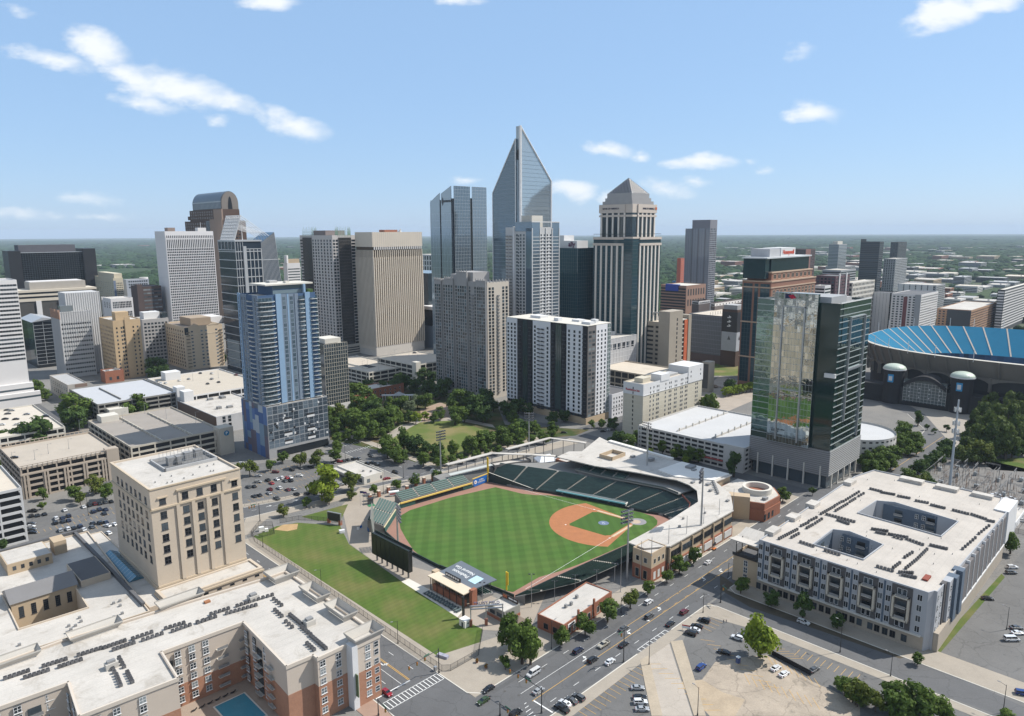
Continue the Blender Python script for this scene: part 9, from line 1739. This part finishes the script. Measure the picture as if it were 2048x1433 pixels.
for i,(x,y,t)in enumerate(((721,1013,981),(727,1008,982),(733,1004,985))):
 p=G(x,y);h=hat(p,t);o=thing('flagpole','%s flagpole from the left by the ballpark side gate'%ordn(i),'flagpole',tuple(p),0,'flagpoles by the side gate');MB().cyl((0,0,0),(0,0,h),.09,.05,n=7).build('pole',METAL,o);MB().quad((.05,0,h-1.8),(2.0,.5,h-2.0),(2.0,.5,h-.8),(.05,0,h-.4)).build('flag',mat(('navy_flag','purple_flag','pale_flag')[i],((.03,.04,.12),(.10,.04,.16),(.5,.45,.45))[i]),o)
simple('green_kiosk','small dark booth with a green turf mat by the side gate','kiosk',(741,1008),[('booth',(-1.4,-1.2,0,1.4,1.2,3.2),DARKM),('turf_mat',(-2.4,-4.5,0,1.6,-1.2,.14),mat('turf_green',(.03,.16,.07))),('roof',(-1.7,-1.5,3.2,1.7,1.5,3.4),BLACKM)],.5)
simple('merchandise_trailer','white vendor trailer parked beside the brick piers','trailer',(788,992),[('body',(-3,-1.2,.5,3,1.2,2.9),WHITEP),('panel',(-2.6,-1.25,1.2,2.6,-1.2,2.2),mat('vendor_red',(.4,.1,.1))),('wheel',(-.5,-1.25,0,.5,-1.0,.6),TYRE)],.35);simple('supply_crate','blue crate stack in the yard behind the scoreboard','crate',(741,1062),[('crate',(-1.5,-1,0,1.5,1,1.8),mat('crate_blue',(.03,.10,.25))),('lid',(-1.6,-1.1,1.8,1.6,1.1,1.95),MC['crate_blue']if 'crate_blue' in MC else METAL)],.4);simple('service_cart','red cart in the shaded yard behind the grey screen','cart',(744,1046),[('body',(-1.6,-.8,.4,1.6,.8,1.3),mat('cart_red',(.25,.02,.03))),('canopy',(-1.2,-.75,1.9,1.0,.75,2.0),BLACKM),('wheel',(-1.2,-.85,0,-.6,-.7,.6),TYRE),('wheel',(.6,-.85,0,1.2,-.7,.6),TYRE)],.3)
p=G(1897,992);h=hat(p,800);o=thing('telecom_mast','tall grey telecom mast with clustered antennas beside the substation','mast',tuple(p));MB().cyl((0,0,0),(0,0,h),.85,.45,n=12).build('pole',mat('mast_grey',(.36,.40,.44),rough=.5),o)
for z in(h*.90,h*.76,h*.68):
 for k in range(9):t=2*math.pi*k/9;s=MB().box(-.25,-.25,-1.2,.25,.25,1.2,bottom=True).build('antenna',WHITEP if k%2 else METAL,o);s.location=(1.7*math.cos(t),1.7*math.sin(t),z);s.rotation_euler=(0,0,t)
 MB().cyl((0,0,z-.2),(0,0,z),1.6,n=14).build('platform',METAL,o)
SU=thing('substation','electrical substation full of steel gantries and transformers behind the two-court apartments','substation',tuple(G(1960,990)));s0=SU.location;r=random.Random(8)
gm=MB()
for x in(-7,7):
 gm.cyl((x,0,0),(x,0,11),.16,.12,n=5);gm.cyl((x+.8,0,0),(x+.1,0,10.6),.08,n=4)
for zz in(10.2,11):gm.box(-7.2,-.12,zz,7.2,.12,zz+.22,0,True)
for k in range(10):gm.cyl((-7+k*1.4,0,10.2),(-5.6+k*1.4,0,11),.05,n=4)
for k in range(3):gm.cyl((-4.5+k*4.5,0,8.4),(-4.5+k*4.5,0,10.2),.14,n=6)
GREYST=mat('weathered_steel',(.20,.20,.20),var=.15);GM=gm.mesh('gantry',GREYST);tm=MB();tm.box(-2.2,-1.5,.4,2.2,1.5,3.4,0,True)
for k in range(3):tm.cyl((-1.3+k*1.3,0,3.4),(-1.3+k*1.3,0,5.2),.2,.1,n=7)
for k in range(6):tm.box(-2+k*.7,1.5,.8,-1.9+k*.7,2.2,3.0,0,True)
TM=tm.mesh('transformer',mat('transformer_grey',(.30,.32,.33),rough=.5));im=MB()
for x in(-1.5,0,1.5):im.cyl((x,0,0),(x,0,2.6),.12,n=6);im.cyl((x,0,2.6),(x,0,4.6),.17,.1,n=7)
im.box(-1.8,-.15,2.5,1.8,.15,2.75,0,True);IM=im.mesh('insulator_stand',mat('insulator',(.33,.25,.20),var=.2))
cx_,cy_=ab(s0);k=0
for i in range(13):
 for j in range(12):
  q=W(cx_-46+i*7.6,cy_-36+j*6.6)-s0;x,y=proj(q+s0)
  if y>1040 or y<912 or x<1868:continue
  for me,n_ in((GM,1 if(i+j)%2==0 else 0),(IM,2),(TM,1 if(i*3+j)%5==0 else 0)):
   for _ in range(n_):c=bpy.data.objects.new(me.name.split('.')[0],me);c.location=q+Vector((r.uniform(-3,3),r.uniform(-3,3),0));c.rotation_euler=(0,0,math.pi/4+(math.pi/2 if j%3==0 else 0));c.scale=(.55,.55,.7);link(c,SU)
bb=MB()
for j in range(7):
 a,b2=W(cx_-40,cy_-30+j*10,7.5)-s0,W(cx_+40,cy_-30+j*10,7.5)-s0;bb.cyl(a-Vector((0,0,s0.z)),b2,.1,n=5)
bb.build('busbar',GREYST,SU);fence('chain_link_fence','chain-link fence along the near side of the substation',[W(cx_-50,cy_+38),W(cx_-50,cy_-44),W(cx_+46,cy_-44)],2.6)
g=Bld('control_hut','long low white hut at the corner of the substation','building',G(2030,1060),26,9,4);g.body(WHITEW,WHITEROOF,par=.2);g.wins('R',[4,12,20],[1],winmesh(1.2,1.4,GDARK));g.fin()
o=thing('rubble_heap','heap of demolition rubble beside the cream hotel','rubble',tuple(G(1425,775)));m=MB();r=random.Random(3)
for k in range(70):
 t=r.uniform(0,6.28);d=abs(r.gauss(0,4));c=Vector((math.cos(t)*d*1.5,math.sin(t)*d,max(0,3.2-d*.5)*r.random()));w=r.uniform(.4,1.5);m.obox(c,(math.cos(t*3),math.sin(t*3)),w,w*.6,c.z,c.z+w*.8)
m.build('debris',mat('rubble',(.34,.26,.20),var=.2,isl=.35),o);sheet('bare_ground',pxpoly([(1395,790),(1440,752),(1510,770),(1510,800),(1440,830),(1400,810)]),.07,mat('demolition_ground',(.33,.28,.23),var=.2,scale=.1))
def person(px,lab,cols,rot):
 o=thing('person',lab,'person',tuple(G(*px)),rot,None);me=bpy.data.meshes.new('body')
 V_=[(0,0,.95),(0,0,1.2),(0,0,1.42),(0,.01,1.52),(0,.01,1.66),(.11,0,.88),(.12,.05,.48),(.13,0,.06),(.13,.14,.03),(-.11,0,.88),(-.12,-.08,.48),(-.13,-.16,.07),(-.13,-.02,.04),(.2,0,1.38),(.26,.02,1.1),(.25,.14,.88),(-.2,0,1.38),(-.26,0,1.1),(-.27,.05,.84)]
 E_=[(0,1),(1,2),(2,3),(3,4),(0,5),(5,6),(6,7),(7,8),(0,9),(9,10),(10,11),(11,12),(2,13),(13,14),(14,15),(2,16),(16,17),(17,18)]
 rad=[.14,.13,.15,.055,.10,.095,.065,.045,.035,.095,.065,.045,.035,.06,.045,.035,.06,.045,.035];me.from_pydata(V_,E_,[]);ob=bpy.data.objects.new('body',me);link(ob,o)
 bm_=ob.modifiers.new('skin','SKIN');
 if not me.skin_vertices:
  import bmesh;q=bmesh.new();q.from_mesh(me);q.verts.layers.skin.verify();q.to_mesh(me);q.free()
 for sv_,rr_ in zip(me.skin_vertices[0].data,rad):sv_.radius=(rr_,rr_)
 me.skin_vertices[0].data[0].use_root=True;sd=ob.modifiers.new('smooth','SUBSURF');sd.levels=1;sd.render_levels=1
 m=bpy.data.materials.new('clothed_figure');nt,N,K,B=nodes(m);tc=N.new('ShaderNodeTexCoord');sp=N.new('ShaderNodeSeparateXYZ');K.new(tc.outputs['Object'],sp.inputs[0]);cr=N.new('ShaderNodeValToRGB');cr.color_ramp.interpolation='CONSTANT';dv=N.new('ShaderNodeMath');dv.operation='DIVIDE';dv.inputs[1].default_value=2;K.new(sp.outputs[2],dv.inputs[0]);K.new(dv.outputs[0],cr.inputs[0])
 el=cr.color_ramp.elements;el[0].position=0;el[0].color=(.02,.02,.02,1);el[1].position=.05;el[1].color=(*cols[0],1)
 for pos,c in((.49,cols[1]),(.735,(.36,.20,.13)),(.84,(.03,.02,.015))):e=el.new(pos);e.color=(*c,1)
 K.new(cr.outputs[0],B.inputs['Base Color']);B.inputs['Roughness'].default_value=.8;me.materials.append(m)
person((1447,1247),'person in dark clothes walking across the right hand lot',((.03,.03,.05),(.05,.05,.06)),.6);person((1453,1246),'person in a pale shirt walking beside the one in dark clothes',((.04,.04,.06),(.45,.40,.36)),.6)
